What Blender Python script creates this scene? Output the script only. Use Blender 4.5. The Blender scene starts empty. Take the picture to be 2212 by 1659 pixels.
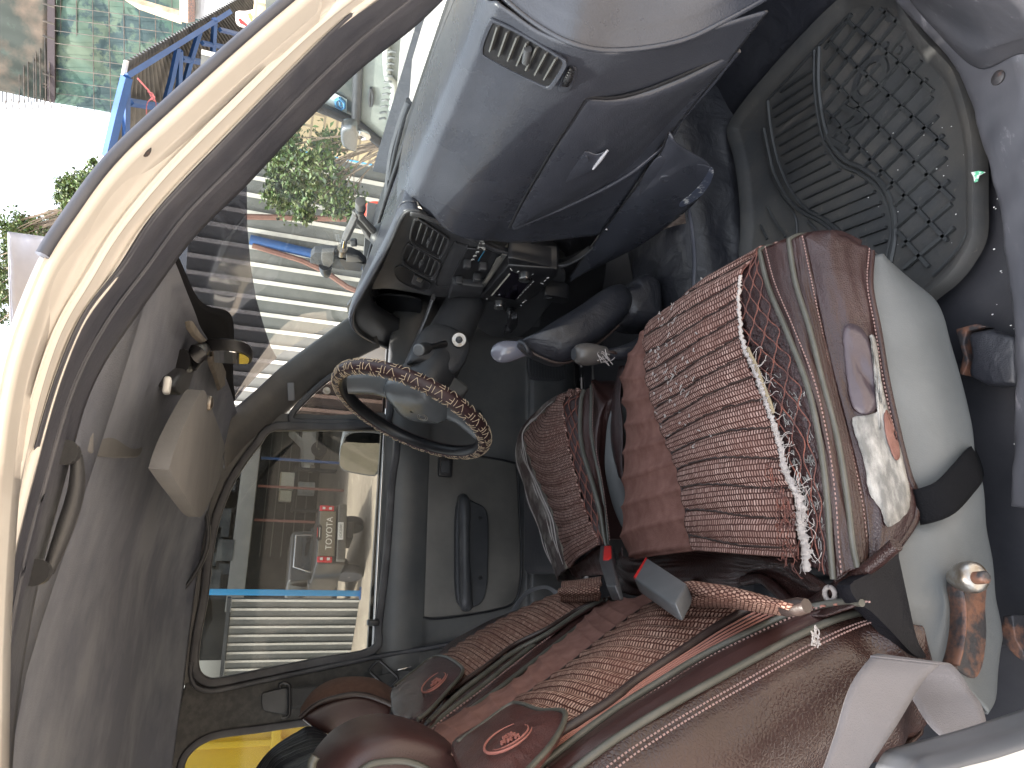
import bpy, bmesh, math, random
import numpy as np
from mathutils import Vector, Matrix
rad = math.radians
S = bpy.context.scene
RND = random.Random(7)
# ------------------------------------------------------------------ camera
# world frame: +x = front of the vehicle, +y = across the cab (driver side), +z = up, metres
F = 1534.; CX, CY = 1106., 829.5
nrm = lambda v: np.asarray(v, float) / np.linalg.norm(v)
Dz = -nrm([4500., 500., F]); Dy = nrm([-(F * F + 446. * 500) / 4500, 446., F]); Dx = np.cross(Dy, Dz)
R = np.array([Dx, Dy, Dz]); E = np.array([0, -1.30, 1.60])
cam = bpy.data.cameras.new('camera'); co = bpy.data.objects.new('camera', cam)
S.collection.objects.link(co); S.camera = co
cam.sensor_width = 36; cam.lens = F / 2212 * 36; cam.clip_start = .02; cam.clip_end = 500
m3 = Matrix([list(R @ [1, 0, 0]), list(R @ [0, -1, 0]), list(R @ [0, 0, -1])]).transposed()
co.matrix_world = Matrix.Translation(E) @ m3.to_4x4()
# ------------------------------------------------------------------ sky, sun, exposure
SUN_EL, SUN_AZ = rad(64), rad(172)        # azimuth measured from +x towards +y
w = bpy.data.worlds.new('World'); S.world = w; w.use_nodes = True
nt = w.node_tree; sky = nt.nodes.new('ShaderNodeTexSky'); sky.sky_type = 'NISHITA'; sky.sun_disc = False
sky.sun_elevation = SUN_EL; sky.sun_rotation = rad(90) - SUN_AZ
sky.dust_density = 4; sky.air_density = 1.2; sky.ozone_density = .6
hs = nt.nodes.new('ShaderNodeHueSaturation'); hs.inputs['Saturation'].default_value = .38
nt.links.new(sky.outputs[0], hs.inputs['Color']); nt.links.new(hs.outputs[0], nt.nodes['Background'].inputs[0]); nt.nodes['Background'].inputs[1].default_value = .15
sl = bpy.data.lights.new('sun', 'SUN'); so = bpy.data.objects.new('sun', sl); S.collection.objects.link(so)
sl.energy = 2.0; sl.angle = rad(.6); sl.color = (1, .94, .84)
sd = Vector((math.cos(SUN_EL) * math.cos(SUN_AZ), math.cos(SUN_EL) * math.sin(SUN_AZ), math.sin(SUN_EL)))
so.rotation_euler = sd.to_track_quat('Z', 'Y').to_euler()
S.view_settings.view_transform = 'Standard'; S.view_settings.look = 'None'
S.view_settings.exposure = 2.4; S.view_settings.gamma = 1
S.render.resolution_x = 1024; S.render.resolution_y = 768
S.render.engine = 'CYCLES'
S.cycles.max_bounces = 8; S.cycles.transparent_max_bounces = 12
# ------------------------------------------------------------------ rays: where a sight line meets a plane of the real place
def P(q, **k):
    d = R @ np.array([q[0] - CX, q[1] - CY, F]); ax, v = list(k.items())[0]
    if ax == 'pl': nn = np.array(v[:3]); return E + d * ((v[3] - nn @ E) / (nn @ d))
    i = 'xyz'.index(ax); return E + d * ((v - E[i]) / d[i])
def Q(p):
    c = R.T @ (np.asarray(p, float) - E); return CX + F * c[0] / c[2], CY + F * c[1] / c[2]
def View(ox, oy, s): return lambda x, y: ((ox + x / s) * 2212 / 4032, (oy + y / s) * 2212 / 4032)
V0 = lambda x, y: (x, y)
V1 = View(0, 0, 1.58); V2 = View(900, 600, 2.074); V3 = View(700, 1400, 1.229); V4 = View(0, 1000, .82)
V5 = View(1200, 0, 1.2289); V6 = View(1200, 700, 1.3827); W1 = View(2500, 0, 1.1057); W2 = View(2300, 900, 1.037)
W3 = View(1900, 1400, 1.3823); W4 = View(1000, 2200, 1.3825); W5 = View(2400, 2100, 1.3554); W6 = View(500, 1000, 1.659)
A1 = View(1100, 0, 1.843); A2 = View(850, 1650, 1.952); A3 = View(0, 0, 2.011); A4 = View(1550, 780, 2.765)
A5 = View(1280, 1350, 3.072); A6 = View(700, 2500, 1.8433)
def PL(view, pts, ax, *vals):
    """points of a view -> 3D, the plane value running linearly (or per knot) along the list"""
    n = len(pts); out = []
    for i, p in enumerate(pts):
        if len(p) > 2: v = p[2]
        elif len(vals) == 1: v = vals[0]
        else: v = float(np.interp(i / (n - 1), np.linspace(0, 1, len(vals)), vals))
        out.append(P(view(p[0], p[1]), **{ax: v}))
    return out
SEAT = (1, 0, .45, .4275)                  # front plane of the backrests
# ------------------------------------------------------------------ curves and surfaces
def cr(pts, n):
    """n points evenly spaced by arc length on a Catmull-Rom curve"""
    p = np.array([np.asarray(a, float) for a in pts]); m = len(p)
    if m == 2: return p[0] + (p[1] - p[0]) * np.linspace(0, 1, n)[:, None]
    e = np.vstack([2 * p[0] - p[1], p, 2 * p[-1] - p[-2]])
    k = 12; o = []
    for i in range(m - 1):
        t = np.linspace(0, 1, k, endpoint=False)[:, None]; a, b, c, d = e[i], e[i + 1], e[i + 2], e[i + 3]
        o.append(.5 * (2 * b + (c - a) * t + (2 * a - 5 * b + 4 * c - d) * t ** 2 + (3 * b - a - 3 * c + d) * t ** 3))
    o.append(p[-1:]); o = np.vstack(o)
    s = np.r_[0, np.cumsum(np.linalg.norm(np.diff(o, axis=0), axis=1))]
    q = np.linspace(0, s[-1], n)
    return np.stack([np.interp(q, s, o[:, j]) for j in range(o.shape[1])], 1)
def cru(pts, k):
    """Catmull-Rom keeping the knots: k points per span"""
    p = np.array([np.asarray(a, float) for a in pts]); m = len(p)
    if m == 2: return p[0] + (p[1] - p[0]) * np.linspace(0, 1, k + 1).reshape((-1,) + (1,) * (p.ndim - 1))
    e = np.concatenate([2 * p[:1] - p[1:2], p, 2 * p[-1:] - p[-2:-1]]); o = []
    for i in range(m - 1):
        t = np.linspace(0, 1, k, endpoint=False).reshape((-1,) + (1,) * (p.ndim - 1)); a, b, c, d = e[i], e[i + 1], e[i + 2], e[i + 3]
        o.append(.5 * (2 * b + (c - a) * t + (2 * a - 5 * b + 4 * c - d) * t ** 2 + (3 * b - a - 3 * c + d) * t ** 3))
    o.append(p[-1:]); return np.concatenate(o)
def surf(cols, n, k, lin=False):
    """columns (knot polylines) -> grid[n][m][3]"""
    c = np.array([cr(x, n) for x in cols])
    if lin:
        o = [c[i] + (c[i + 1] - c[i]) * t for i in range(len(c) - 1) for t in np.linspace(0, 1, k, endpoint=False)] + [c[-1]]
        g = np.array(o)
    else: g = cru(c, k)
    return g.transpose(1, 0, 2)
def gnormals(g):
    du = np.gradient(g, axis=0); dv = np.gradient(g, axis=1); n = np.cross(du, dv)
    n /= np.linalg.norm(n, axis=2, keepdims=True) + 1e-12
    return n
def face_cam(g, n):
    c = g.mean((0, 1)); s = np.sign(((E - g) * n).sum(2).mean()); return n * (s if s else 1)
def disp(g, fn):
    """push the grid along its camera-side normal by fn(u, v) (u along rows n, v along m, both 0..1)"""
    n = face_cam(g, gnormals(g)); a, b = g.shape[:2]
    u, v = np.meshgrid(np.linspace(0, 1, a), np.linspace(0, 1, b), indexing='ij')
    return g + n * fn(u, v)[..., None]
def noise2(u, v, f, seed=0):
    r = np.random.RandomState(seed); o = 0
    for i in range(6):
        a, b, c = r.uniform(-1, 1, 3); o = o + np.sin(f * (a * u + b * v) * 6.28 + c * 6.28) / 6
    return o
class MB:
    def __init__(s): s.v = []; s.f = []; s.uv = []
    def add(s, vs, fs, uvs=None):
        o = len(s.v); s.v += [tuple(float(c) for c in x) for x in vs]
        s.f += [tuple(i + o for i in f) for f in fs]
        s.uv += [tuple(x) for x in uvs] if uvs is not None else [(0., 0.)] * len(vs)
        return s
    def grid(s, g, closed=False, flip=False):
        n, m = g.shape[:2]
        ul = np.r_[0, np.cumsum(np.linalg.norm(np.diff(g, axis=0), axis=2).mean(1))]
        vl = np.r_[0, np.cumsum(np.linalg.norm(np.diff(g, axis=1), axis=2).mean(0))]
        uv = [(ul[i], vl[j]) for i in range(n) for j in range(m)]
        fs = [(i * m + j, i * m + j + 1, (i + 1) * m + j + 1, (i + 1) * m + j) for i in range(n - 1) for j in range(m - 1)]
        return s.add(g.reshape(-1, 3), fs, uv)
    def box(s, c, d, rot=None):
        c = np.asarray(c, float); h = np.asarray(d, float) / 2
        M = np.eye(3) if rot is None else np.asarray(rot)
        v = [c + M @ (h * [a, b, e]) for a in (-1, 1) for b in (-1, 1) for e in (-1, 1)]
        return s.add(v, [(0, 1, 3, 2), (4, 6, 7, 5), (0, 4, 5, 1), (2, 3, 7, 6), (0, 2, 6, 4), (1, 5, 7, 3)])
    def prism(s, pts, off):
        n = len(pts); a = [np.asarray(p, float) for p in pts]; b = [p + np.asarray(off, float) for p in a]
        return s.add(a + b, [tuple(range(n)), tuple(range(2 * n - 1, n - 1, -1))] + [(i, i + n, (i + 1) % n + n, (i + 1) % n) for i in range(n)])
    def ring(s, a, b, off):
        """flat frame between outline a and outline b, thickened by off"""
        n = len(a); off = np.asarray(off, float); a = np.asarray(a); b = np.asarray(b)
        v = list(a) + list(b) + list(a + off) + list(b + off); f = []
        for i in range(n):
            j = (i + 1) % n
            f += [(i, j, n + j, n + i), (2 * n + i, 3 * n + i, 3 * n + j, 2 * n + j), (i, 2 * n + i, 2 * n + j, j), (n + i, n + j, 3 * n + j, 3 * n + i)]
        return s.add(v, f)
    def tube(s, pts, r, seg=10, n=None, cap=True, flat=1., closed=False):
        p = cr(pts, n) if n else np.array([np.asarray(a, float) for a in pts]); m = len(p)
        rr = np.interp(np.linspace(0, 1, m), np.linspace(0, 1, len(r)), r) if hasattr(r, '__len__') else np.full(m, float(r))
        t = np.gradient(p, axis=0); t /= np.linalg.norm(t, axis=1, keepdims=True) + 1e-12
        if closed: t = np.roll(p, -1, 0) - np.roll(p, 1, 0); t /= np.linalg.norm(t, axis=1, keepdims=True)
        up = np.array([0, 0, 1.]) if abs(t[0][2]) < .9 else np.array([1., 0, 0]); vs = []; a = nrm(np.cross(t[0], up))
        L = np.r_[0, np.cumsum(np.linalg.norm(np.diff(p, axis=0), axis=1))]; uv = []
        for i in range(m):
            a = a - t[i] * (a @ t[i]); a = nrm(a); b = np.cross(t[i], a)
            for k in range(seg):
                h = 2 * math.pi * k / seg; vs.append(p[i] + rr[i] * (math.cos(h) * a + math.sin(h) * b * flat)); uv.append((L[i], k / seg))
        fs = []
        for i in range(m if closed else m - 1):
            for k in range(seg):
                k2 = (k + 1) % seg; j = (i + 1) % m
                fs.append((i * seg + k, i * seg + k2, j * seg + k2, j * seg + k))
        if cap and not closed: fs += [tuple(range(seg - 1, -1, -1)), tuple((m - 1) * seg + k for k in range(seg))]
        return s.add(vs, fs, uv)
    def cyl(s, p0, p1, r0, r1=None, seg=20): return s.tube([p0, p1], [r0, r0 if r1 is None else r1], seg)
    def lathe(s, o, ax, prof, seg=24, sq=1., up=None):
        """prof: (distance along ax, radius)"""
        ax = nrm(ax); u = nrm(np.cross(ax, [0, 0, 1] if up is None and abs(ax[2]) < .9 else ([1, 0, 0] if up is None else up))); w_ = np.cross(ax, u); o = np.asarray(o, float); vs = []
        for d, r in prof:
            for k in range(seg):
                h = 2 * math.pi * k / seg; vs.append(o + ax * d + r * (math.cos(h) * u + math.sin(h) * w_ * sq))
        m = len(prof); fs = [(i * seg + k, i * seg + (k + 1) % seg, (i + 1) * seg + (k + 1) % seg, (i + 1) * seg + k) for i in range(m - 1) for k in range(seg)]
        fs += [tuple(range(seg - 1, -1, -1)), tuple((m - 1) * seg + k for k in range(seg))]
        return s.add(vs, fs)
    def build(s, name, mat, parent=None, smooth=True, bevel=0, solid=0, subsurf=0, label=None, flipcam=False, solidoff=-1):
        me = bpy.data.meshes.new(name); me.from_pydata(s.v, [], s.f)
        uvl = me.uv_layers.new(name='uv'); li = np.zeros(len(me.loops), int); me.loops.foreach_get('vertex_index', li)
        uvl.data.foreach_set('uv', np.array(s.uv, float)[li].ravel())
        bm = bmesh.new(); bm.from_mesh(me); bmesh.ops.recalc_face_normals(bm, faces=bm.faces)
        if flipcam:
            t = sum((Vector(E) - f.calc_center_median()).dot(f.normal) * f.calc_area() for f in bm.faces)
            if t < 0: bmesh.ops.reverse_faces(bm, faces=bm.faces)
        bm.to_mesh(me); bm.free()
        if smooth: me.polygons.foreach_set('use_smooth', [True] * len(me.polygons))
        me.materials.append(mat); o = bpy.data.objects.new(name, me); S.collection.objects.link(o)
        if solid: md = o.modifiers.new('s', 'SOLIDIFY'); md.thickness = solid; md.offset = solidoff
        if bevel: md = o.modifiers.new('b', 'BEVEL'); md.width = bevel; md.segments = 3; md.limit_method = 'ANGLE'; md.angle_limit = rad(40); md.harden_normals = False
        if smooth and (bevel or not subsurf) and not solid:
            me.set_sharp_from_angle(angle=rad(50)) if not bevel else None
        if subsurf: md = o.modifiers.new('u', 'SUBSURF'); md.levels = md.render_levels = subsurf
        if parent is not None: adopt(o, parent)
        if label: o['label'] = label
        return o
def adopt(o, parent):
    o.parent = parent
    o.matrix_parent_inverse = Matrix.Translation([-float(c) for c in parent.get('base', (0, 0, 0))])
def thing(name, label, cat, base=(0, 0, 0), group=None, kind=None):
    o = bpy.data.objects.new(name, None); S.collection.objects.link(o); o.empty_display_size = .05
    o.location = [float(b) for b in base]; o['base'] = [float(b) for b in base]
    return tag(o, label, cat, group, kind)
def tag(o, label=None, cat=None, group=None, kind=None):
    if label: o['label'] = label
    if cat: o['category'] = cat
    if group: o['group'] = group
    if kind: o['kind'] = kind
    return o
def patch(cols, n, k, name, mat, parent=None, fn=None, lin=False, solid=.003, **kw):
    g = surf(cols, n, k, lin)
    if fn: g = disp(g, fn)
    return MB().grid(g).build(name, mat, parent, solid=solid, flipcam=True, **kw)
def offset2(pts, d, ax):
    """grow a flat outline (plane perpendicular to axis ax) by d"""
    p = np.array(pts); k = [i for i in range(3) if i != ax]; q = p[:, k]
    ar = .5 * np.sum(q[:, 0] * np.roll(q[:, 1], -1) - np.roll(q[:, 0], -1) * q[:, 1]); sg = 1 if ar > 0 else -1
    e = np.roll(q, -1, 0) - q; e /= np.linalg.norm(e, axis=1, keepdims=True) + 1e-9
    nn = np.stack([e[:, 1], -e[:, 0]], 1) * sg; m = nn + np.roll(nn, 1, 0); m /= (np.linalg.norm(m, axis=1, keepdims=True) + 1e-9)
    c = np.clip((m * nn).sum(1), .5, 1)[:, None]; o = p.copy(); o[:, k] = q + m * d / c; return o
def closed_cr(pts, n):
    p = list(pts); q = cr(p[-2:] + p + p[:2], n * 3)
    # keep the middle loop
    p = np.array([np.asarray(a, float) for a in pts]); m = len(p); o = []
    for i in range(m):
        a, b, c, d = p[i - 1], p[i], p[(i + 1) % m], p[(i + 2) % m]
        for t in np.linspace(0, 1, max(2, n // m), endpoint=False):
            o.append(.5 * (2 * b + (c - a) * t + (2 * a - 5 * b + 4 * c - d) * t ** 2 + (3 * b - a - 3 * c + d) * t ** 3))
    return np.array(o)
def rrect(c, ux, uy, w_, h_, r, k=5):
    """rounded rectangle outline, centre c, axes ux uy"""
    o = []; c = np.asarray(c, float); ux = nrm(ux); uy = nrm(uy)
    for (sx, sy, a0) in ((1, 1, 0), (-1, 1, 90), (-1, -1, 180), (1, -1, 270)):
        for i in range(k + 1):
            a = rad(a0 + 90 * i / k); o.append(c + ux * (sx * (w_ / 2 - r) + r * math.cos(a)) + uy * (sy * (h_ / 2 - r) + r * math.sin(a)))
    return o
def frame3(f, u):
    """rotation matrix whose columns are (f, side, up~u)"""
    f = nrm(f); s_ = nrm(np.cross(u, f)); return np.stack([f, s_, np.cross(f, s_)], 1)
def text(s, o, dx, dy, size, mat, name, parent=None, ext=.0006, align='CENTER'):
    c = bpy.data.curves.new(name, 'FONT'); c.body = s; c.size = size; c.extrude = ext; c.align_x = align; c.align_y = 'CENTER'
    tmp = bpy.data.objects.new('tmp', c); S.collection.objects.link(tmp); bpy.context.view_layer.update()
    me = bpy.data.meshes.new_from_object(tmp.evaluated_get(bpy.context.evaluated_depsgraph_get())); bpy.data.objects.remove(tmp); me.name = name
    me.materials.clear(); me.materials.append(mat); ob = bpy.data.objects.new(name, me); S.collection.objects.link(ob)
    dx = nrm(dx); dy = np.asarray(dy, float); dz = nrm(np.cross(dx, dy)); dy = np.cross(dz, dx)
    ob.matrix_world = Matrix.Translation([float(a) for a in o]) @ Matrix([list(dx), list(dy), list(dz)]).transposed().to_4x4()
    if parent is not None:
        mw = ob.matrix_world.copy(); adopt(ob, parent); ob.matrix_basis = mw
    return ob
# ------------------------------------------------------------------ materials
def newmat(name):
    m = bpy.data.materials.new(name); m.use_nodes = True; t = m.node_tree
    return m, t, t.nodes['Principled BSDF']
def N(t, k, **kw):
    n = t.nodes.new('ShaderNode' + k)
    for a, b in kw.items():
        if a in n.inputs: n.inputs[a].default_value = b
        else: setattr(n, a, b)
    return n
def pm(name, col, rough=.5, col2=None, nscale=8, namt=(.4, .65), bump=0, bscale=300, bdetail=2, metal=0, spec=.5, coat=0, stretch=None, rvar=0, bump2=0, b2scale=20, wear=None, wscale=30, wthr=(.66, .72)):
    m, t, b = newmat(name); L = t.links.new
    tc = N(t, 'TexCoord'); mp = N(t, 'Mapping'); L(tc.outputs['Object'], mp.inputs[0])
    if stretch: mp.inputs['Scale'].default_value = stretch
    b.inputs['Base Color'].default_value = (*col, 1); b.inputs['Roughness'].default_value = rough
    b.inputs['Metallic'].default_value = metal; b.inputs['Specular IOR Level'].default_value = spec; b.inputs['Coat Weight'].default_value = coat
    csock = None
    if col2:
        n = N(t, 'TexNoise', Scale=nscale, Detail=6., Roughness=.6); L(mp.outputs[0], n.inputs[0])
        r = N(t, 'ValToRGB'); r.color_ramp.elements[0].position = namt[0]; r.color_ramp.elements[1].position = namt[1]
        r.color_ramp.elements[0].color = (*col, 1); r.color_ramp.elements[1].color = (*col2, 1)
        L(n.outputs[0], r.inputs[0]); L(r.outputs[0], b.inputs['Base Color']); csock = r.outputs[0]
        if rvar:
            mr = N(t, 'MapRange'); mr.inputs[3].default_value = rough - rvar; mr.inputs[4].default_value = rough + rvar
            L(n.outputs[0], mr.inputs[0]); L(mr.outputs[0], b.inputs['Roughness'])
    if wear:
        n = N(t, 'TexNoise', Scale=wscale, Detail=8., Roughness=.7); L(mp.outputs[0], n.inputs[0])
        r = N(t, 'ValToRGB'); r.color_ramp.elements[0].position = wthr[0]; r.color_ramp.elements[1].position = wthr[1]; L(n.outputs[0], r.inputs[0])
        mx = N(t, 'MixRGB'); mx.inputs[1].default_value = (*col, 1); mx.inputs[2].default_value = (*wear, 1)
        if csock: L(csock, mx.inputs[1])
        L(r.outputs[0], mx.inputs[0]); L(mx.outputs[0], b.inputs['Base Color'])
    prev = None
    if bump:
        n = N(t, 'TexNoise', Scale=bscale, Detail=float(bdetail)); L(mp.outputs[0], n.inputs[0])
        bp = N(t, 'Bump', Strength=bump, Distance=.001); L(n.outputs[0], bp.inputs['Height']); prev = bp
    if bump2:
        n = N(t, 'TexNoise', Scale=b2scale, Detail=3.); L(mp.outputs[0], n.inputs[0])
        bp = N(t, 'Bump', Strength=bump2, Distance=.01); L(n.outputs[0], bp.inputs['Height'])
        if prev: L(prev.outputs[0], bp.inputs['Normal'])
        prev = bp
    if prev: L(prev.outputs[0], b.inputs['Normal'])
    return m
def leather(name, col, col2, rough=.42, sc=260, bump=.5, fold=.25, spec=.5):
    m, t, b = newmat(name); L = t.links.new; tc = N(t, 'TexCoord')
    v = N(t, 'TexVoronoi', Scale=sc, feature='DISTANCE_TO_EDGE'); L(tc.outputs['Object'], v.inputs[0])
    n = N(t, 'TexNoise', Scale=9., Detail=5.); L(tc.outputs['Object'], n.inputs[0])
    r = N(t, 'ValToRGB'); r.color_ramp.elements[0].position = .4; r.color_ramp.elements[1].position = .68
    r.color_ramp.elements[0].color = (*col, 1); r.color_ramp.elements[1].color = (*col2, 1)
    L(n.outputs[0], r.inputs[0]); L(r.outputs[0], b.inputs['Base Color'])
    cl = N(t, 'MapRange'); cl.inputs[2].default_value = .25; L(v.outputs[0], cl.inputs[0])
    b1 = N(t, 'Bump', Strength=bump, Distance=.0006); L(cl.outputs[0], b1.inputs['Height'])
    n2 = N(t, 'TexNoise', Scale=16., Detail=3., Distortion=.6); L(tc.outputs['Object'], n2.inputs[0])
    b2 = N(t, 'Bump', Strength=fold, Distance=.012); L(n2.outputs[0], b2.inputs['Height']); L(b1.outputs[0], b2.inputs['Normal'])
    L(b2.outputs[0], b.inputs['Normal']); b.inputs['Roughness'].default_value = rough; b.inputs['Specular IOR Level'].default_value = spec
    return m
def weave(name, base=(.15, .070, .055), light=(.58, .40, .34), dark=(.03, .012, .010), bw=.0085, bh=.0048):
    """knitted ribs: uv in metres, short pale threads in offset rows over brown yarn"""
    m, t, b = newmat(name); L = t.links.new; tc = N(t, 'TexCoord')
    nz = N(t, 'TexNoise', Scale=70., Detail=3.); L(tc.outputs['UV'], nz.inputs[0])
    ad = N(t, 'VectorMath', operation='MULTIPLY_ADD'); L(nz.outputs['Color'], ad.inputs[0]); ad.inputs[1].default_value = (.0035, .0035, 0); L(tc.outputs['UV'], ad.inputs[2])
    sw = N(t, 'SeparateXYZ'); L(ad.outputs[0], sw.inputs[0]); cb = N(t, 'CombineXYZ'); L(sw.outputs[1], cb.inputs[0]); L(sw.outputs[0], cb.inputs[1])
    br = N(t, 'TexBrick'); L(cb.outputs[0], br.inputs[0]); br.inputs['Scale'].default_value = 1
    br.inputs['Color1'].default_value = (*light, 1); br.inputs['Color2'].default_value = (*[c * .35 + d * .65 for c, d in zip(light, base)], 1); br.inputs['Mortar'].default_value = (*dark, 1)
    br.inputs['Mortar Size'].default_value = .0012; br.inputs['Mortar Smooth'].default_value = .3; br.inputs['Brick Width'].default_value = bh; br.inputs['Row Height'].default_value = bw; br.offset = .5
    br.inputs['Bias'].default_value = .15
    n2 = N(t, 'TexNoise', Scale=9., Detail=4.); L(tc.outputs['UV'], n2.inputs[0])
    r = N(t, 'ValToRGB'); r.color_ramp.elements[0].position = .42; r.color_ramp.elements[1].position = .7; r.color_ramp.elements[0].color = (.18, .18, .18, 1); r.color_ramp.elements[1].color = (.55, .55, .55, 1); L(n2.outputs[0], r.inputs[0])
    mx = N(t, 'MixRGB'); L(r.outputs[0], mx.inputs[0]); L(br.outputs[0], mx.inputs[1]); mx.inputs[2].default_value = (*base, 1)
    L(mx.outputs[0], b.inputs['Base Color']); b.inputs['Roughness'].default_value = .85; b.inputs['Specular IOR Level'].default_value = .2
    bp = N(t, 'Bump', Strength=.8, Distance=.0012); L(br.outputs['Fac'], bp.inputs['Height']); bp.invert = True; L(bp.outputs[0], b.inputs['Normal'])
    return m
def glassm(name, tint, gloss=.07, dirt=0.0, dirtcol=(.6, .6, .55), scale=25, fres=.16):
    m = bpy.data.materials.new(name); m.use_nodes = True; t = m.node_tree; t.nodes.clear(); L = t.links.new
    o = N(t, 'OutputMaterial'); tr = N(t, 'BsdfTransparent'); tr.inputs[0].default_value = (*tint, 1)
    gl = N(t, 'BsdfGlossy'); gl.inputs['Roughness'].default_value = .03
    lw = N(t, 'LayerWeight', Blend=.25); mu = N(t, 'Math', operation='MULTIPLY_ADD'); L(lw.outputs['Fresnel'], mu.inputs[0]); mu.inputs[1].default_value = fres; mu.inputs[2].default_value = gloss * .3
    mx = N(t, 'MixShader'); L(mu.outputs[0], mx.inputs[0]); L(tr.outputs[0], mx.inputs[1]); L(gl.outputs[0], mx.inputs[2]); out = mx.outputs[0]
    if dirt:
        df = N(t, 'BsdfDiffuse'); df.inputs[0].default_value = (*dirtcol, 1); tc = N(t, 'TexCoord')
        n = N(t, 'TexNoise', Scale=float(scale), Detail=8., Roughness=.7); L(tc.outputs['Object'], n.inputs[0])
        r = N(t, 'MapRange'); r.inputs[1].default_value = .35; r.inputs[2].default_value = .8; r.inputs[3].default_value = dirt * .4; r.inputs[4].default_value = dirt * 2; L(n.outputs[0], r.inputs[0])
        m2 = N(t, 'MixShader'); L(r.outputs[0], m2.inputs[0]); L(out, m2.inputs[1]); L(df.outputs[0], m2.inputs[2]); out = m2.outputs[0]
    L(out, o.inputs[0]); return m
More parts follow.
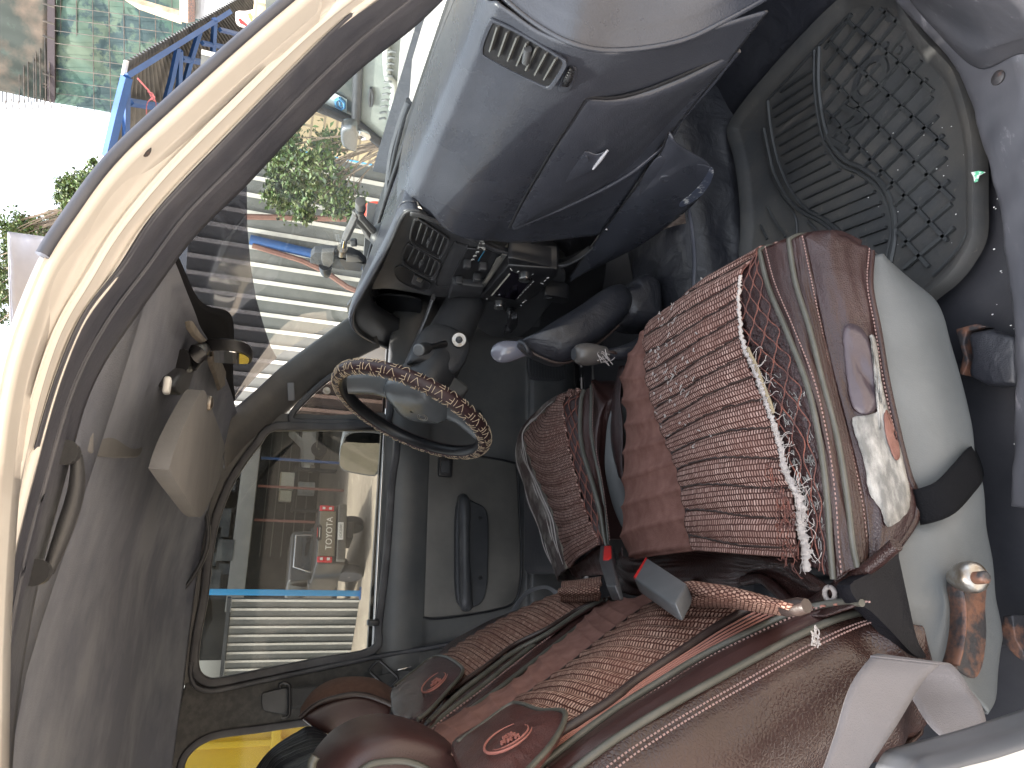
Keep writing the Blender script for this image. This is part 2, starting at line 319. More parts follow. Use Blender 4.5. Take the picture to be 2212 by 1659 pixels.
M = dict(
    paint=pm('cream_paint', (.70, .66, .61), .26, (.75, .71, .665), 5, bump2=.06, b2scale=6, coat=.5, wear=(.16, .07, .04), wscale=24, wthr=(.74, .77)),
    rubber=pm('black_rubber', (.028, .028, .034), .5, (.06, .06, .065), 14, bump=.3, bscale=200),
    rubber_gray=pm('gray_rubber', (.052, .055, .07), .42, (.075, .077, .092), 14, bump=.3, bscale=200),
    head=pm('headliner_fabric', (.145, .155, .19), .95, (.22, .232, .262), 5, (.42, .62), bump=.5, bscale=600, bump2=.5, b2scale=5, spec=.15),
    visor=pm('visor_vinyl', (.150, .148, .150), .85, (.18, .177, .175), 8, bump=.3, bscale=500, spec=.2),
    dash=pm('dash_vinyl', (.038, .041, .052), .28, (.050, .053, .065), 5, bump=.45, bscale=330, rvar=.07, bump2=.05, b2scale=14, wear=(.10, .10, .105), wscale=42, wthr=(.71, .84)),
    dashscuff=pm('scuffed_vinyl', (.055, .065, .095), .5, (.5, .5, .5), 60, (.55, .62), bump=.3),
    dark=pm('dark_plastic', (.034, .035, .039), .45, (.052, .053, .056), 12, bump=.3, bscale=500),
    black=pm('black_plastic', (.012, .012, .014), .35, (.02, .02, .022), 20, bump=.15, bscale=400),
    trim=pm('pillar_trim', (.066, .065, .066), .6, (.10, .096, .090), 10, bump=.5, bscale=480),
    btrim=pm('grained_trim', (.046, .046, .046), .8, (.075, .073, .070), 60, bump=.8, bscale=120),
    door=pm('door_vinyl', (.066, .068, .070), .38, (.098, .096, .093), 6, bump=.3, bscale=420, wear=(.13, .12, .11), wscale=22, wthr=(.68, .8), stretch=(1, 1, 1)),
    doorin=pm('door_insert', (.092, .087, .079), .45, (.125, .117, .106), 8, bump=.4, bscale=500),
    carpet=pm('floor_vinyl', (.022, .023, .028), .5, (.04, .04, .045), 8, bump=.4, bscale=90, wear=(.28, .26, .24), wscale=160, wthr=(.74, .78)),
    vinyl=leather('black_vinyl', (.016, .017, .022), (.024, .025, .03), .38, 320, .3, .55),
    lea=leather('brown_leather', (.027, .012, .0105), (.040, .018, .016), .33, 300, .5, .25),
    lea2=leather('brown_leather_worn', (.026, .012, .0115), (.042, .022, .022), .31, 300, .5, .25),
    lea_s=leather('brown_leather_smooth', (.040, .018, .016), (.052, .024, .022), .36, 420, .15, .05),
    lea_l=leather('brown_leather_back', (.030, .0145, .012), (.046, .024, .020), .27, 230, .45, .16),
    gray_v=leather('gray_vinyl', (.100, .105, .105), (.125, .13, .13), .5, 300, .12, .18),
    weave=weave('rib_weave'), weave_b=weave('rib_weave_back', (.17, .072, .052), (.64, .43, .33), (.04, .014, .01), .0085, .0048),
    velour=pm('velour', (.165, .082, .066), .95, (.235, .125, .102), 40, (.35, .7), bump=1., bscale=700, spec=.1),
    piping=pm('green_piping', (.062, .060, .048), .4, (.082, .078, .066), 30),
    welt=pm('dark_welt', (.03, .018, .016), .45, (.045, .03, .025), 30, bump=.4),
    stitch=pm('stitch', (.24, .155, .14), .8, (.28, .17, .15), 60),
    redstitch=pm('red_stitch', (.088, .038, .032), .8, (.22, .075, .05), 60),
    fray=pm('frayed_backing', (.38, .34, .32), .95, (.4, .36, .33), 50, bump=1., bscale=400),
    worn=pm('worn_backing', (.15, .145, .135), .9, (.40, .38, .35), 26, (.40, .66), bump=1., bscale=500, stretch=(1, 1, 2.6)),
    foam=pm('foam', (.17, .145, .115), .95, (.11, .10, .085), 40),
    belt=pm('gray_webbing', (.165, .153, .156), .75, (.185, .172, .176), 6, bump=.7, bscale=700, spec=.3),
    beltd=pm('dark_webbing', (.02, .02, .022), .7, (.03, .03, .03), 6, bump=.7, bscale=500),
    elastic=pm('elastic_black', (.007, .007, .008), .95, spec=.08, bump=1, bscale=500),
    bucgray=pm('buckle_gray', (.10, .105, .11), .5, (.12, .125, .13), 20, bump=.2, bscale=600),
    red=pm('red_plastic', (.62, .02, .02), .4, (.5, .015, .015), 30),
    rust=pm('rusty_steel', (.035, .033, .035), .55, (.17, .08, .05), 38, (.45, .6), bump=1., bscale=160, metal=.2),
    steel=pm('dull_steel', (.38, .37, .35), .35, (.25, .2, .15), 60, metal=.9),
    mat=pm('rubber_mat', (.033, .035, .037), .6, (.060, .057, .052), 7, (.4, .66), bump=.5, bscale=120, wear=(.16, .14, .11), wscale=70, wthr=(.62, .8)),
    matr=pm('rubber_mat_rib', (.024, .026, .028), .45, (.036, .038, .038), 12, bump=.3),
    sill=pm('sill_plastic', (.040, .042, .050), .55, (.062, .062, .07), 9, bump=.7, bscale=60, wear=(.24, .23, .25), wscale=45, wthr=(.6, .8), stretch=(.35, 1, 1)),
    gray_p=pm('gray_plastic', (.10, .104, .115), .42, (.125, .13, .14), 8),
    knob=pm('knob_gray', (.16, .16, .19), .18, coat=.6), knob2=pm('knob_brown', (.075, .068, .062), .35, (.09, .08, .075), 20),
    frit=pm('ceramic_frit', (.018, .018, .02), .95, spec=.05),
    ring=pm('wheel_leather', (.042, .020, .022), .42, (.058, .030, .032), 12, bump=.6, bscale=420),
    cream=pm('cream_thread', (.66, .52, .36), .8),
    hub=pm('hub_plastic', (.12, .125, .13), .24, (.155, .16, .165), 6, bump=.2, bscale=400),
    lens=glassm('clear_glass', (.93, .95, .95)),
    wind=glassm('windscreen_glass', (.66, .71, .70), .05, .05, (.6, .62, .58), 30),
    tint=glassm('tint_film', (.16, .15, .175), .02, .02, (.2, .2, .25), 12),
    side=glassm('side_glass', (.50, .51, .50), .05, .014, (.6, .6, .55), 60),
    vent=glassm('vent_glass', (.30, .26, .25), .05, .03, (.5, .5, .45), 60),
    mirror=pm('mirror_silver', (.8, .8, .78), .03, metal=1.),
    dmirror=pm('dimmed_mirror', (.33, .33, .29), .08, (.27, .27, .24), 12, metal=1.),  # silver darkened to olive to tone down what it reflects
    chrome=pm('chrome', (.75, .75, .75), .15, metal=1.),
    white=pm('white_plastic', (.7, .7, .68), .5),
)
# ================================================================== THE CAB
cab = thing('pickup_cab', 'open cab of a cream pickup truck, its bodywork, headliner and windscreen around the seats', 'pickup truck', (0, 0, .3))
# --- near door opening: painted flange with two grooves, a curved loft along the roof rail and the windscreen pillar
outer = [(V1, [(2010, -150), (1830, 0), (1480, 300), (1040, 700), (740, 980), (560, 1200), (450, 1370), (350, 1500), (255, 1659)]), (V0, [(62, 650), (27, 740), (5, 830), (-12, 930), (-30, 1100), (-50, 1400), (-60, 1800)])]
inner = [(V0, [(900, -60), (768, 31), (649, 146), (521, 278), (400, 402), (312, 503), (262, 600)]), (V4, [(300, 150), (235, 290), (180, 430), (130, 600), (80, 780), (40, 930), (8, 1050), (-30, 1300), (-60, 1700), (-80, 2000)])]
rubin = [(V0, [(985, -60), (905, 15), (770, 120), (640, 246), (525, 368), (420, 470), (352, 560)]), (V4, [(390, 205), (300, 340), (245, 460), (215, 570), (185, 690), (150, 820), (110, 960), (80, 1090), (50, 1240), (25, 1400), (5, 1560), (-30, 2000)])]
def mix(segs, y):
    o = []
    for v, p in segs: o += [P(v(*q), y=y) for q in p]
    return o
NS = 90
def smo(c, k=7):
    for _ in range(k): c = np.vstack([c[:1], (c[:-2] + 2 * c[1:-1] + c[2:]) / 4, c[-1:]])
    return c
co_ = smo(cr(mix(outer, -.790), NS)); ci_ = smo(cr(mix(inner, -.705), NS)); cr_ = smo(cr(mix(rubin, -.672), NS))
def blend(a, b, t, y): o = a + (b - a) * t; o[:, 1] += y; return o
cols = [blend(co_, ci_, t, y) for t, y in ((-.02, .05), (0, 0), (.05, -.004), (.22, .004), (.28, .014), (.46, .014), (.53, .0), (.62, .0), (.68, .012), (.82, .012), (.89, -.002), (.98, .002), (1.03, .03))]
g = np.array(cols).transpose(1, 0, 2); g = cru(g.transpose(1, 0, 2), 3).transpose(1, 0, 2)
MB().grid(g).build('door_frame', M['paint'], cab, solid=.004, flipcam=True)
MB().tube(co_[:45] + np.array([.0, -.006, .001]), .0045, 8).build('drip_rail_seal', M['rubber_gray'], cab)
wl = [blend(ci_, cr_, t, y) for t, y in ((-.04, .014), (.0, -.010), (.2, -.016), (.45, -.010), (.6, .0), (.72, -.006), (.9, -.004), (1.0, .006), (1.06, .03))]
g = cru(np.array(wl), 3).transpose(1, 0, 2)
g = disp(g, lambda u, v: .0012 * noise2(u, v, 9, 3))
MB().grid(g).build('weatherstrip', M['rubber_gray'], cab, solid=.003, flipcam=True)
# screws and rust specks on the flange
for q in ((318, 331),):
    p = P(q, y=-.770); MB().lathe(p + np.array([0, -.004, 0]), (0, -1, .3), [(0, .006), (.0015, .0065), (.003, .004)], 14, sq=.6).build('rust_patch', M['rust'], cab)
# inner roof side trim between weatherstrip and headliner
# --- headliner
hx = PL(W6, [(110, -60), (210, 60), (290, 210), (370, 400), (430, 520)], 'z', 1.722) + [np.array([.43, .12, 1.715]), np.array([.44, .35, 1.70]), np.array([.437, .50, 1.69]), np.array([.43, .60, 1.683])]
hx = cr(hx, 60)
hx[:, 1] = np.linspace(hx[0, 1], .60, 60)
def roofz(x, y): return 1.772 - .022 * (max(0, x + .05) / .45) ** 2 - (.055 if y > 0 else .010) * abs(y / .66) ** 5
rows = []
for i in range(60):
    x0, y, z0 = hx[i]; r = [(x0 + .006, y, z0 - .012), (x0, y, z0)]
    for t in np.linspace(.06, 1, 30):
        x = x0 + (-1.15 - x0) * t; z = roofz(x, y); z = z0 + (z - z0) * min(1, t * 4); r.append((x, y, z))
    rows.append(r)
for y, dz in ((.635, -.006), (.652, -.016), (.668, -.022)):
    r = [(.436, y, 1.683 + dz * .25), (.43, y, 1.683 + dz * .3)]
    for t in np.linspace(.06, 1, 30):
        x = .43 + (-1.15 - .43) * t; r.append((x, y, roofz(x, .60) + dz * .95))
    rows.append(r)
zc = lambda x: float(np.interp(x, cr_[::-1, 0], cr_[::-1, 2])) - .001
pre = [[(p[0], -.655, min(p[2], zc(p[0])) + .006) for p in rows[0]], [(p[0], -.625, (p[2] + zc(p[0])) / 2 + .008 if p[0] < .3 else p[2]) for p in rows[0]]]
rows[0] = [(p[0], -.57, p[2]) for p in rows[0]]; g = np.array(pre + [r for r in rows if r[5][1] > -.58])
g[:, :, 2] += .004 * noise2(g[:, :, 0], g[:, :, 1], 1.6, 5) + .0025 * noise2(g[:, :, 0], g[:, :, 1], 4, 8)
MB().grid(g).build('headliner', M['head'], cab, solid=.004, flipcam=True)
MB().grid(g[::2, 2::2] + [0, 0, .022]).build('roof_panel', M['paint'], cab, solid=.003)
# roof skin above (keeps the sun out)
_unused = np.array([[(x, y, 1.835 - .03 * abs(y / .70) ** 4 - .07 * max(0, (x - .1) / .35) ** 2) for x in np.linspace(-1.6, .44, 12)] for y in np.linspace(-.70, .70, 14)])
# --- windscreen: header edge down to the cowl
NW = 48
top = np.array([(hx[0, 0], -.70, 1.70)] + [tuple(p) for p in hx[::4]] + [(.44, .655, 1.70)])
top = cr(top, NW) + np.array([.012, 0, .004])
yy = np.linspace(-.70, .675, NW); bx = 1.0 - .24 * np.abs(yy / .68) ** 2.4
bot = np.stack([bx, yy, 1.365 + .03 * np.abs(yy / .68) ** 2], 1); top[:, 1] = np.linspace(-.70, .655, NW)
def wpt(s, i): p = top[i] + (bot[i] - top[i]) * s; return p + np.array([.03, 0, .035]) * math.sin(math.pi * s) * .8
g = np.array([[wpt(s, i) for s in np.linspace(0, 1, 20)] for i in range(NW)])
wsh = MB().grid(g).build('windscreen', M['wind'], cab)
ty_ = np.array([-300, 0, 200, 360, 480, 570, 640, 700, 747, 797, 860, 1000]); tx_ = np.array([545, 536, 530, 528, 530, 538, 550, 567, 583, 610, 640, 700])
tg = []
for i in range(NW):
    lo, hi = 0, 1
    for _ in range(22):
        s = (lo + hi) / 2; q = Q(wpt(s, i)); x = np.interp(q[1], ty_, tx_)
        if q[0] < x: lo = s
        else: hi = s
    tg.append([wpt(s_ * lo, i) + np.array([-.003, 0, -.003]) for s_ in np.linspace(0, 1, 10)])
MB().grid(np.array(tg)).build('tint_film', M['tint'], wsh)
# black ceramic border: top crescent by the mirror and the lower edge
fr = []
for i in range(NW):
    y = yy[i]; wd = .03 + .09 * math.exp(-((y - .12) / .26) ** 2)
    fr.append([wpt(s_ * wd, i) + np.array([-.005, 0, -.005]) for s_ in np.linspace(0, 1, 5)])
MB().grid(np.array(fr)).build('ceramic_border', M['frit'], wsh, solid=.001)
MB().tube([wpt(1, i) + np.array([-.004, 0, .0]) for i in range(NW)], .006, 8).build('windscreen_seal', M['black'], cab)
# torn headliner strip at the header with foam showing
tp = PL(W6, [(520, 680), (560, 672), (600, 720), (632, 790), (637, 850), (590, 895), (560, 800), (535, 740)], 'z', 1.700)
MB().prism(tp, (0.004, 0, -.006)).build('torn_foam_strip', M['foam'], cab, bevel=.001)
tp = PL(W6, [(375, 445), (400, 450), (450, 520), (500, 575), (470, 585), (420, 540), (385, 490)], 'z', 1.704)
MB().prism(tp, (0.003, 0, -.005)).build('torn_foam_strip', M['foam'], cab, bevel=.001)
# --- far windscreen pillar trim
e1 = PL(W6, [(610, 1040), (640, 1070), (820, 925), (1015, 748), (1250, 570), (1470, 412), (1560, 350)], 'y', .625)
e2 = PL(W6, [(640, 1430), (665, 1400), (765, 1270), (945, 1115), (1105, 965), (1240, 850), (1380, 745), (1520, 665), (1650, 600)], 'y', .668)
a = cr(e1, 40); b = cr(e2, 40)
g = np.array([a + np.array([.012, .012, 0]), a, a * .6 + b * .4 + np.array([0, -.014, 0]), a * .25 + b * .75 + np.array([0, -.010, 0]), b, b + np.array([0, .012, -.004])])
g = cru(g, 5).transpose(1, 0, 2)
pil = MB().grid(g).build('pillar_trim', M['trim'], cab, solid=.003, flipcam=True)
p = P(W6(1072, 900), y=.632); u_ = P(W6(1066, 840), y=.632) - P(W6(1072, 965), y=.632)
MB().box(p, (.018, .006, .05), frame3(np.cross(nrm(u_), [0, 1, 0]), u_)).build('pillar_clip', M['gray_p'], pil, bevel=.002)
# --- far side: body ring around the driver's window, B-pillar, rear quarter window
win = [(480, 365), (400, 440), (330, 530), (265, 640), (205, 800), (172, 970), (150, 1170), (120, 1330), (105, 1450), (112, 1520), (150, 1553), (210, 1553), (420, 1510), (700, 1455), (930, 1408), (948, 1300), (985, 1000), (1012, 640), (1022, 372), (750, 368)]
wi = PL(V3, win, 'y', .672)
GL = closed_cr(wi, 80)
fo = offset2(GL, .020, 1); fo2 = offset2(GL, .045, 1)
qw = PL(A6, [(40, 1500), (42, 1100), (60, 930), (110, 845), (200, 780), (320, 742), (600, 705), (905, 662), (1500, 600), (1600, 900), (1500, 1500)], 'y', .672)
QW = closed_cr(qw, 66); qo = offset2(QW, .018, 1)
bp = PL(A6, [(60, 330), (150, 385), (300, 400), (520, 360), (900, 280), (1400, 180), (1980, 75), (2200, 30), (2400, 500), (2000, 900), (1400, 640), (905, 650), (600, 690), (320, 722), (180, 762), (90, 830), (30, 950), (-20, 1500), (-120, 1500), (-60, 800)], 'y', .662)
MB().prism(bp, (0, .02, 0)).build('door_pillar_trim', M['btrim'], cab, bevel=.006)
MB().ring(QW, qo, (0, -.016, 0)).build('quarter_window_seal', M['rubber'], cab, bevel=.004)
MB().prism(QW, (0, .003, 0)).build('quarter_window_glass', M['side'], cab, smooth=False)
# raised seam of the door seal running down the pillar
MB().tube(PL(A6, [(100, 200), (95, 300), (130, 375), (200, 400), (290, 400), (520, 350), (900, 270), (1400, 165), (1990, 60), (2300, -30)], 'y', .655), .006, 8, 60).build('door_seal', M['rubber'], cab)
# far body side below the windows (behind the door panel) and rear bulkhead
MB().box((-.75, .73, .95), (.95, .02, .66)).box((.35, .745, .95), (1.3, .02, .66)).box((1.0, .73, .98), (.35, .02, .78)).build('body_side', M['trim'], cab)
MB().box((-1.25, 0, 1.0), (.03, 1.46, .8)).build('rear_bulkhead', M['trim'], cab)
# --- floor, tunnel, firewall
g = np.array([[(x, y, .655 + .012 * noise2(np.array(x), np.array(y), 1.3, 2)) for y in np.linspace(-.74, .74, 40)] for x in np.linspace(-1.25, 1.06, 60)])
MB().grid(g).build('floor', M['carpet'], cab, solid=.01, flipcam=True)
g = np.array([[(x, y, z) for x, z in ((1.03, .66), (1.12, .70), (1.24, .82), (1.30, .95), (1.30, 1.36))] for y in np.linspace(-.74, .74, 20)])
MB().grid(g).build('firewall', M['vinyl'], cab, solid=.01, flipcam=True)
xs = np.linspace(-.3, 1.28, 70)
rows = []
for x in xs:
    h = np.interp(x, [-.3, .3, .7, 1.0, 1.3], [.74, .76, .80, .86, .98]); r = []
    for y, t in ((-.20, 0), (-.17, .04), (-.155, .3), (-.15, .7), (-.125, .93), (-.08, 1), (0, 1), (.08, .98), (.12, .8), (.15, .3), (.17, .05), (.2, 0)):
        r.append((x, y, .655 + (h - .655) * t))
    rows.append(r)
g = np.array(rows); g = cru(g.transpose(1, 0, 2), 4).transpose(1, 0, 2)
g = disp(g, lambda u, v: .007 * noise2(u, v, 3.2, 11) + .004 * noise2(u, v, 8, 12))
MB().grid(g).build('tunnel_cover', M['vinyl'], cab, solid=.004, flipcam=True)
MB().tube(PL(V5, [(1855, 1010), (1875, 1130), (1885, 1260), (1880, 1400)], 'z', .815), .006, 8, 20, flat=.5).build('tunnel_strap', M['rubber_gray'], cab)
# --- near sill
si = PL(W1, [(1080, -60), (1190, 60), (1350, 230), (1450, 400), (1520, 640), (1590, 900), (1620, 1150), (1650, 1400), (1660, 1700), (1640, 2200)], 'z', .712)
a = cr(si, 90); ext = np.array([[-.8, a[-1][1], .712]]); a = np.vstack([a, ext + (a[-1] - ext) * 0 + 0]) if False else a
a = np.vstack([a, [[x, -.742, .712] for x in np.linspace(a[-1][0] - .02, -1.2, 30)]])
prof = ((.015, -.05), (.004, -.012), (0, 0), (-.012, .006), (-.05, .008), (-.075, .004), (-.085, -.02))
g = np.array([a + np.array([0, dy, dz]) for dy, dz in prof]); g = cru(g, 4).transpose(1, 0, 2)
g = disp(g, lambda u, v: .0016 * noise2(u, v * .3, 16, 21) + .0008 * (np.sin(u * 900) > .2) * (np.abs(v - .5) < .2))
MB().grid(g).build('sill_trim', M['sill'], cab, solid=.003, flipcam=True)
g = np.array([a + np.array([0, dy, dz]) for dy, dz in ((-.083, -.018), (-.10, -.012), (-.17, -.03), (-.19, -.09))]); g = cru(g, 4).transpose(1, 0, 2)
MB().grid(g).build('painted_sill', M['paint'], cab, solid=.003, flipcam=True)
p = P(W1(1578, 338), z=.722); MB().lathe(p, (0, .1, 1), [(-.004, .009), (0, .010), (.003, .006)], 16).build('sill_screw', M['rust'], cab)
# kick panel at the front of the near sill
kp = [PL(W1, [(1180, -40), (1290, 110), (1420, 250), (1500, 300), (1560, 290), (1660, 240), (1760, 230)], 'z', .725), PL(W1, [(1165, -80), (1240, -20), (1400, 60), (1500, 90), (1600, 100), (1700, 95), (1800, 90)], 'z', .80)]
c0 = cr(kp[0], 30); c1 = cr(kp[1], 30)
g = np.array([c0, c0 * .7 + c1 * .3 + [0, 0, .015], c1, c1 + [.12, .0, .16]]); g = cru(g, 6).transpose(1, 0, 2)
MB().grid(g).build('kick_panel', M['sill'], cab, solid=.003, flipcam=True)
# near door pillar foot: gray plastic cover and painted post, behind the seat
pc = [PL(W5, [(1560, 1290), (1600, 1215), (1640, 1185), (1760, 1150), (2000, 1085), (2212, 1015), (2400, 950)], 'y', -.752),
      PL(W5, [(1600, 1330), (1630, 1240), (1680, 1205), (1800, 1180), (2010, 1120), (2212, 1060), (2400, 1000)], 'y', -.775),
      PL(W5, [(1600, 1420), (1680, 1290), (1760, 1262), (1900, 1225), (2040, 1190), (2212, 1135), (2400, 1080)], 'y', -.79)]
pcc = [cr(x, 40) for x in pc]
g = np.array([pcc[0] + [0.0, .03, -.0], pcc[0], pcc[1], pcc[2], pcc[2] + [-.006, -.0, 0]]); g = cru(g, 4).transpose(1, 0, 2)
MB().grid(g).build('door_pillar_cover', M['gray_p'], cab, solid=.003, flipcam=True)
g = np.array([pcc[2] + [-.002, -.002, 0], pcc[2] + [-.03, -.01, 0], pcc[2] + [-.10, -.01, 0]]).transpose(1, 0, 2)
MB().grid(g).build('door_pillar_paint', M['paint'], cab, solid=.003, flipcam=True)
# --- bonnet and cowl beyond the glass, wiper
g = np.array([[(x, y, 1.33 - .012 * (x - 1.0) - .03 * abs(y / .8) ** 3 + (0.02 if abs(y) < .3 else 0)) for x in (1.12, 1.2, 1.4, 1.7, 2.1)] for y in np.linspace(-.8, .8, 17)])
MB().grid(cru(g.transpose(1, 0, 2), 3).transpose(1, 0, 2)).build('bonnet', M['paint'], cab, solid=.01)
MB().box((1.07, 0, 1.345), (.12, 1.45, .01)).build('cowl_grille', M['black'], cab, bevel=.003)
wp = PL(A1, [(935, 735), (890, 830), (850, 960), (815, 1090), (790, 1260), (775, 1420), (765, 1500)], 'x', 1.08)
wpp = MB().tube(wp, .011, 8, 30, flat=.6).build('wiper_arm', M['dark'], cab)
MB().tube(PL(A1, [(945, 740), (905, 850), (870, 980), (835, 1120), (800, 1300)], 'x', 1.07), .006, 8, 24).build('wiper_blade', M['black'], wpp)
# ================================================================== DRIVER'S DOOR (far side)
door = thing('driver_door', 'dark trimmed closed door on the far side, behind the steering wheel', 'car door', (.3, .7, .72))
MB().ring(GL, fo, (0, -.020, 0)).build('window_frame', M['rubber'], door, bevel=.004)
lw_ = fo2.copy(); MB().ring(fo, lw_, (0, -.008, 0)).build('frame_edge', M['trim'], door, bevel=.004)
MB().prism(offset2(GL, .006, 1), (0, .004, 0)).build('window_glass', M['side'], door, smooth=False)
MB().box(P(V3(1150, 337), y=.668), (.022, .022, .02)).build('window_channel', M['black'], door)
# quarter light
vg = closed_cr(PL(V3, [(566, 292), (600, 312), (800, 312), (985, 314), (1010, 240), (1000, 100), (880, 60), (760, 110), (660, 190)], 'y', .672), 45)
MB().ring(vg, offset2(vg, .016, 1), (0, -.018, 0)).build('quarter_light_frame', M['rubber'], door, bevel=.004)
MB().prism(vg, (0, .003, 0)).build('quarter_light_glass', M['vent'], door, smooth=False)
dv = PL(V3, [(470, 318), (1040, 318), (1040, 360), (440, 362)], 'y', .656)
MB().prism(dv, (0, .02, 0)).build('window_divider', M['black'], door, bevel=.003)
p = P(V3(720, 172), y=.664); MB().lathe(p, (0, -1, 0), [(0, .011), (.006, .010), (.006, .006), (.012, .005)], 16).build('quarter_light_latch', M['steel'], door)
# door skin from the sill down
xs = np.linspace(-.215, .86, 70); rows = []
for x in xs:
    zt = 1.272 + .004 * math.sin(x * 3); r = []
    for dy, z in ((.725, zt), (.69, zt + .004), (.672, zt + .002), (.664, zt - .014), (.655, zt - .045), (.654, zt - .085), (.664, zt - .12), (.672, zt - .14), (.674, 1.05), (.674, .95), (.676, .86), (.672, .845), (.660, .83), (.66, .70)): r.append((x, dy, z))
    rows.append(r)
g = np.array(rows); g = cru(g.transpose(1, 0, 2), 3).transpose(1, 0, 2)
panel = MB().grid(g).build('door_panel', M['door'], door, solid=.004, flipcam=True)
MB().tube([(x, .668, 1.278 + .004 * math.sin(x * 3)) for x in np.linspace(-.2, .5, 30)], .0035, 8).build('sill_wiper_strip', M['chrome'], door)
ins = closed_cr(PL(W4, [(870, -40), (872, 100), (862, 230), (885, 290), (960, 318), (1100, 308), (1300, 275), (1410, 235), (1445, 130), (1450, -40), (1440, -250), (1428, -480), (1400, -520), (1150, -560), (905, -560), (880, -400)], 'y', .668), 80)
MB().prism(ins, (0, .012, 0)).build('door_insert', M['doorin'], door, bevel=.005)
MB().tube(list(offset2(ins, .004, 1)) + [offset2(ins, .004, 1)[0]], .0026, 6).build('insert_groove', M['black'], door)
# pull handle with its cup
hz = PL(W4, [(1200, -370), (1275, -300), (1270, 120), (1270, 190), (1235, 235), (1170, 262), (1120, 235), (1105, 190)], 'y', .655)
A_ = P(V3(1165, 700), y=.64)
def dq(X, Y, y): return P((X, Y), y=y)
h1 = [dq(1000, 1078, .655), dq(1003, 1090, .625), dq(1003, 1150, .612), dq(1004, 1220, .612), dq(1006, 1290, .622), dq(1008, 1308, .648)]
ph = MB().tube(h1, [.016, .017, .015, .015, .017, .018], 14, 30).build('pull_handle', M['dark'], door)
cup = closed_cr([dq(X, Y, .650) for X, Y in ((990, 1082), (1030, 1086), (1054, 1110), (1056, 1200), (1052, 1275), (1038, 1305), (1010, 1312), (988, 1295), (984, 1200))], 45)
MB().prism(cup, (0, .022, 0)).build('handle_cup', M['dark'], door, bevel=.006)
for q in ((1038, 1118), (1038, 1248)):
    MB().lathe(dq(*q, .6495), (0, -1, 0), [(0, .006), (.0012, .0055), (.0012, .004), (-.002, .003)], 14).build('screw_hole', M['black'], door)
# window switch pod
c_ = rrect(P(V6(762, 1572), y=.664), (1, 0, 0), (0, 0, 1), .062, .040, .006)
sp = MB().prism(c_, (0, -.012, 0)).build('window_switch_pod', M['black'], door, bevel=.002)
MB().prism(rrect(P(V6(765, 1575), y=.654) + [0, 0, 0], (1, 0, 0), (0, 0, 1), .036, .026, .004), (0, -.006, 0)).build('window_switch', M['dark'], sp, bevel=.002)
p = dq(806, 1345, .645); MB().box(p, (.016, .03, .030)).build('door_lock_knob', M['black'], door, bevel=.004)
p = P(V6(938, 1290), y=.655); MB().lathe(p, (-.2, -1, .1), [(0, .016), (.012, .014), (.016, .008)], 18).build('tweeter_knob', M['dark'], door)
# speaker grille low at the front of the door/kick area
gp = closed_cr(PL(V6, [(1215, 1000), (1230, 960), (1300, 955), (1420, 1000), (1425, 1080), (1380, 1105), (1250, 1100), (1222, 1060)], 'y', .655), 40)
sg = MB().prism(gp, (0, .015, 0)).build('speaker_grille', M['dark'], door, bevel=.002)
mbk = MB()
for i in range(13):
    x = 1228 + i * 15.5; a0 = P(V6(x, 968 + i * 2.0), y=.6535); a1 = P(V6(x + 3, 1086 + i), y=.6535); mbk.tube([a0, a1], .0016, 6)
mbk.build('grille_bars', M['black'], sg)
# --- far exterior mirror
mc = P(V3(905, 470), y=.86)
MPL = (.78, .62, 0, .78 * .345 + .62 * .86)
ml = [P(V3(*q), pl=MPL) for q in ((795, 430), (782, 500), (788, 545), (830, 565), (930, 583), (962, 578), (975, 540), (998, 440), (1003, 395), (975, 370), (860, 366), (812, 385))]
o_ = closed_cr(ml, 48); cen = o_.mean(0)
nb = 7; rings = [o_]
mbm = MB(); K = len(o_); layers = []
for t, sc in ((0, .93), (0, 1), (.02, 1.01), (.05, .97), (.08, .86), (.10, .65), (.11, .3)):
    layers.append(cen + (o_ - cen) * sc + np.array([t * .9, t * .5, 0]))
v = np.vstack(layers); f = [(i * K + k, i * K + (k + 1) % K, (i + 1) * K + (k + 1) % K, (i + 1) * K + k) for i in range(len(layers) - 1) for k in range(K)]
f.append(tuple((len(layers) - 1) * K + k for k in range(K)))
sm = mbm.add(v, f).build('side_mirror', M['hub'], door)
gl_ = closed_cr([P(V3(*q), pl=(.78, .62, 0, MPL[3] - .0015)) for q in ((800, 425), (786, 500), (791, 540), (832, 560), (928, 577), (958, 570), (972, 530), (992, 440), (990, 426), (900, 424))], 44)
# glass turned to look back past the camera to the yellow truck
MB().prism(gl_, (.003, .0024, 0)).build('mirror_glass', M['dmirror'], sm, smooth=False)
MB().tube([P(V3(1000, 440), y=.80), P(V3(1030, 450), y=.72), P(V3(1045, 450), y=.70)], .016, 10).build('mirror_arm', M['black'], door)
# ================================================================== overhead things
# sun visors
def visor(pts, z0, z1, label, pin, zz):
    o = PL(V4, pts, 'z', zz) if np.isscalar(zz) else [P(V4(*p), z=z) for p, z in zip(pts, zz)]
    c = closed_cr(o, 60); t = thing('sun_visor', label, 'sun visor', c.mean(0), 'sun visors')
    MB().prism(c + [0, 0, .004], (0, 0, -.017)).build('visor_board', M['visor'], t, bevel=.005)
    p = P(V4(*pin), z=zz if np.isscalar(zz) else zz[0]); MB().lathe(p + np.array([0, 0, .01]), (0, 0, -1), [(0, .008), (.016, .008), (.020, .011), (.027, .010), (.030, .005)], 16).build('pivot_clip', M['steel'], t)
    return t
visor([(400, 212), (440, 236), (488, 272), (503, 310), (493, 350), (482, 400), (468, 480), (430, 600), (415, 648), (380, 656), (258, 648), (240, 610), (262, 520), (300, 410), (350, 300)], 0, 0, 'large gray sun visor folded against the roof lining on the near side', (512, 325), 1.756)
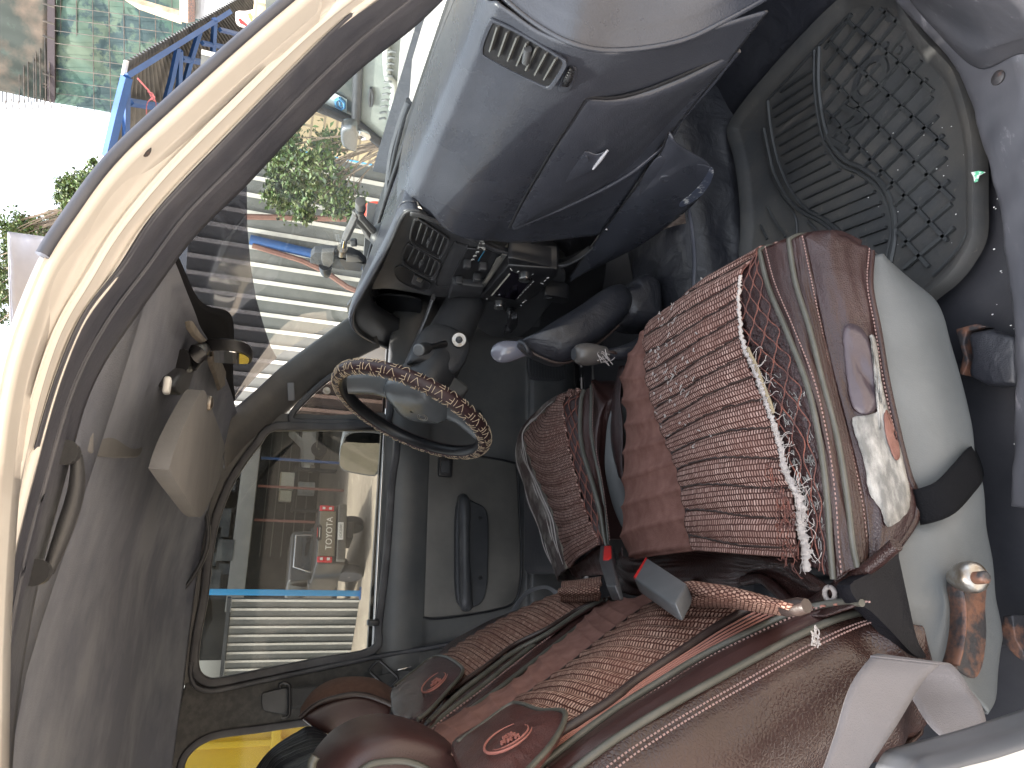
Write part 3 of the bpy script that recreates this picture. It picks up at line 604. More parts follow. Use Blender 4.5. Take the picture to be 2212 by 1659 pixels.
visor([(620, 437), (642, 470), (690, 580), (706, 625), (698, 652), (702, 682), (668, 768), (628, 838), (606, 843), (560, 785), (503, 706), (498, 680), (530, 590), (592, 470)], 0, 0, 'lighter gray sun visor hanging loose on the driver side with a corner tilted down', (638, 478), 1.69)
# rear-view mirror
rv = thing('rear_view_mirror', 'black interior mirror on a hooked arm below the windscreen header', 'mirror', P(W6(400, 700), z=1.70))
c0 = P(W6(500, 585), x=.385); c1 = P(W6(800, 655), x=.37)
ax = nrm(c1 - c0); o_ = []
mo = closed_cr([P(W6(*q), x=.38) for q in ((505, 590), (560, 583), (650, 585), (740, 598), (800, 620), (822, 650), (800, 680), (700, 678), (580, 672), (500, 655), (493, 620))], 44)
K = len(mo); cen = mo.mean(0); nm_ = np.array([.50, -.86, .0]); L_ = [cen + (mo - cen) * s_ + nm_ * dx for dx, s_ in ((-.014, .90), (-.014, .97), (-.008, 1), (.002, 1), (.010, .93), (.014, .8))]
v = np.vstack(L_); n = len(L_); f = [(i * K + k, i * K + (k + 1) % K, (i + 1) * K + (k + 1) % K, (i + 1) * K + k) for i in range(n - 1) for k in range(K)] + [tuple(range(K)), tuple((n - 1) * K + k for k in range(K))]
MB().add(v, f).build('mirror_housing', M['black'], rv)
MB().prism([cen + (q - cen) * .88 - nm_ * .0155 for q in mo], nm_ * .002).build('mirror_glass', M['mirror'], rv, smooth=False)
MB().prism(PL(W6, [(188, 860), (215, 800), (300, 720), (370, 650), (395, 690), (345, 760), (330, 800), (300, 880), (250, 915), (205, 895)], 'z', 1.735), (0, 0, -.022)).build('mount_base', M['dark'], rv, bevel=.005)
MB().tube([P(W6(360, 700), z=1.72), P(W6(420, 700), z=1.712), P(W6(470, 640), z=1.70), P(W6(520, 600), x=.385)], [.018, .014, .010, .009], 12, 24, flat=.6).build('mirror_arm', M['black'], rv)
MB().box(P(W6(262, 860), z=1.712), (.02, .015, .008)).build('map_light', M['white'], rv, bevel=.003)
# grab handles on the roof rails
for pts, ax_, vals, lab in (([(652, 800), (668, 850), (672, 920), (655, 985), (625, 1040), (592, 1085)], 'y', (.61,), 'dark curved grab handle above the far door window'),
                           ([(248, 650), (250, 720), (240, 790), (215, 870), (190, 940), (155, 1030)], 'y', (-.655,), 'dark grab handle along the near roof rail, half lost in shade')):
    q = PL(V4, pts, ax_, *vals); t = thing('grab_handle', lab, 'grab handle', q[0], 'roof grab handles')
    MB().tube(q, [.006, .008, .009, .009, .008, .006], 12, 40, flat=.7).build('grip', M['dark'], t)
    for e in (q[0], q[-1]): MB().lathe(e + np.array([0, .012 * np.sign(e[1]), .006]), (0, -np.sign(e[1]), -.2), [(0, .010), (.008, .009), (.010, .005)], 14).build('handle_foot', M['dark'], t)
# ================================================================== PASSENGER SEAT
ps = thing('passenger_seat', 'near passenger seat in a torn brown cover of ribbed weave, velour and leather', 'car seat', (.2, -.38, .67), 'front seats')
vf = PL(W2, [(268, 392), (190, 500), (150, 590), (150, 680), (163, 760), (160, 900), (155, 1000), (160, 1100), (153, 1200), (158, 1290), (200, 1355)], 'z', .955, .965, .965, .965)
vb = PL(W2, [(272, 385), (250, 440), (258, 520), (262, 600), (300, 760), (345, 880), (380, 970), (400, 1060), (420, 1160), (428, 1240), (455, 1312)], 'z', .972, .995, .998, .995)
fr_ = [(712, 96), (645, 190), (638, 300), (650, 450), (690, 590), (740, 710), (790, 870), (830, 1020), (862, 1100), (872, 1230), (870, 1342)]
tb = PL(W2, fr_, 'z', .955, .985, .99, .985, .985)
p1_ = PL(W2, [(722, 92), (760, 240), (838, 430), (918, 640), (970, 870), (1000, 1100), (1012, 1280), (1025, 1432)], 'z', .95, .975, .978, .975)
p2_ = PL(W2, [(842, 48), (870, 220), (928, 410), (980, 620), (1040, 850), (1082, 1100), (1105, 1290), (1125, 1385)], 'z', .935, .955, .958, .955)
s3_ = PL(W2, [(900, 32), (962, 330), (1020, 600), (1090, 860), (1140, 1080), (1162, 1250), (1160, 1350)], 'z', .925, .935, .935, .93)
hm_ = PL(W2, [(1176, 95), (1168, 240), (1200, 420), (1232, 620), (1282, 850), (1322, 1010), (1352, 1090), (1345, 1190), (1275, 1295)], 'y', -.628, -.648, -.655, -.652)
NC = 150
cvf, cvb, ctb, cp1, cp2, cs3, chm = [cr(x, NC) for x in (vf, vb, tb, p1_, p2_, s3_, hm_)]
def front_ext(cols, n=4):
    """roll the cover over the front edge of the cushion"""
    o = []
    for c in cols:
        d = nrm(c[0] - c[6]); e = [c[0] + d * .004 * k + np.array([0, 0, -.012 * k - .003 * k * k]) for k in range(n, 0, -1)]
        e = [c[0] + np.array([.012, 0, -.10]), c[0] + np.array([.018, 0, -.05]), c[0] + np.array([.010, 0, -.016])]
        o.append(np.vstack([e, c]))
    return o
# velour: far roll-over edge, then a quilted surface with cross seams
low = cvf + np.array([0, .03, -.035]); low2 = cvf + np.array([0, .036, -.11])
cols = front_ext([low2, low, cvf, cvf * .55 + cvb * .45 + [0, 0, .010], cvb])
NQ = 12.0
def quilt(u, v): return .0075 * np.abs(np.sin(np.pi * u * NQ + .9 * np.sin(v * 2.5))) ** .45 + .0025 * noise2(u, v, 2.2, 4) + .001 * noise2(u, v, 9, 9)
gq = disp(surf(cols, 260, 14), quilt)
cush = MB().grid(gq).build('cushion_cover', M['velour'], ps, solid=.003, flipcam=True, label='brown velour panel of the seat cover')
# woven ribs
NR = 15.5
def ribs(u, v): return .0075 * np.abs(np.sin(np.pi * (u * NR + .25 * np.sin(v * 3 + u * 9)))) ** .6 + .003 * noise2(u, v, 1.8, 14) + .0012 * noise2(u, v, 7, 15)
cols = front_ext([cvb + [0, 0, -.001], cvb * .5 + ctb * .5 + [0, 0, .008], ctb])
g = surf(cols, 330, 30); g = disp(g, ribs)
MB().grid(g).build('woven_panel', M['weave'], ps, solid=.004, flipcam=True, label='ribbed brown and pink woven panel, pulled and thready')
woven = g
def valleys(g, ph, n, name, r=.0011, sc=1.0):
    mb = MB(); a, b = g.shape[:2]; vv = np.linspace(0, 1, b); uu = np.linspace(0, 1, a)
    for k in range(n + 2):
        pts = []
        for j in range(0, b):
            f = ph(uu, vv[j]) - k; i = np.where(np.diff(np.sign(f)) > 0)[0]
            if len(i): pts.append(g[i[0], j] + [0, 0, .0006])
        if len(pts) > 5: mb.tube(pts, r, 5, cap=False)
    return mb.build(name, M['welt'], ps)
valleys(woven, lambda u, v: u * NR + .25 * np.sin(v * 3 + u * 9), 16, 'rib_seam_shade', .0016)  # dark threads laid in the valleys paint the shade between ribs
valleys(gq[:, 20:], lambda u, v: u * NQ + .9 / np.pi * np.sin((v * .64 + .36) * 2.5), 13, 'quilt_seam_shade', .0014)  # dark threads along the quilting also paint the shade in its folds
# seam between velour and weave
MB().tube(cvb + [0, 0, .001], .0016, 6).build('panel_seam', M['welt'], ps)
# zigzag leather between weave and first piping (cracked)
cols = front_ext([ctb + [0, .008, -.003], ctb * .4 + cp1 * .6 + [0, 0, .001], cp1])
def crk(u, v): return .0012 * noise2(u, v, 6, 31) - .0025 * (u > .4) * (np.abs(noise2(u, v * .5, 22, 33)) < .05)
patch(cols, 240, 18, 'stitched_leather_panel', M['lea2'], ps, crk, label='cracked leather strip with wavy red stitching')
mb = MB()
for k in range(5):
    t = .12 + .17 * k; pts = []
    for i in range(NC):
        tt = t + .075 * math.sin(i * .42 + (k % 2) * math.pi) * (1 if i < 95 else .7)
        pts.append(ctb[i] * (1 - tt) + cp1[i] * tt + np.array([0, 0, .0035]))
    mb.tube(pts, .0008, 5, cap=False)
mb.build('wavy_stitching', M['redstitch'], ps)
# pale hair cracks in the old leather
mb = MB(); r_ = random.Random(3)
for k in range(75):
    i = int(r_.triangular(55, 148, 120)); t = r_.uniform(.05, .8); pts = []; q = np.array([float(i), t])
    for s_ in range(r_.randint(4, 8)):
        ii = int(min(max(q[0], 0), NC - 1)); pts.append(ctb[ii] * (1 - q[1]) + cp1[ii] * q[1] + np.array([0, 0, .0022])); q += [r_.uniform(-2.2, 2.2), r_.uniform(-.05, .07)]
    mb.tube(pts, .0004, 4, cap=False)
mb.build('leather_cracks', M['worn'], ps)
# bands between pipings
def wr(seed, a=.0014): return lambda u, v: a * noise2(u, v, 5, seed) + a * .6 * noise2(u, v * .4, 14, seed + 1)
patch(front_ext([cp1, cp1 * .5 + cp2 * .5 + [0, -.001, .004], cp2]), 160, 8, 'leather_band', M['lea'], ps, wr(41))
patch(front_ext([cp2, cp2 * .5 + cs3 * .5 + [0, -.001, .002], cs3]), 160, 8, 'leather_band', M['lea'], ps, wr(43))
def bolst(u, v): return .004 * noise2(u, v, 1.6, 44) + .0022 * noise2(u, v, 5, 45) - .006 * np.exp(-((u - .42 - .25 * v) / .03) ** 2) * (v > .35)
cols = front_ext([cs3, cs3 * .62 + chm * .38 + [.0, -.012, .006], cs3 * .25 + chm * .75 + [0, -.010, .003], chm])
cols[3][:3] = chm[0] + np.array([[-.004, .022, -.022], [.002, .012, -.012], [.003, .004, -.004]])
cols[1][:3] = cols[1][3] + np.array([[.008, .010, -.06], [.012, .006, -.03], [.007, .001, -.010]])
cols[2][:3] = cols[2][3] + np.array([[.002, .02, -.03], [.008, .010, -.016], [.006, .004, -.006]])
side = surf(cols, 200, 12); side = disp(side, bolst)
MB().grid(side).build('side_bolster_cover', M['lea2'], ps, solid=.003, flipcam=True)
# pipings and stitch rows
for nm, c, o in (('piping', cp1, .004), ('piping', cp2, .004)):
    c2 = front_ext([c])[0]; MB().tube(c2 + [0, 0, o - .001], .0036, 10).build(nm, M['piping'], ps)
def stitches(name, c, off, n, mat, r=.0008, ln=.55, parent=ps):
    c = cr(c, n * 4); mb = MB()
    for i in range(n - 1): mb.tube([c[4 * i] + off, c[4 * i + 2] + off], r, 5)
    return mb.build(name, mat, parent)
stitches('stitch_row', cp1 + np.array([0, -.014, 0]), np.array([0, 0, .004]), 90, M['stitch'])
stitches('stitch_row', cs3, np.array([0, 0, .004]), 90, M['stitch'])
stitches('stitch_row', cs3 + np.array([0, .008, .002]), np.array([0, 0, .004]), 90, M['stitch'])
hem = chm
MB().tube(hem, [.004, .005, .005, .006], 8).build('cover_hem', M['lea'], ps)
stitches('stitch_row', chm + np.array([0, -.004, .012]), np.array([0, -.003, 0]), 80, M['stitch'])
# worn-through patch on the bolster: cloth backing, hole and torn rim
def onside(u, v): i = min(int(u * (side.shape[0] - 1)), side.shape[0] - 1); j = min(int(v * (side.shape[1] - 1)), side.shape[1] - 1); return side[i, j]
def nearest_on(gr, q, nrmoff):
    pr = getattr(nearest_on, 'c', {})
    k = id(gr)
    if k not in pr:
        c = (gr.reshape(-1, 3) - E) @ R; pr[k] = (np.stack([CX + F * c[:, 0] / c[:, 2], CY + F * c[:, 1] / c[:, 2]], 1), gr.reshape(-1, 3)); nearest_on.c = pr
    d = ((pr[k][0] - q) ** 2).sum(1); i = d.argsort()[:3]; w_ = 1 / (d[i] + 1e-3)
    p = (pr[k][1][i] * w_[:, None]).sum(0) / w_.sum(); return p + nrmoff
def decal(gr, view, pts, name, mat, parent, off, n=26, jag=0, seed=0, solid=.0012, label=None):
    """a shaped patch lying on a surface (its outline given, filled by rings so it follows the form)"""
    rr = random.Random(seed); q = np.array([view(*p) for p in pts]); o = closed_cr([np.array([a, b, 0]) for a, b in q], n)[:, :2]
    c = o.mean(0); K = len(o); jit = np.array([1 + jag * rr.uniform(-1, 1) for _ in range(K)]); lay = []
    for s_ in (1, .8, .6, .4, .2, .04): lay.append([nearest_on(gr, c + (p - c) * s_ * (j_ if s_ == 1 else 1), off) for p, j_ in zip(o, jit)])
    v = np.array(lay).reshape(-1, 3); f = [(i * K + k, i * K + (k + 1) % K, (i + 1) * K + (k + 1) % K, (i + 1) * K + k) for i in range(5) for k in range(K)] + [tuple(5 * K + k for k in range(K))]
    return MB().add(v, f).build(name, mat, parent, solid=solid, flipcam=True, label=label)
side2 = cru(cru(side[::4, ::4], 6).transpose(1, 0, 2), 4).transpose(1, 0, 2)
so_ = np.array([0, -.0035, .0015])
decal(side2, W2, [(1165, 440), (1188, 470), (1205, 600), (1230, 720), (1275, 860), (1312, 1010), (1325, 1090), (1310, 1165), (1235, 1215), (1205, 1150), (1160, 1080), (1140, 960), (1105, 850), (1092, 775), (1150, 765), (1200, 735), (1190, 600), (1172, 500)], 'worn_patch', M['worn'], ps, so_, 90, .012, 5, label='leather worn through to pale cloth backing')
decal(side2, W2, [(1225, 745), (1250, 790), (1275, 880), (1280, 935), (1262, 945), (1235, 880), (1218, 800)], 'torn_hole', M['velour'], ps, so_ * 1.6, 30, .02, 6)
decal(side2, W2, [(1060, 400), (1120, 400), (1165, 470), (1195, 600), (1195, 720), (1150, 760), (1095, 730), (1075, 640), (1060, 520)], 'polished_patch', pm('worn_leather_sheen', (.058, .043, .050), .33, (.08, .062, .07), 12, bump=.4, bscale=300), ps, so_ * .5, 40, .01, 7)
# frayed edge of the weave: ragged white strip and loose threads
mb = MB(); fp = np.array([W2(*q) for q in [(645, 190), (636, 300), (650, 450), (665, 510), (690, 560), (720, 640), (750, 720), (775, 800), (800, 880), (815, 960), (840, 1030), (870, 1090), (885, 1160), (880, 1230), (900, 1300), (905, 1400)]])
fc = [P(q, z=.9925 if i < 12 else .988) for i, q in enumerate(fp)]; fc = cr(fc, 200); r_ = random.Random(11); prev = None
wd = np.interp(np.arange(200), [0, 40, 60, 80, 110, 130, 160, 180, 199], [.002, .003, .013, .016, .009, .008, .014, .018, .014])
a_ = [fc[i] + np.array([0, -1, 0]) * wd[i] * .65 * r_.uniform(.55, 1.15) + np.array([0, 0, r_.uniform(-.002, .003)]) for i in range(200)]
b_ = [fc[i] + np.array([0, 1, 0]) * .002 * r_.uniform(.5, 2) + np.array([0, 0, .003 + r_.uniform(-.001, .002)]) for i in range(200)]
MB().grid(np.array([b_, [(x + y) / 2 + np.array([0, 0, .003 * r_.random()]) for x, y in zip(a_, b_)], a_]).transpose(1, 0, 2)).build('frayed_edge', M['fray'], ps, solid=.0015, flipcam=True, label='pale frayed backing where the weave tore away')
MB().grid(np.array([[fc[i] + [0, -.002, .002], fc[i] + [0, -.010, .0035]] for i in range(52, 104)])).build('exposed_foam', pm('yellow_foam', (.33, .26, .16), .95, (.25, .2, .13), 40), ps, solid=.002, flipcam=True)
mb = MB()
for k in range(85):
    i = int(r_.triangular(40, 199, 185)); p = fc[i].copy() + [r_.uniform(-.006, .006), -wd[i] * r_.random(), .004]; pts = [p]; d = np.array([r_.uniform(-1, 1), r_.uniform(-1, .7), 0]); d = nrm(d)
    for s_ in range(6): d = nrm(d + np.array([r_.uniform(-.7, .7), r_.uniform(-.7, .7), 0])); pts.append(pts[-1] + d * r_.uniform(.002, .005) + np.array([0, 0, r_.uniform(-.0014, .0008)]))
    mb.tube(cr(pts, 12), .0004, 4, cap=False)
mb.build('loose_threads', M['fray'], ps)['kind'] = 'stuff'
mb = MB()
for k in range(60):
    i = int(r_.triangular(120, 199, 175)); p = fc[i].copy() + [0, .01 + .02 * r_.random(), .006]; pts = [p]
    for s_ in range(5): pts.append(pts[-1] + np.array([r_.uniform(-.010, .004), r_.uniform(-.006, .006), r_.uniform(-.001, .001)]))
    mb.tube(cr(pts, 12), .0005, 4, cap=False)
mb.build('loose_threads', M['redstitch'], ps)['kind'] = 'stuff'
# white lint on the ribs
mb = MB()
for k in range(70):
    i = int(r_.gauss(130, 45)); j = int(r_.gauss(20, 8)); i = min(max(i, 10), 320); j = min(max(j, 3), woven.shape[1] - 3)
    p = woven[i, j] + np.array([0, 0, .002]); mb.tube(cr([p + np.array([r_.uniform(-.004, .004), r_.uniform(-.005, .005), r_.uniform(0, .001)]) for _ in range(4)], 8), .0007, 4, cap=False)
mb.build('lint', M['fray'], ps)['kind'] = 'stuff'
# back hem of the cushion cover: leather flap at the rear
bk = [PL(W2, [(150, 1300), (160, 1345), (260, 1345), (440, 1308), (620, 1325), (800, 1345), (870, 1345), (905, 1400), (1010, 1480)], 'z', .965),
      PL(W2, [(130, 1400), (200, 1430), (330, 1400), (450, 1380), (620, 1390), (780, 1385), (880, 1420), (920, 1460), (1010, 1490)], 'z', .952),
      PL(W2, [(140, 1480), (240, 1500), (400, 1490), (600, 1470), (700, 1430), (800, 1470), (880, 1530), (950, 1510), (1015, 1498)], 'z', .935)]
patch(bk, 110, 12, 'rear_skirt', M['lea'], ps, lambda u, v: .006 * noise2(u, v, 3, 51) + .003 * noise2(u, v, 9, 52))
MB().tube(PL(W2, [(650, 1440), (720, 1428), (780, 1470), (850, 1535), (900, 1545), (960, 1515), (1010, 1482), (1090, 1430), (1180, 1370), (1275, 1290)], 'z', .948, .945, .955, .95), .0075, 10, 60).build('rear_welt', M['lea'], ps)
bk = [cr(PL(W2, [(1025, 1432), (1125, 1385), (1160, 1350), (1275, 1295)], 'z', .965, .95, .93, .90), 20), cr(PL(W2, [(1010, 1482), (1090, 1430), (1180, 1370), (1280, 1296)], 'z', .955, .945, .93, .90), 20)]
MB().grid(np.array(bk).transpose(1, 0, 2)).build('rear_skirt', M['lea'], ps, solid=.003, flipcam=True)
p = P(W2(1003, 1492), z=.965); MB().tube([p + [.008 * math.cos(a), .008 * math.sin(a), .0] for a in np.linspace(0, 6.0, 12)], .003, 8).build('eyelet', M['fray'], ps)
# gray vinyl base of the seat
gt = cr([p + np.array([-.006, .012, .004]) for p in hm_[:1]] + [p + np.array([0, .012, .01]) for p in hm_[1:]] + PL(W5, [(1290, 300), (1330, 380), (1480, 560), (1650, 660)], 'y', -.64), 110)
gb = cr(PL(W2, [(1210, 120), (1320, 210), (1420, 290), (1460, 360), (1490, 470), (1545, 650), (1585, 810), (1598, 920), (1625, 1050), (1645, 1230), (1672, 1420), (1700, 1650)], 'y', -.60, -.635, -.65, -.65, -.65) + PL(W5, [(2080, 620), (2060, 860), (2010, 960)], 'y', -.65), 110)
mid = gt * .5 + gb * .5 + np.array([.0, -.016, .0]); mid2 = gt * .12 + gb * .88 + np.array([0, -.010, 0])
g = np.array([gt, mid, mid2, gb, gb + np.array([0, .02, -.012]), gb + np.array([0, .05, -.015])]); g = cru(g, 8).transpose(1, 0, 2)
g = disp(g, lambda u, v: .003 * noise2(u, v, 2.2, 61) + .0035 * noise2(u, v * .5, 7, 62) * (u > .55))
base = MB().grid(g).build('seat_base', M['gray_v'], ps, solid=.003, flipcam=True); gbase = g
# front wall of the base, inner box under the cover
MB().box((.20, -.385, .80), (.36, .40, .20)).build('seat_frame', M['carpet'], ps, bevel=.02)
fw = np.array([[gt[0] * (1 - t) + gb[0] * t + np.array([.012 * math.sin(3 * t), 0, 0]) + np.array([.0, s_ * .42, 0]) for t in np.linspace(0, 1, 8)] for s_ in np.linspace(0, 1, 8)])
MB().grid(fw).build('base_front', M['gray_v'], ps, solid=.003)
# black inset wedge between base and backrest
wd_ = closed_cr([p for p in PL(W5, [(1285, 275), (1400, 205), (1540, 105), (1545, 130), (1590, 340), (1640, 560), (1690, 660), (1620, 645), (1500, 520), (1400, 420), (1330, 370)], 'y', -.668)], 50)
MB().prism(wd_, (0, .02, 0)).build('side_gusset', leather('black_gusset', (.006, .006, .008), (.010, .010, .012), .5, 260, .3, .3, .15), ps, bevel=.005)
# elastic strap over the base
st = [P(W2(*q), y=y) for q, y in (((1350, 1140), -.655), ((1400, 1130), -.668), ((1480, 1095), -.680), ((1560, 1010), -.678), ((1600, 960), -.668), ((1612, 945), -.62))]
c_ = cr(st, 30); t_ = np.gradient(c_, axis=0); wv = []
for i in range(30):
    s_ = nrm(np.cross(t_[i], [0, -1, 0])); h = .021; wv.append([c_[i] + s_ * h * k + np.array([0, -.002 * (1 - k * k), 0]) for k in np.linspace(-1, 1, 7)])
MB().grid(np.array(wv)).build('elastic_strap', M['elastic'], ps, solid=.002, flipcam=True)
# recliner bracket with its ball stud
br_ = closed_cr(PL(W5, [(1872, 205), (1900, 185), (1950, 180), (2010, 215), (2015, 300), (2008, 400), (2015, 520), (2005, 640), (1985, 730), (1950, 775), (1890, 745), (1845, 705), (1868, 620), (1885, 500), (1885, 380), (1868, 290)], 'y', -.676), 60)
bkt = MB().prism(br_, (0, .006, 0)).build('recliner_bracket', M['rust'], ps, bevel=.0015)
lip = cr(PL(W5, [(1870, 230), (1866, 290), (1882, 380), (1883, 500), (1866, 620), (1843, 700)], 'y', -.684), 30)
MB().grid(np.array([lip + [0, -.004, 0], lip + [-.001, .002, 0], lip + [0, .016, 0]]).transpose(1, 0, 2)).build('bracket_flange', M['rust'], bkt, solid=.002)
p = P(W5(1965, 240), y=-.70); MB().lathe(p + [0, .03, 0], (0.05, -1, .12), [(0, .010), (.008, .014), (.016, .017), (.026, .018), (.033, .016), (.036, .011), (.036, .006)], 24).build('recliner_knob', M['steel'], bkt)
p = P(W5(2005, 238), y=-.716); MB().lathe(p + [0, .012, 0], (0.05, -1, .12), [(0, .007), (.014, .0068), (.016, .005)], 16).build('bolt_end', M['rust'], bkt)
# seat rail feet with rust
rf = MB()
for v_, q in ((W2, [(1515, 410), (1600, 388), (1640, 400), (1560, 420), (1550, 470), (1570, 540), (1545, 600), (1530, 590), (1545, 520)]),):
    rf.prism(PL(v_, q, 'z', .69), (0, 0, -.02))
rf.build('seat_rail_foot', M['rust'], ps, bevel=.002); rf = MB()
rf.prism(PL(W5, [(2095, 440), (2150, 435), (2165, 560), (2212, 640), (2230, 700), (2170, 660), (2110, 600), (2080, 605)], 'z', .71), (0, 0, -.04))
rf.build('seat_rail_foot', M['rust'], ps, bevel=.002)
fb = PL(W2, [(1560, 425), (1640, 410), (1760, 440), (1765, 640), (1640, 640), (1560, 600), (1575, 520)], 'z', .70)
MB().prism(fb, (0, 0, -.035)).build('rail_cover', M['vinyl'], ps, bevel=.008)
# ---------------------------------------------------------------- backrest (passenger)
def SP(view, pts, d=0): return [P(view(*q), pl=(1, 0, .45, SEAT[3] + d)) for q in pts]
bw_n = SP(W5, [(-560, 1330), (-300, 1120), (0, 925), (160, 800), (400, 640), (600, 505), (790, 410), (940, 432)], .004)       # near welt of the weave
bw_f = SP(W4, [(1010, 1110), (1250, 930), (1400, 810), (1560, 705), (1720, 590), (1920, 430), (2110, 290), (2260, 210)], .004)  # weave / velour line
bv_f = SP(W4, [(780, 1080), (1000, 900), (1260, 760), (1450, 640), (1560, 520), (1700, 410), (1860, 250), (1960, 225), (2100, 215)], -.002)
cwn, cwf, cvv = cr(bw_n, 120), cr(bw_f, 120), cr(bv_f, 120)
NB = 15
def ribsb(u, v): return .007 * np.abs(np.sin(np.pi * (u * NB + .12 * np.sin(v * 3)))) ** .7 + .002 * noise2(u, v, 2, 71)
g = surf([cwf, cwf * .5 + cwn * .5 + [.014, 0, .006], cwn], 300, 24); g = disp(g, ribsb)
MB().grid(g).build('backrest_woven_panel', M['weave_b'], ps, solid=.004, flipcam=True)
g = surf([cvv + [-.03, .02, -.01], cvv, cvv * .5 + cwf * .5 + [.010, 0, .004], cwf], 220, 12)
g = disp(g, lambda u, v: .004 * np.abs(np.sin(np.pi * u * 15 + 1.5 * v)) ** .5 + .003 * noise2(u, v, 3, 72) + .0015 * noise2(u, v, 9, 75))
MB().grid(g).build('backrest_velour_panel', M['velour'], ps, solid=.003, flipcam=True)
MB().tube(cwn + [.003, 0, .003], .0055, 10).build('backrest_welt', M['welt'], ps)
MB().tube(cwf + [.004, 0, .002], .0015, 6).build('panel_seam', M['welt'], ps)
# lowest woven band folding to the cushion
lb = [SP(W5, [(365, 375), (450, 390), (640, 392), (800, 415), (930, 432)], .018), SP(W5, [(385, 300), (470, 330), (660, 345), (830, 365), (955, 385)], .055), SP(W5, [(410, 262), (500, 258), (690, 295), (860, 340), (965, 378)], .065)]
patch(lb, 90, 20, 'backrest_lower_band', M['weave_b'], ps, lambda u, v: .006 * np.abs(np.sin(np.pi * v * 2)) ** .7 + .002 * noise2(u, v, 3, 77))
MB().lathe(P(W5(930, 400), pl=(1, 0, .45, SEAT[3] + .05)), (.1, -1, -.1), [(0, .008), (.02, .009), (.03, .007)], 12).build('band_end', M['welt'], ps)
# gathered strip, pipings, brown band
pp1 = cr(SP(W5, [(-560, 1400), (-250, 1160), (0, 972), (250, 812), (500, 660), (750, 535), (950, 445), (1100, 398), (1250, 377), (1345, 382)], .0), 120)
pp2 = cr([P(W5(*q), y=-.622) for q in [(-560, 1560), (-250, 1310), (0, 1118), (300, 930), (600, 762), (800, 652), (1000, 548), (1200, 462), (1350, 425), (1450, 440), (1505, 482)]], 120)
cw2 = cwn.copy()
g = surf([cwn + [-.004, 0, -.002], (cwn + pp1) / 2 + [-.008, 0, -.004], pp1], 120, 14, lin=True)
g = disp(g, lambda u, v: .003 * np.abs(np.sin(np.pi * v * 5)) * (u < .8) + .001 * noise2(u, v, 8, 81))
MB().grid(g).build('gathered_strip', M['lea'], ps, solid=.003, flipcam=True)
mb = MB()
for k in range(1, 6):
    t = k / 6.0; mb.tube([cwn[i] * (1 - t) + pp1[i] * t + np.array([.001, -.001, .002]) for i in range(0, 116)], .0012, 5, cap=False)
mb.build('gather_stitching', pm('pink_thread', (.36, .16, .12), .8), ps)
MB().tube(pp1 + [.002, -.003, .002], .0042, 10).build('piping', M['piping'], ps)
patch([pp1, pp1 * .5 + pp2 * .5 + [.006, -.006, .0], pp2], 120, 8, 'backrest_band', M['lea_s'], ps, wr(82, .0008))
MB().tube(pp2 + [.001, -.004, .001], .0042, 10).build('piping', M['piping'], ps)
stitches('stitch_row', pp1 + np.array([0, -.013, -.002]), np.array([.003, -.003, 0]), 90, M['stitch'], .0012)
# big leather side panel of the backrest
sb0 = pp2
sb3 = cr([P(W5(*q), y=y) for q, y in (((-300, 2300), -.60), ((0, 1900), -.61), ((400, 1700), -.615), ((900, 1500), -.62), ((1300, 1250), -.62), ((1620, 1120), -.62), ((1680, 960), -.62), ((1690, 820), -.625), ((1640, 660), -.628), ((1560, 540), -.628), ((1512, 490), -.622))], 120)
m1 = sb0 * .8 + sb3 * .2 + [0, -.026, .004]; m2 = sb0 * .45 + sb3 * .55 + [0, -.040, .0]; m3_ = sb0 * .12 + sb3 * .88 + [0, -.022, 0]
g = np.array([sb0, m1, m2, m3_, sb3]); g = cru(g, 14).transpose(1, 0, 2)
def sbd(u, v): return .0035 * noise2(u, v, 2, 91) + .0018 * noise2(u, v, 6, 92) - .010 * np.exp(-((u - .86 + .12 * v) / .035) ** 2) * v ** .5 + .004 * np.exp(-((u - .80 + .12 * v) / .03) ** 2) * v ** .5
g = disp(g, sbd); bside = g
MB().grid(g).build('backrest_side_panel', M['lea_l'], ps, solid=.003, flipcam=True, label='large pebbled brown leather side of the backrest')
for o, n_ in ((np.array([0, -.017, -.008]), 110), (np.array([0, -.025, -.013]), 110)):
    stitches('stitch_row', pp2[:112] + o, np.array([-.004, -.004, 0]), n_, M['stitch'], .0010)
p = P(W5(1100, 555), y=-.652); mb = MB()
for k in range(34):
    q = p + np.array([r_.uniform(-.009, .009), 0, r_.uniform(-.005, .005)]); mb.tube([q, q + [r_.uniform(-.009, .009), -r_.uniform(0, .004), r_.uniform(-.002, .007)]], .0009, 4)
mb.build('tuft', M['fray'], ps)
# back shell of the backrest
bsh = np.array([[a * (1 - t) + np.array([a[0] - .11, a[1] + .46, a[2] + .0]) * t for t in (0, .25, .5, .75, 1)] for a in sb3[10:110:6]])
MB().grid(bsh).build('backrest_back', M['lea_l'], ps, solid=.003)
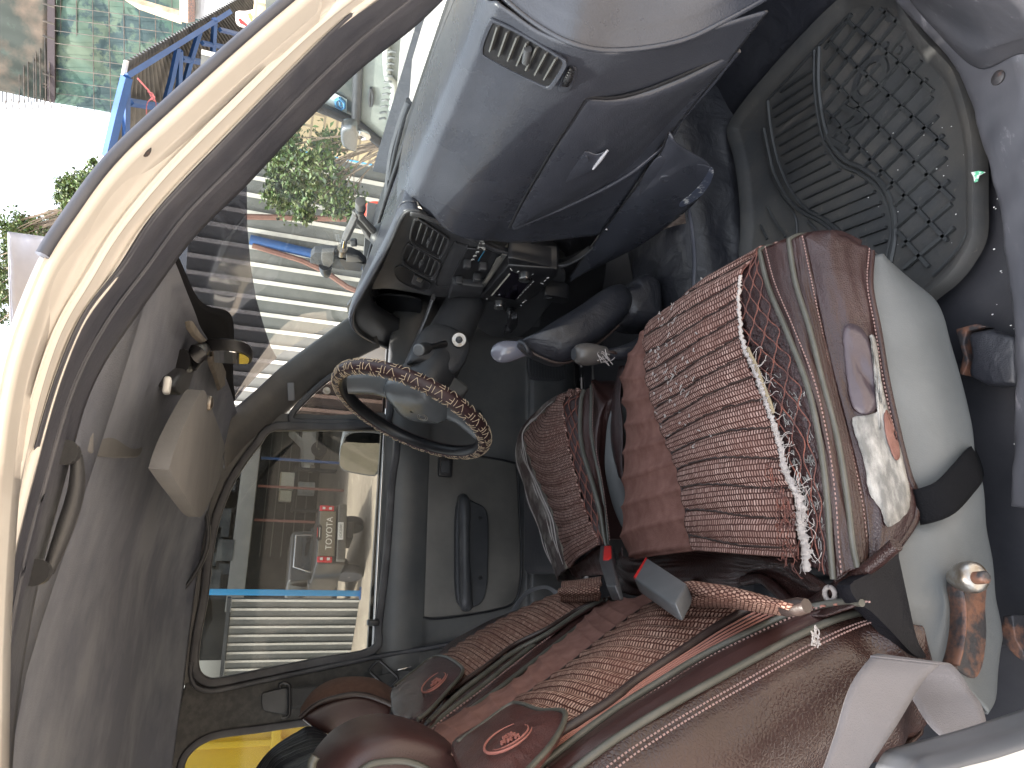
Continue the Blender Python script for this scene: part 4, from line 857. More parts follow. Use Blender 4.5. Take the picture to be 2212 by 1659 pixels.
# headrest: rounded leather block with piping, and its tongue flap with an emblem
def blob(outline, depth, name, mat, parent, prof=None, dirv=(0, 1, 0), shift=0):
    K = len(outline); cen = outline.mean(0); dv = np.asarray(dirv, float); L_ = []
    for t, s_ in (prof or ((0, .72), (.02, .90), (.10, .985), (.30, 1.02), (.60, 1.02), (.85, .98), (.97, .88), (1, .7))): L_.append(cen + (outline - cen) * s_ + dv * depth * t)
    v = np.vstack(L_); n = len(L_); f = [(i * K + k, i * K + (k + 1) % K, (i + 1) * K + (k + 1) % K, (i + 1) * K + k) for i in range(n - 1) for k in range(K)] + [tuple(range(K)), tuple((n - 1) * K + k for k in range(K))]
    return MB().add(v, f).build(name, mat, parent, subsurf=1)
ho = closed_cr([P(W4(*q), y=-.40) for q in [(318, 1150), (330, 1090), (385, 1020), (450, 960), (560, 900), (690, 868), (800, 872), (920, 905), (1030, 965), (1095, 1040), (1140, 1130), (1130, 1400), (900, 1600), (500, 1600), (340, 1350)]], 60)
hd = thing('headrest', 'smooth round brown leather headrest of the near passenger seat', 'headrest', ho.mean(0), 'headrests')
blob(ho, .16, 'headrest_cushion', M['lea_s'], hd, ((-.5, .72), (-.42, .88), (-.25, .97), (0, 1.0), (.2, .985), (.38, .93), (.5, .80)))
MB().tube([P(W4(*q), y=-.487) for q in [(570, 1160), (640, 1118), (740, 1102), (840, 1106), (930, 1140), (1000, 1200)]], .0035, 8, 40).build('headrest_piping', M['piping'], hd)
MB().tube([P(W4(*q), y=-.470) for q in [(1130, 1040), (1145, 1080), (1150, 1140), (1165, 1200)]], .005, 8, 20).build('headrest_piping', M['piping'], hd)
MB().tube([P(W4(*q), y=-.465) for q in [(335, 1075), (318, 1110), (312, 1170)]], .005, 8, 20).build('headrest_piping', M['piping'], hd)
def flap(pts, pipe, c, emb, name, label, mat, d, group):
    o = [P(W4(*q), pl=(1, 0, .45, SEAT[3] + d)) for q in pts]
    t = MB(); oc = np.array(o); cc = closed_cr(o, 70)
    K = len(cc); cen = cc.mean(0); lay = [cen + (cc - cen) * s_ + np.array([.010 * (1 - s_ ** 2), 0, .004 * (1 - s_ ** 2)]) for s_ in (1, .93, .8, .6, .4, .2, .03)]
    v = np.array(lay).reshape(-1, 3); f = [(i * K + k, i * K + (k + 1) % K, (i + 1) * K + (k + 1) % K, (i + 1) * K + k) for i in range(6) for k in range(K)] + [tuple(6 * K + k for k in range(K))]
    fl = t.add(v, f).build(name, mat, c, solid=.008, flipcam=True, label=label)
    MB().tube([P(W4(*q), pl=(1, 0, .45, SEAT[3] + d + .003)) for q in pipe], .0028, 8, 60).build('flap_piping', M['piping'], fl)
    # embroidered emblem: two swept arcs round a small knot
    ce, ux, uy, k = emb; n_ = nrm([1, 0, .45]); ce = P(W4(*ce), pl=(1, 0, .45, SEAT[3] + d + .0125)); a = P(W4(*ux), pl=(1, 0, .45, SEAT[3] + d + .0125)) - ce; b = P(W4(*uy), pl=(1, 0, .45, SEAT[3] + d + .0125)) - ce
    mb = MB(); arc = lambda s0, e0, rx, ry, r0: [ce + a * rx * math.cos(h) + b * ry * math.sin(h) + n_ * .0008 for h in np.linspace(s0, e0, 30)]
    mb.tube(arc(.3, 5.2, 1, 1, 0), [.0004, .0012, .0015, .0012, .0004], 6); mb.tube(arc(-.4, 2.6, .86, .72, 0), [.0004, .0011, .0011, .0004], 6)
    for q in ((-.25, .1), (0, .2), (.2, .0), (-.1, -.2), (.12, -.22), (.3, .25)):
        p = ce + a * q[0] + b * q[1]; mb.tube([p - a * .07 - b * .1, p + a * .07 + b * .1], .0014, 6); mb.tube([p - a * .08 + b * .1, p + a * .08 - b * .1], .0014, 6)
    mb.build('embroidered_emblem', pm('emblem_thread', (.30, .11, .085), .7), fl)
    return fl
flap([(1080, 1000), (1240, 890), (1380, 790), (1450, 783), (1560, 818), (1690, 822), (1685, 900), (1610, 1020), (1500, 1150), (1400, 1280), (1200, 1300), (1120, 1160)], [(1110, 1000), (1240, 905), (1385, 800), (1450, 790), (1560, 825), (1685, 830), (1680, 905), (1605, 1025), (1500, 1140), (1400, 1270)], ps, ((1385, 975), (1510, 905), (1415, 1025), 1), 'headrest_flap', 'brown leather flap with a red embroidered emblem', leather('flap_leather', (.058, .020, .017), (.085, .036, .032), .33, 280, .3, .5), .03, None)
# plain leather above the velour, behind the flap
patch([SP(W4, [(900, 1250), (1000, 1010), (1130, 900), (1260, 770), (1300, 745)], -.01), SP(W4, [(1050, 1300), (1150, 1060), (1280, 930), (1400, 815), (1420, 800)], -.006)], 40, 8, 'backrest_top_leather', M['lea'], ps, wr(95, .003))
# ================================================================== DRIVER'S SEAT
ds = thing('driver_seat', 'far driver seat in matching brown ribbed cover with a worn fraying outer edge', 'car seat', (.2, .35, .67), 'front seats')
dfw = cr(PL(W3, [(545, 190), (430, 240), (330, 320), (250, 405), (240, 470), (265, 560), (310, 680), (350, 760), (390, 860), (425, 980), (470, 1160)], 'z', .955, .965, .97, .97), 120)
dnw = cr(PL(W3, [(550, 192), (480, 205), (445, 245), (447, 330), (465, 440), (490, 560), (520, 680), (550, 800), (580, 880), (605, 940), (640, 1030)], 'z', .955, .985, .985, .98), 120)
g = surf([dfw, dfw * .5 + dnw * .5 + [0, 0, .010], dnw], 300, 20)
g = disp(g, lambda u, v: .006 * np.abs(np.sin(np.pi * (u * 15 + .5 * v))) ** .7 + .002 * noise2(u, v, 2, 101))
MB().grid(g).build('woven_panel', M['weave'], ds, solid=.004, flipcam=True)
# outer worn bolster (far side)
do1 = dfw; do2 = cr(PL(W3, [(535, 192), (400, 240), (270, 350), (205, 470), (205, 580), (235, 700), (285, 850), (330, 960), (370, 1080), (430, 1230)], 'z', .94, .945, .95, .95), 120)
do3 = do2 + [0, .03, -.06]
patch([dfw, dfw * .5 + do2 * .5 + [0, 0, .012], do2, do3], 160, 8, 'outer_bolster', pm('bolster_worn', (.05, .03, .027), .6, (.20, .18, .16), 22, (.45, .68), bump=.8, stretch=(1, 1, 1)), ds, lambda u, v: .004 * noise2(u, v, 9, 103))
mb = MB()
for k in range(9):
    mb.tube([dfw[i] * (1 - t) + do2[i] * t + np.array([0, 0, .010 + .002 * math.sin(i * .3 + k)]) for i in range(20, 118) for t in ((k + .5) / 9 + .03 * math.sin(i * .12 + k),)], [.0004, .0016, .0012, .002, .0006], 5, cap=False)
mb.build('frayed_edge', M['fray'], ds)
MB().tube(dfw[25:] + [0, 0, .004], .0025, 6).build('frayed_edge', M['foam'], ds)
# near side: wavy strip, piping, leather bolster
dz1 = cr(PL(W3, [(560, 190), (545, 250), (540, 400), (555, 520), (590, 640), (620, 740), (650, 860), (665, 960), (680, 1040)], 'z', .95, .97, .97, .96), 120)
dz2 = cr(PL(W3, [(600, 165), (600, 260), (598, 400), (615, 520), (640, 640), (660, 760), (675, 880), (685, 960), (690, 1030)], 'z', .935, .95, .95, .95), 120)
dz3 = cr(PL(W3, [(640, 130), (740, 190), (715, 300), (690, 420), (672, 540), (668, 660), (680, 780), (690, 880), (695, 1000)], 'z', .90, .915, .915, .92), 120)
g = surf([dnw, dz1], 160, 10, lin=True); MB().grid(g).build('stitched_leather_panel', M['lea2'], ds, solid=.003, flipcam=True)
mb = MB()
for k in range(4): mb.tube([dnw[i] * (1 - t) + dz1[i] * t + np.array([0, 0, .003]) for i in range(120) for t in (.15 + .22 * k + .08 * math.sin(i * .45 + (k % 2) * 3.14),)], .0011, 5, cap=False)
mb.build('wavy_stitching', M['redstitch'], ds)
patch([dz1, dz1 * .5 + dz2 * .5 + [0, 0, .003], dz2], 120, 6, 'leather_band', M['lea'], ds, wr(105))
patch([dz2, dz2 * .5 + dz3 * .5 + [0, -.012, .018], dz3, dz3 + [0, .004, -.08]], 120, 10, 'side_bolster_cover', M['lea'], ds, lambda u, v: .005 * noise2(u, v, 3, 106) - .004 * np.exp(-((v - .45 - .2 * u) / .05) ** 2))
MB().tube(dz1 + [0, 0, .004], .005, 8).build('piping', M['piping'], ds); MB().tube(dz2 + [0, 0, .003], .0045, 8).build('piping', M['piping'], ds)
stitches('stitch_row', dz2 + np.array([0, -.012, 0]), np.array([0, 0, .005]), 60, M['stitch'], parent=ds)
# rear of the cushion
patch([PL(W3, [(470, 1160), (560, 1090), (640, 1030), (680, 1040)], 'z', .965), PL(W3, [(500, 1215), (570, 1200), (650, 1195), (700, 1200)], 'z', .945)], 30, 6, 'rear_skirt', M['lea'], ds, wr(107, .003))
# gray base of the driver seat seen in the gap, and the box
gb1 = cr(PL(W3, [(740, 225), (690, 330), (672, 460), (668, 620), (700, 780), (735, 880), (770, 960)], 'y', -.03, .0, .02, .02), 40)
MB().grid(np.array([[p, p + [0, -.01, -.04], p + [0, -.008, -.12], p + [0, .01, -.2]] for p in gb1])).build('seat_base', M['gray_v'], ds, solid=.003, flipcam=True)
MB().box((.22, .33, .80), (.34, .44, .22)).build('seat_frame', M['carpet'], ds, bevel=.02)
# zigzag strip of the passenger cushion's far side (hangs into the gap)
gz = cr(PL(W2, [(150, 570), (130, 640), (100, 740), (92, 830), (108, 900), (150, 1000)], 'z', .90), 30); gz2 = cr(PL(W2, [(165, 560), (150, 680), (160, 800), (160, 900), (158, 960), (165, 1030)], 'z', .93), 30)
MB().grid(np.array([gz2, gz2 * .5 + gz * .5 + [0, 0, .006], gz, gz + [0, .01, -.06]]).transpose(1, 0, 2)).build('far_bolster', M['lea2'], ps, solid=.003, flipcam=True)
# driver backrest
dl = cr(SP(W4, [(1690, 190), (1560, 235), (1350, 335), (1200, 420), (1080, 500), (960, 590), (860, 660)], .0), 120)     # outer edge of the weave
dm = cr(SP(W4, [(1890, 235), (1760, 290), (1600, 390), (1420, 480), (1260, 600), (1130, 690), (1040, 760)], .004), 120)   # inner edge of the weave
g = surf([dl, dl * .5 + dm * .5 + [.012, 0, .004], dm], 280, 18); g = disp(g, lambda u, v: .006 * np.abs(np.sin(np.pi * (u * 15 + .3 * v))) ** .7)
MB().grid(g).build('backrest_woven_panel', M['weave_b'], ds, solid=.004, flipcam=True)
dlo = cr(SP(W4, [(1660, 225), (1500, 270), (1300, 340), (1180, 400), (1080, 455), (1000, 530), (880, 640)], -.02), 120)
patch([dlo + [-.05, .02, 0], dlo, dl], 120, 6, 'backrest_outer_bolster', M['lea2'], ds, lambda u, v: .003 * np.abs(np.sin(v * 16)))
# lower bands of the driver backrest
patch([SP(W4, [(1680, 240), (1780, 235), (1880, 228)], .01), SP(W4, [(1668, 180), (1770, 180), (1890, 165)], .04), SP(W4, [(1690, 125), (1780, 115), (1895, 98)], .045)], 60, 20, 'backrest_lower_band', M['weave_b'], ds, lambda u, v: .006 * np.abs(np.sin(np.pi * v * 3)) ** .7)
# near side of the driver backrest: welt, two pipings, leather between
dp = [cr(SP(W4, q, d), 120) for q, d in (([(1900, 232), (1780, 300), (1600, 420), (1420, 520), (1260, 640), (1130, 740), (960, 900)], .006), ([(1930, 228), (1850, 262), (1720, 340), (1560, 455), (1400, 580), (1280, 680), (1000, 900), (900, 1000)], .0),
      ([(1960, 226), (1880, 290), (1760, 390), (1620, 500), (1480, 610), (1340, 720), (1100, 900), (1000, 1000)], -.010), ([(1990, 226), (1920, 330), (1800, 440), (1660, 560), (1520, 680), (1350, 800), (1200, 950), (1060, 1080)], -.03))]
patch([dm, dp[0], dp[0] * .5 + dp[1] * .5 + [.004, 0, 0], dp[1]], 120, 6, 'backrest_band', M['lea'], ds, wr(111, .0012))
patch([dp[1], dp[1] * .5 + dp[2] * .5 + [.006, 0, .002], dp[2], dp[2] * .5 + dp[3] * .5 + [.002, 0, 0], dp[3], dp[3] + [-.06, -.01, -.02]], 120, 8, 'backrest_side_panel', M['lea'], ds, lambda u, v: .003 * noise2(u, v, 5, 112))
MB().tube(dm + [.003, 0, .002], .004, 8).build('backrest_welt', M['welt'], ds)
for k in (0, 1, 2): MB().tube(dp[k] + [.003, 0, .002], .0042, 8).build('piping', M['piping'], ds)
stitches('stitch_row', dp[1] * .6 + dp[2] * .4, np.array([.006, 0, .003]), 70, M['stitch'], .0014, parent=ds)
mb = MB()
for k in range(4): mb.tube([dp[2][i] * (1 - t) + dp[3][i] * t + np.array([.003, 0, .002]) for i in range(120) for t in (.2 + .2 * k + .07 * math.sin(i * .4 + k * 3),)], .0013, 5, cap=False)
mb.build('wavy_stitching', M['redstitch'], ds)
# driver headrest and flap
ho2 = closed_cr([P(W4(*q), y=.33) for q in [(250, 868), (290, 830), (420, 768), (560, 740), (680, 760), (752, 800), (752, 712), (765, 800), (742, 860), (700, 930), (560, 960), (430, 970), (330, 930)]][0:6] + [P(W4(*q), y=.33) for q in [(748, 860), (700, 960), (560, 990), (430, 975), (330, 935)]], 60)
hd2 = thing('headrest', 'driver headrest with brown felt top, piped edge and leather front', 'headrest', ho2.mean(0), 'headrests')
blob(ho2, .06, 'headrest_cushion', M['lea_s'], hd2, ((0, .80), (.08, .95), (.3, 1), (1, .98)))
ft = [[P(W4(*q), y=.325) for q in [(250, 868), (330, 800), (420, 762), (540, 738), (620, 745), (700, 772), (762, 800)]], [P(W4(*q), y=.40) for q in [(262, 820), (320, 745), (420, 690), (520, 665), (620, 668), (700, 700), (765, 760)]], [P(W4(*q), y=.50) for q in [(270, 790), (330, 710), (430, 655), (540, 640), (640, 648), (700, 672), (768, 712)]]]
patch(ft, 60, 10, 'felt_top', pm('brown_felt', (.115, .055, .036), .95, (.15, .075, .05), 90, bump=1, bscale=900), hd2, lambda u, v: .004 * np.sin(np.pi * v))
MB().tube(ft[0], .0055, 10, 50).build('headrest_piping', M['welt'], hd2)
MB().tube([ft[0][-1], P(W4(748, 760), y=.38), P(W4(752, 722), y=.45), ft[2][-1]], .0055, 8, 20).build('headrest_piping', M['welt'], hd2)
flap([(760, 700), (880, 600), (965, 535), (1040, 528), (1130, 580), (1135, 625), (1050, 720), (960, 820), (890, 880), (770, 860), (745, 780)], [(770, 690), (880, 605), (965, 540), (1040, 533), (1125, 583), (1130, 628), (1050, 722), (960, 822), (890, 878)], ds, ((985, 670), (1052, 620), (1000, 700), 1), 'headrest_flap', 'shiny dark leather flap with a faint embroidered emblem', leather('flap_leather_dark', (.05, .028, .028), (.075, .045, .045), .25, 280, .3, .6), .02, None)
# ================================================================== buckles, belts
def buckle(pts_, yv, red, label, m):
    c = [P(W3(*q), pl=(1, 0, .45, yv)) for q in pts_]
    t = thing('belt_buckle', label, 'seat belt buckle', c[2], 'seat belt buckles'); n_ = -nrm([1, 0, .45])
    MB().prism(c, n_ * .022).build('buckle_body', m, t, bevel=.003)
    MB().prism([P(W3(*q), pl=(1, 0, .45, yv + .0015)) for q in red], n_ * .006).build('release_button', M['red'], t, bevel=.0015)
    return t
b1 = buckle([(893, 1098), (1105, 1235), (1100, 1262), (1050, 1350), (1025, 1345), (826, 1215), (822, 1200)], SEAT[3] + .075, [(888, 1094), (894, 1100), (832, 1208), (820, 1203)], 'gray belt buckle lying on the velour seam of the near seat', M['bucgray'])
b2 = buckle([(640, 1032), (702, 1030), (704, 1110), (734, 1240), (718, 1252), (672, 1248), (632, 1110)], SEAT[3] + .10, [(660, 1035), (699, 1033), (699, 1098), (684, 1110), (655, 1112)], 'black belt buckle with red button standing between the seats', M['dark'])
MB().tube([P(W3(700, 1245), pl=(1, 0, .45, SEAT[3] + .03)), P(W3(720, 1290), pl=(1, 0, .45, SEAT[3] + .01)), P(W3(760, 1330), z=.90)], .012, 10, 14, flat=.3).build('buckle_stalk', M['beltd'], b2)
MB().tube([P(W3(1080, 1300), pl=(1, 0, .45, SEAT[3] + .05)), P(W3(1100, 1330), z=.90), P(W3(1120, 1370), z=.84)], .012, 10, 14, flat=.3).build('buckle_stalk', M['beltd'], b1)
def ribbon(L_, R_, name, mat, parent, n=60, k=8, bulge=.0):
    a = cr(L_, n); b = cr(R_, n); g = np.array([a * (1 - t) + b * t for t in np.linspace(0, 1, k)]).transpose(1, 0, 2); return MB().grid(g).build(name, mat, parent, solid=.0018, flipcam=True)
nb_ = thing('seat_belt', 'wide gray seat belt webbing looped over the near seat side', 'seat belt', P(W5(1500, 900), y=-.72), 'seat belts')
ribbon([P(W5(*q), y=y) for q, y in (((1120, 1300), -.75), ((1150, 1235), -.745), ((1210, 1060), -.735), ((1270, 860), -.725), ((1330, 740), -.715), ((1392, 662), -.70))],
       [P(W5(*q), y=y) for q, y in (((1350, 1300), -.75), ((1395, 1235), -.745), ((1530, 1030), -.735), ((1620, 880), -.725), ((1690, 770), -.72), ((1762, 702), -.715))], 'belt_webbing', M['belt'], nb_)
ribbon([P(W5(*q), y=y) for q, y in (((1392, 662), -.70), ((1450, 655), -.675), ((1520, 730), -.66), ((1600, 850), -.67), ((1700, 1010), -.69), ((1810, 1125), -.70), ((1900, 1250), -.70))],
       [P(W5(*q), y=y) for q, y in (((1762, 702), -.715), ((1820, 705), -.70), ((1880, 760), -.69), ((1930, 840), -.69), ((1985, 915), -.70), ((2020, 1040), -.71), ((2060, 1180), -.71))], 'belt_return', M['belt'], nb_)
db = thing('seat_belt', 'black seat belt running down the far door pillar behind the driver headrest', 'seat belt', P(A6(800, 470), y=.655), 'seat belts')
MB().prism(closed_cr(PL(A6, [(612, 440), (640, 418), (760, 390), (800, 395), (805, 480), (800, 570), (770, 575), (650, 552), (615, 530)], 'y', .65), 40), (0, .02, 0)).build('height_adjuster', M['dark'], db, bevel=.005)
lp = PL(A6, [(745, 385), (740, 360), (775, 348), (808, 365), (812, 400), (810, 560), (790, 595), (755, 598)], 'y', .635); MB().tube(lp, .004, 8, 40).build('belt_guide', M['black'], db)
ribbon(PL(A6, [(800, 385), (1000, 365), (1200, 330), (1400, 300), (1600, 262), (1760, 245), (1900, 200)], 'y', .635), PL(A6, [(800, 545), (1000, 500), (1200, 470), (1400, 420), (1600, 330), (1740, 320), (1900, 290)], 'y', .640), 'belt_webbing', M['beltd'], db)
fr2 = [rrect(P(A6(1495, 285), y=.622), P(A6(1560, 350), y=.622) - P(A6(1440, 240), y=.622), P(A6(1560, 215), y=.622) - P(A6(1450, 330), y=.622), .07, .035, .008)]
MB().tube(fr2[0] + [fr2[0][0]], .0035, 8).build('latch_frame', M['black'], db)
MB().box(P(A6(1640, 240), y=.622), (.035, .003, .02), frame3(P(A6(1690, 222), y=.622) - P(A6(1590, 248), y=.622), [0, -1, 0])).build('latch_tongue', M['chrome'], db, bevel=.001)
# anchor strap of the driver belt beside the seat
lo = thing('belt_anchor_strap', 'gray strap looping down from the far door pillar beside the driver seat', 'strap', P(W4(1500, 200), y=.60))
ribbon([P(W4(*q), y=.60) for q in [(1350, 320), (1400, 280), (1450, 210), (1500, 165), (1580, 145), (1640, 165), (1680, 210)]], [P(W4(*q), y=.61) for q in [(1415, 305), (1440, 260), (1480, 205), (1530, 175), (1590, 165), (1630, 190), (1650, 225)]], 'strap_webbing', M['gray_p'], lo)
# rear bench top glimpsed behind
rs = thing('rear_bench', 'black ribbed rear seat back glimpsed behind the headrests', 'rear seat', P(A6(800, 850), y=.25))
rt = [PL(A6, [(570, 975), (640, 880), (740, 790), (860, 715), (940, 672), (1010, 690), (1100, 760)], 'y', .34), PL(A6, [(640, 1100), (720, 950), (840, 880), (960, 835), (1060, 815), (1120, 810), (1180, 800)], 'y', .20), PL(A6, [(760, 1300), (850, 1150), (950, 1050), (1100, 950), (1200, 900), (1250, 880), (1300, 860)], 'y', .06)]
patch(rt, 60, 24, 'bench_back', M['vinyl'], rs, lambda u, v: .005 * np.abs(np.sin(np.pi * v * 14)) * (v < .55))
MB().tube(rt[1], .004, 8, 40).build('bench_piping', M['black'], rs)
MB().box((-.75, 0.1, .95), (.3, 1.1, .5)).build('bench_body', M['vinyl'], rs, bevel=.05)
# ================================================================== DASHBOARD
da = thing('dashboard', 'blue gray scuffed dashboard with glovebox, air vents and radio', 'dashboard', (.78, 0, .9))
prof = [(1.02, 1.368, 0, .06), (.90, 1.384, 0, .06), (.82, 1.386, 0, .06), (.778, 1.382, 0, .05), (.756, 1.368, 0, -.03), (.744, 1.345, 0, -.015), (.728, 1.315, 0, -.005), (.716, 1.285, 0, .005), (.712, 1.25, 0, .015), (.715, 1.21, 0, .022), (.722, 1.18, 0, .026), (.728, 1.12, 0, .025), (.742, 1.04, 0, .008), (.752, .985, 0, -.03)]
prof2 = [(.724, 1.175, 0, .028), (.728, 1.12, 0, .025), (.742, 1.04, 0, .008), (.752, .985, 0, -.03)]
def nx(t):                                  # the near end curves forward to the door
    return .20 * max(0, (.16 - t) / .16) ** 1.8
def px(q, x): return P(V0(*q), x=x)
ec = [cr([px((1060, -30), .78), px((1150, 45), .742), px((1237, 92), .716), px((1328, 107), .722), px((1465, 88), .745), px((1572, 40), .785), px((1680, -20), .84)], 60)]
_o = ec[0][:, 2].argsort(); ecz, ecy = ec[0][_o, 2], ec[0][_o, 1]
def dgrid(pr, k=4, yn=-.70, n=90):
    rows = []
    for t in np.linspace(0, 1, n):
        r = []
        for x, z, _, yf in pr:
            y0 = float(np.interp(z, ecz, ecy)) if x < .79 else -.74
            y = y0 + (yf - y0) * t; dx = .05 * (1 - t) ** 1.5 * np.clip((1.18 - z) / .2, 0, 1) if z < 1.18 else 0
            if z < 1.0: z = .985 - .035 * np.clip((y + .34) / .34, 0, 1)
            # slight forward roll at the far end next to the centre panel
            dr = .012 * max(0, (y - (yf - .03)) / .03) ** 2 if x < .79 else 0
            r.append((x + dx + dr, y, z))
        rows.append(r)
    g = np.array(rows); return cru(g.transpose(1, 0, 2), k).transpose(1, 0, 2)
g = dgrid(prof, 8); g = disp(g, lambda u, v: .0006 * noise2(u, v, 7, 201))
MB().grid(g).build('dash_skin', M['dash'], da, solid=.004, flipcam=True)
# end cap hollow between dash and door
ec.append(ec[0] + np.array([.018, -.012, .0])); ec.append(ec[0] + np.array([.05, -.03, -.004])); ec.append(ec[0] + np.array([.22, -.10, -.01]))
MB().grid(cru(np.array(ec), 5).transpose(1, 0, 2)).build('end_cap', M['dash'], da, solid=.003, flipcam=True)
MB().tube(ec[0] + [-.002, 0, 0], .0035, 8).build('end_crease', M['dash'], da)
# air vent on the passenger side
def vent(view, out, x, nfin, name, depth=.02, rimw=.006, vert=True, inner=None):
    o = closed_cr(PL(view, out, 'pl', x), 40); c = o.mean(0); rim = c + (o - c) * 1.10
    t = MB().ring(o, rim, (-.004, 0, 0)).ring(c + (o - c) * 1.0, c + (o - c) * .97, (.006, 0, 0)).build(name, M['dash'] if vert else M['dark'], da, bevel=.0015)
    MB().prism([p + np.array([-.002, 0, 0]) for p in c + (o - c) * 1.0], (.002, 0, 0)).build('vent_void', M['black'], t)
    return t, o, c
def fins(t, a0, a1, b0, b1, n, m, x, dirx=.018, mat=None):
    """a0-a1 one long edge, b0-b1 the opposite one: n louvres between, m back blades crossing them"""
    mb = MB()
    for i in range(n):
        s_ = (i + .5) / n; p = a0 + (a1 - a0) * s_; q = b0 + (b1 - b0) * s_; h = np.array([dirx, 0, -.006]); w_ = nrm(np.cross(q - p, h)) * .0012
        mb.prism([p - w_, q - w_, q + w_, p + w_], h)
    mb.build('louvres', mat or M['dark'], t)
    mb = MB()
    for i in range(m):
        s_ = (i + .5) / m; p = a0 + (b0 - a0) * s_; q = a1 + (b1 - a1) * s_; h = np.array([.005, 0, 0]); w_ = nrm(np.cross(q - p, h)) * .0012
        mb.prism([p + h * 2.6 - w_, q + h * 2.6 - w_, q + h * 2.6 + w_, p + h * 2.6 + w_], h)
    mb.build('back_blades', M['black'], t)
VP_ = (1, 0, -.467, .1140)
va = [(905, 112), (930, 108), (1050, 165), (1220, 270), (1245, 290), (1240, 320), (1190, 400), (1170, 410), (1150, 405), (1000, 335), (875, 265), (862, 240), (868, 200)]
XV = .7245
t, o, c = vent(V5, va, VP_, 6, 'passenger_vent')
f_ = lambda x, y: P(V5(x, y), pl=(1, 0, -.467, .1140 - .011))
fins(t, f_(905, 120), f_(1235, 300), f_(870, 240), f_(1175, 400), 7, 5, XV, .008, pm('vent_fin_gray', (.07, .07, .068), .5))
MB().tube([f_(1080, 235), f_(1068, 300)], .007, 10, flat=.8).build('vent_tab', M['dark'], t)
w1 = closed_cr(PL(V5, [(1270, 325), (1300, 318), (1318, 340), (1305, 390), (1280, 432), (1240, 440), (1228, 420), (1245, 370)], 'x', .7115), 30)
wt = MB().prism(w1, (-.003, 0, 0)).build('vent_wheel_bezel', M['dash'], da, bevel=.001)
mb = MB(); a = P(V5(1290, 328), x=.706); b = P(V5(1258, 408), x=.706); mb.tube([a, (a + b) / 2 + [-.004, 0, 0], b], [.004, .007, .004], 10, 12)
for i in range(9): p = a + (b - a) * (i + .5) / 9 + np.array([-.008 + .0009 * abs(i - 4), 0, 0]); mb.box(p, (.003, .010, .0016), frame3([1, 0, 0], b - a))
mb.build('vent_wheel', M['black'], wt)
# glovebox door: proud curved panel
ga = cr(PL(V5, [(1362, 476), (1290, 590), (1215, 705), (1150, 815), (1060, 970), (992, 1105)], 'x', .7185), 60)
gb = cr([P(V5(*q), x=x) for q, x in (((2100, 245), .80), ((1960, 420), .795), ((1830, 570), .785), ((1740, 700), .775), ((1560, 850), .755), ((1300, 985), .735), ((1010, 1106), .7195))], 60)
m_ = ga * .5 + gb * .5; m_[:, 0] = np.linspace(.728, .7185, 60)
# near edge follows the gap line
ne = cr([P(V5(*q), x=x) for q, x in (((1362, 476), .7185), ((1500, 478), .722), ((1640, 445), .735), ((1770, 395), .75), ((1930, 325), .772), ((2100, 245), .80))], 60)
fe = cr([P(V5(*q), x=x) for q, x in (((992, 1105), .7185), ((996, 1107), .7186), ((1004, 1107), .719), ((1010, 1106), .7195))], 60)
G = np.zeros((60, 60, 3)); uu = np.linspace(0, 1, 60)
for i, u in enumerate(uu):
    for j, v in enumerate(uu):
        G[i, j] = (1 - v) * ga[i] + v * gb[i] + (1 - u) * ne[j] + u * fe[j] - ((1 - u) * (1 - v) * ga[0] + u * (1 - v) * ga[-1] + (1 - u) * v * gb[0] + u * v * gb[-1])
G[:, :, 0] = G[:, :, 0] * .5 + .5 * (.7185 + .085 * np.clip((1.178 - G[:, :, 2]) / .22, 0, 1) ** 1.9)
def gbf(u, v):
    e = np.minimum(np.minimum(u, 1 - u), np.minimum(v, 1 - v)); return -.006 * np.exp(-e / .012) + .0005 * noise2(u, v, 6, 205) + .004 * np.sin(np.pi * v)
gx = disp(G, gbf)
glv = MB().grid(gx).build('glovebox_door', M['dash'], da, solid=.004, flipcam=True)
gap = np.vstack([ne[::-1], ga]) + [.001, 0, .0015]
MB().tube(gap, .0028, 6).build('glovebox_gap', M['black'], da)
MB().tube(gb + [-.0, 0, 0], .004, 8).build('glovebox_lip', M['dash'], glv)
hr = PL(V5, [(1245, 882), (1300, 800), (1355, 722), (1410, 742), (1475, 722), (1440, 770), (1375, 828), (1300, 862)], 'x', .724)
MB().prism(hr, (-.004, 0, 0)).build('glovebox_latch', M['dash'], glv, bevel=.002)
MB().tube(PL(V5, [(1395, 818), (1425, 780), (1465, 728)], 'x', .7185), [.002, .0035, .002], 8, 12).build('latch_edge', pm('latch_sheen', (.45, .45, .47), .3), glv)
MB().lathe(P(V5(1355, 768), x=.719), (-1, 0, .2), [(0, .009), (.003, .0085), (.003, .003)], 16, sq=.7).build('glovebox_lock', M['dash'], glv)
# apron below the seam with its hanging tongue
ap = [cr(PL(V5, [(1760, 640), (1700, 772), (1560, 960), (1395, 1180), (1280, 1340)], 'x', .752), 70),
      cr(PL(V5, [(1790, 660), (1800, 800), (1680, 960), (1510, 1180), (1285, 1345)], 'x', .752), 70),
      cr(PL(V5, [(1850, 720), (1965, 822), (1880, 990), (1600, 1200), (1290, 1350)], 'x', .752), 70)]
ap[1] += [-.010, 0, 0]
low = MB().grid(cru(np.array(ap), 8).transpose(1, 0, 2)).build('dash_apron', M['dash'], da, solid=.004, flipcam=True)
MB().tube(ap[0] + [-.001, 0, 0], .0016, 6).build('apron_gap', M['black'], da)
tg_ = closed_cr(PL(V5, [(1700, 770), (1760, 770), (1850, 785), (1945, 805), (1978, 825), (1970, 870), (1925, 940), (1870, 990), (1780, 1010), (1700, 1060), (1640, 1010), (1620, 900)], 'x', .747), 60)
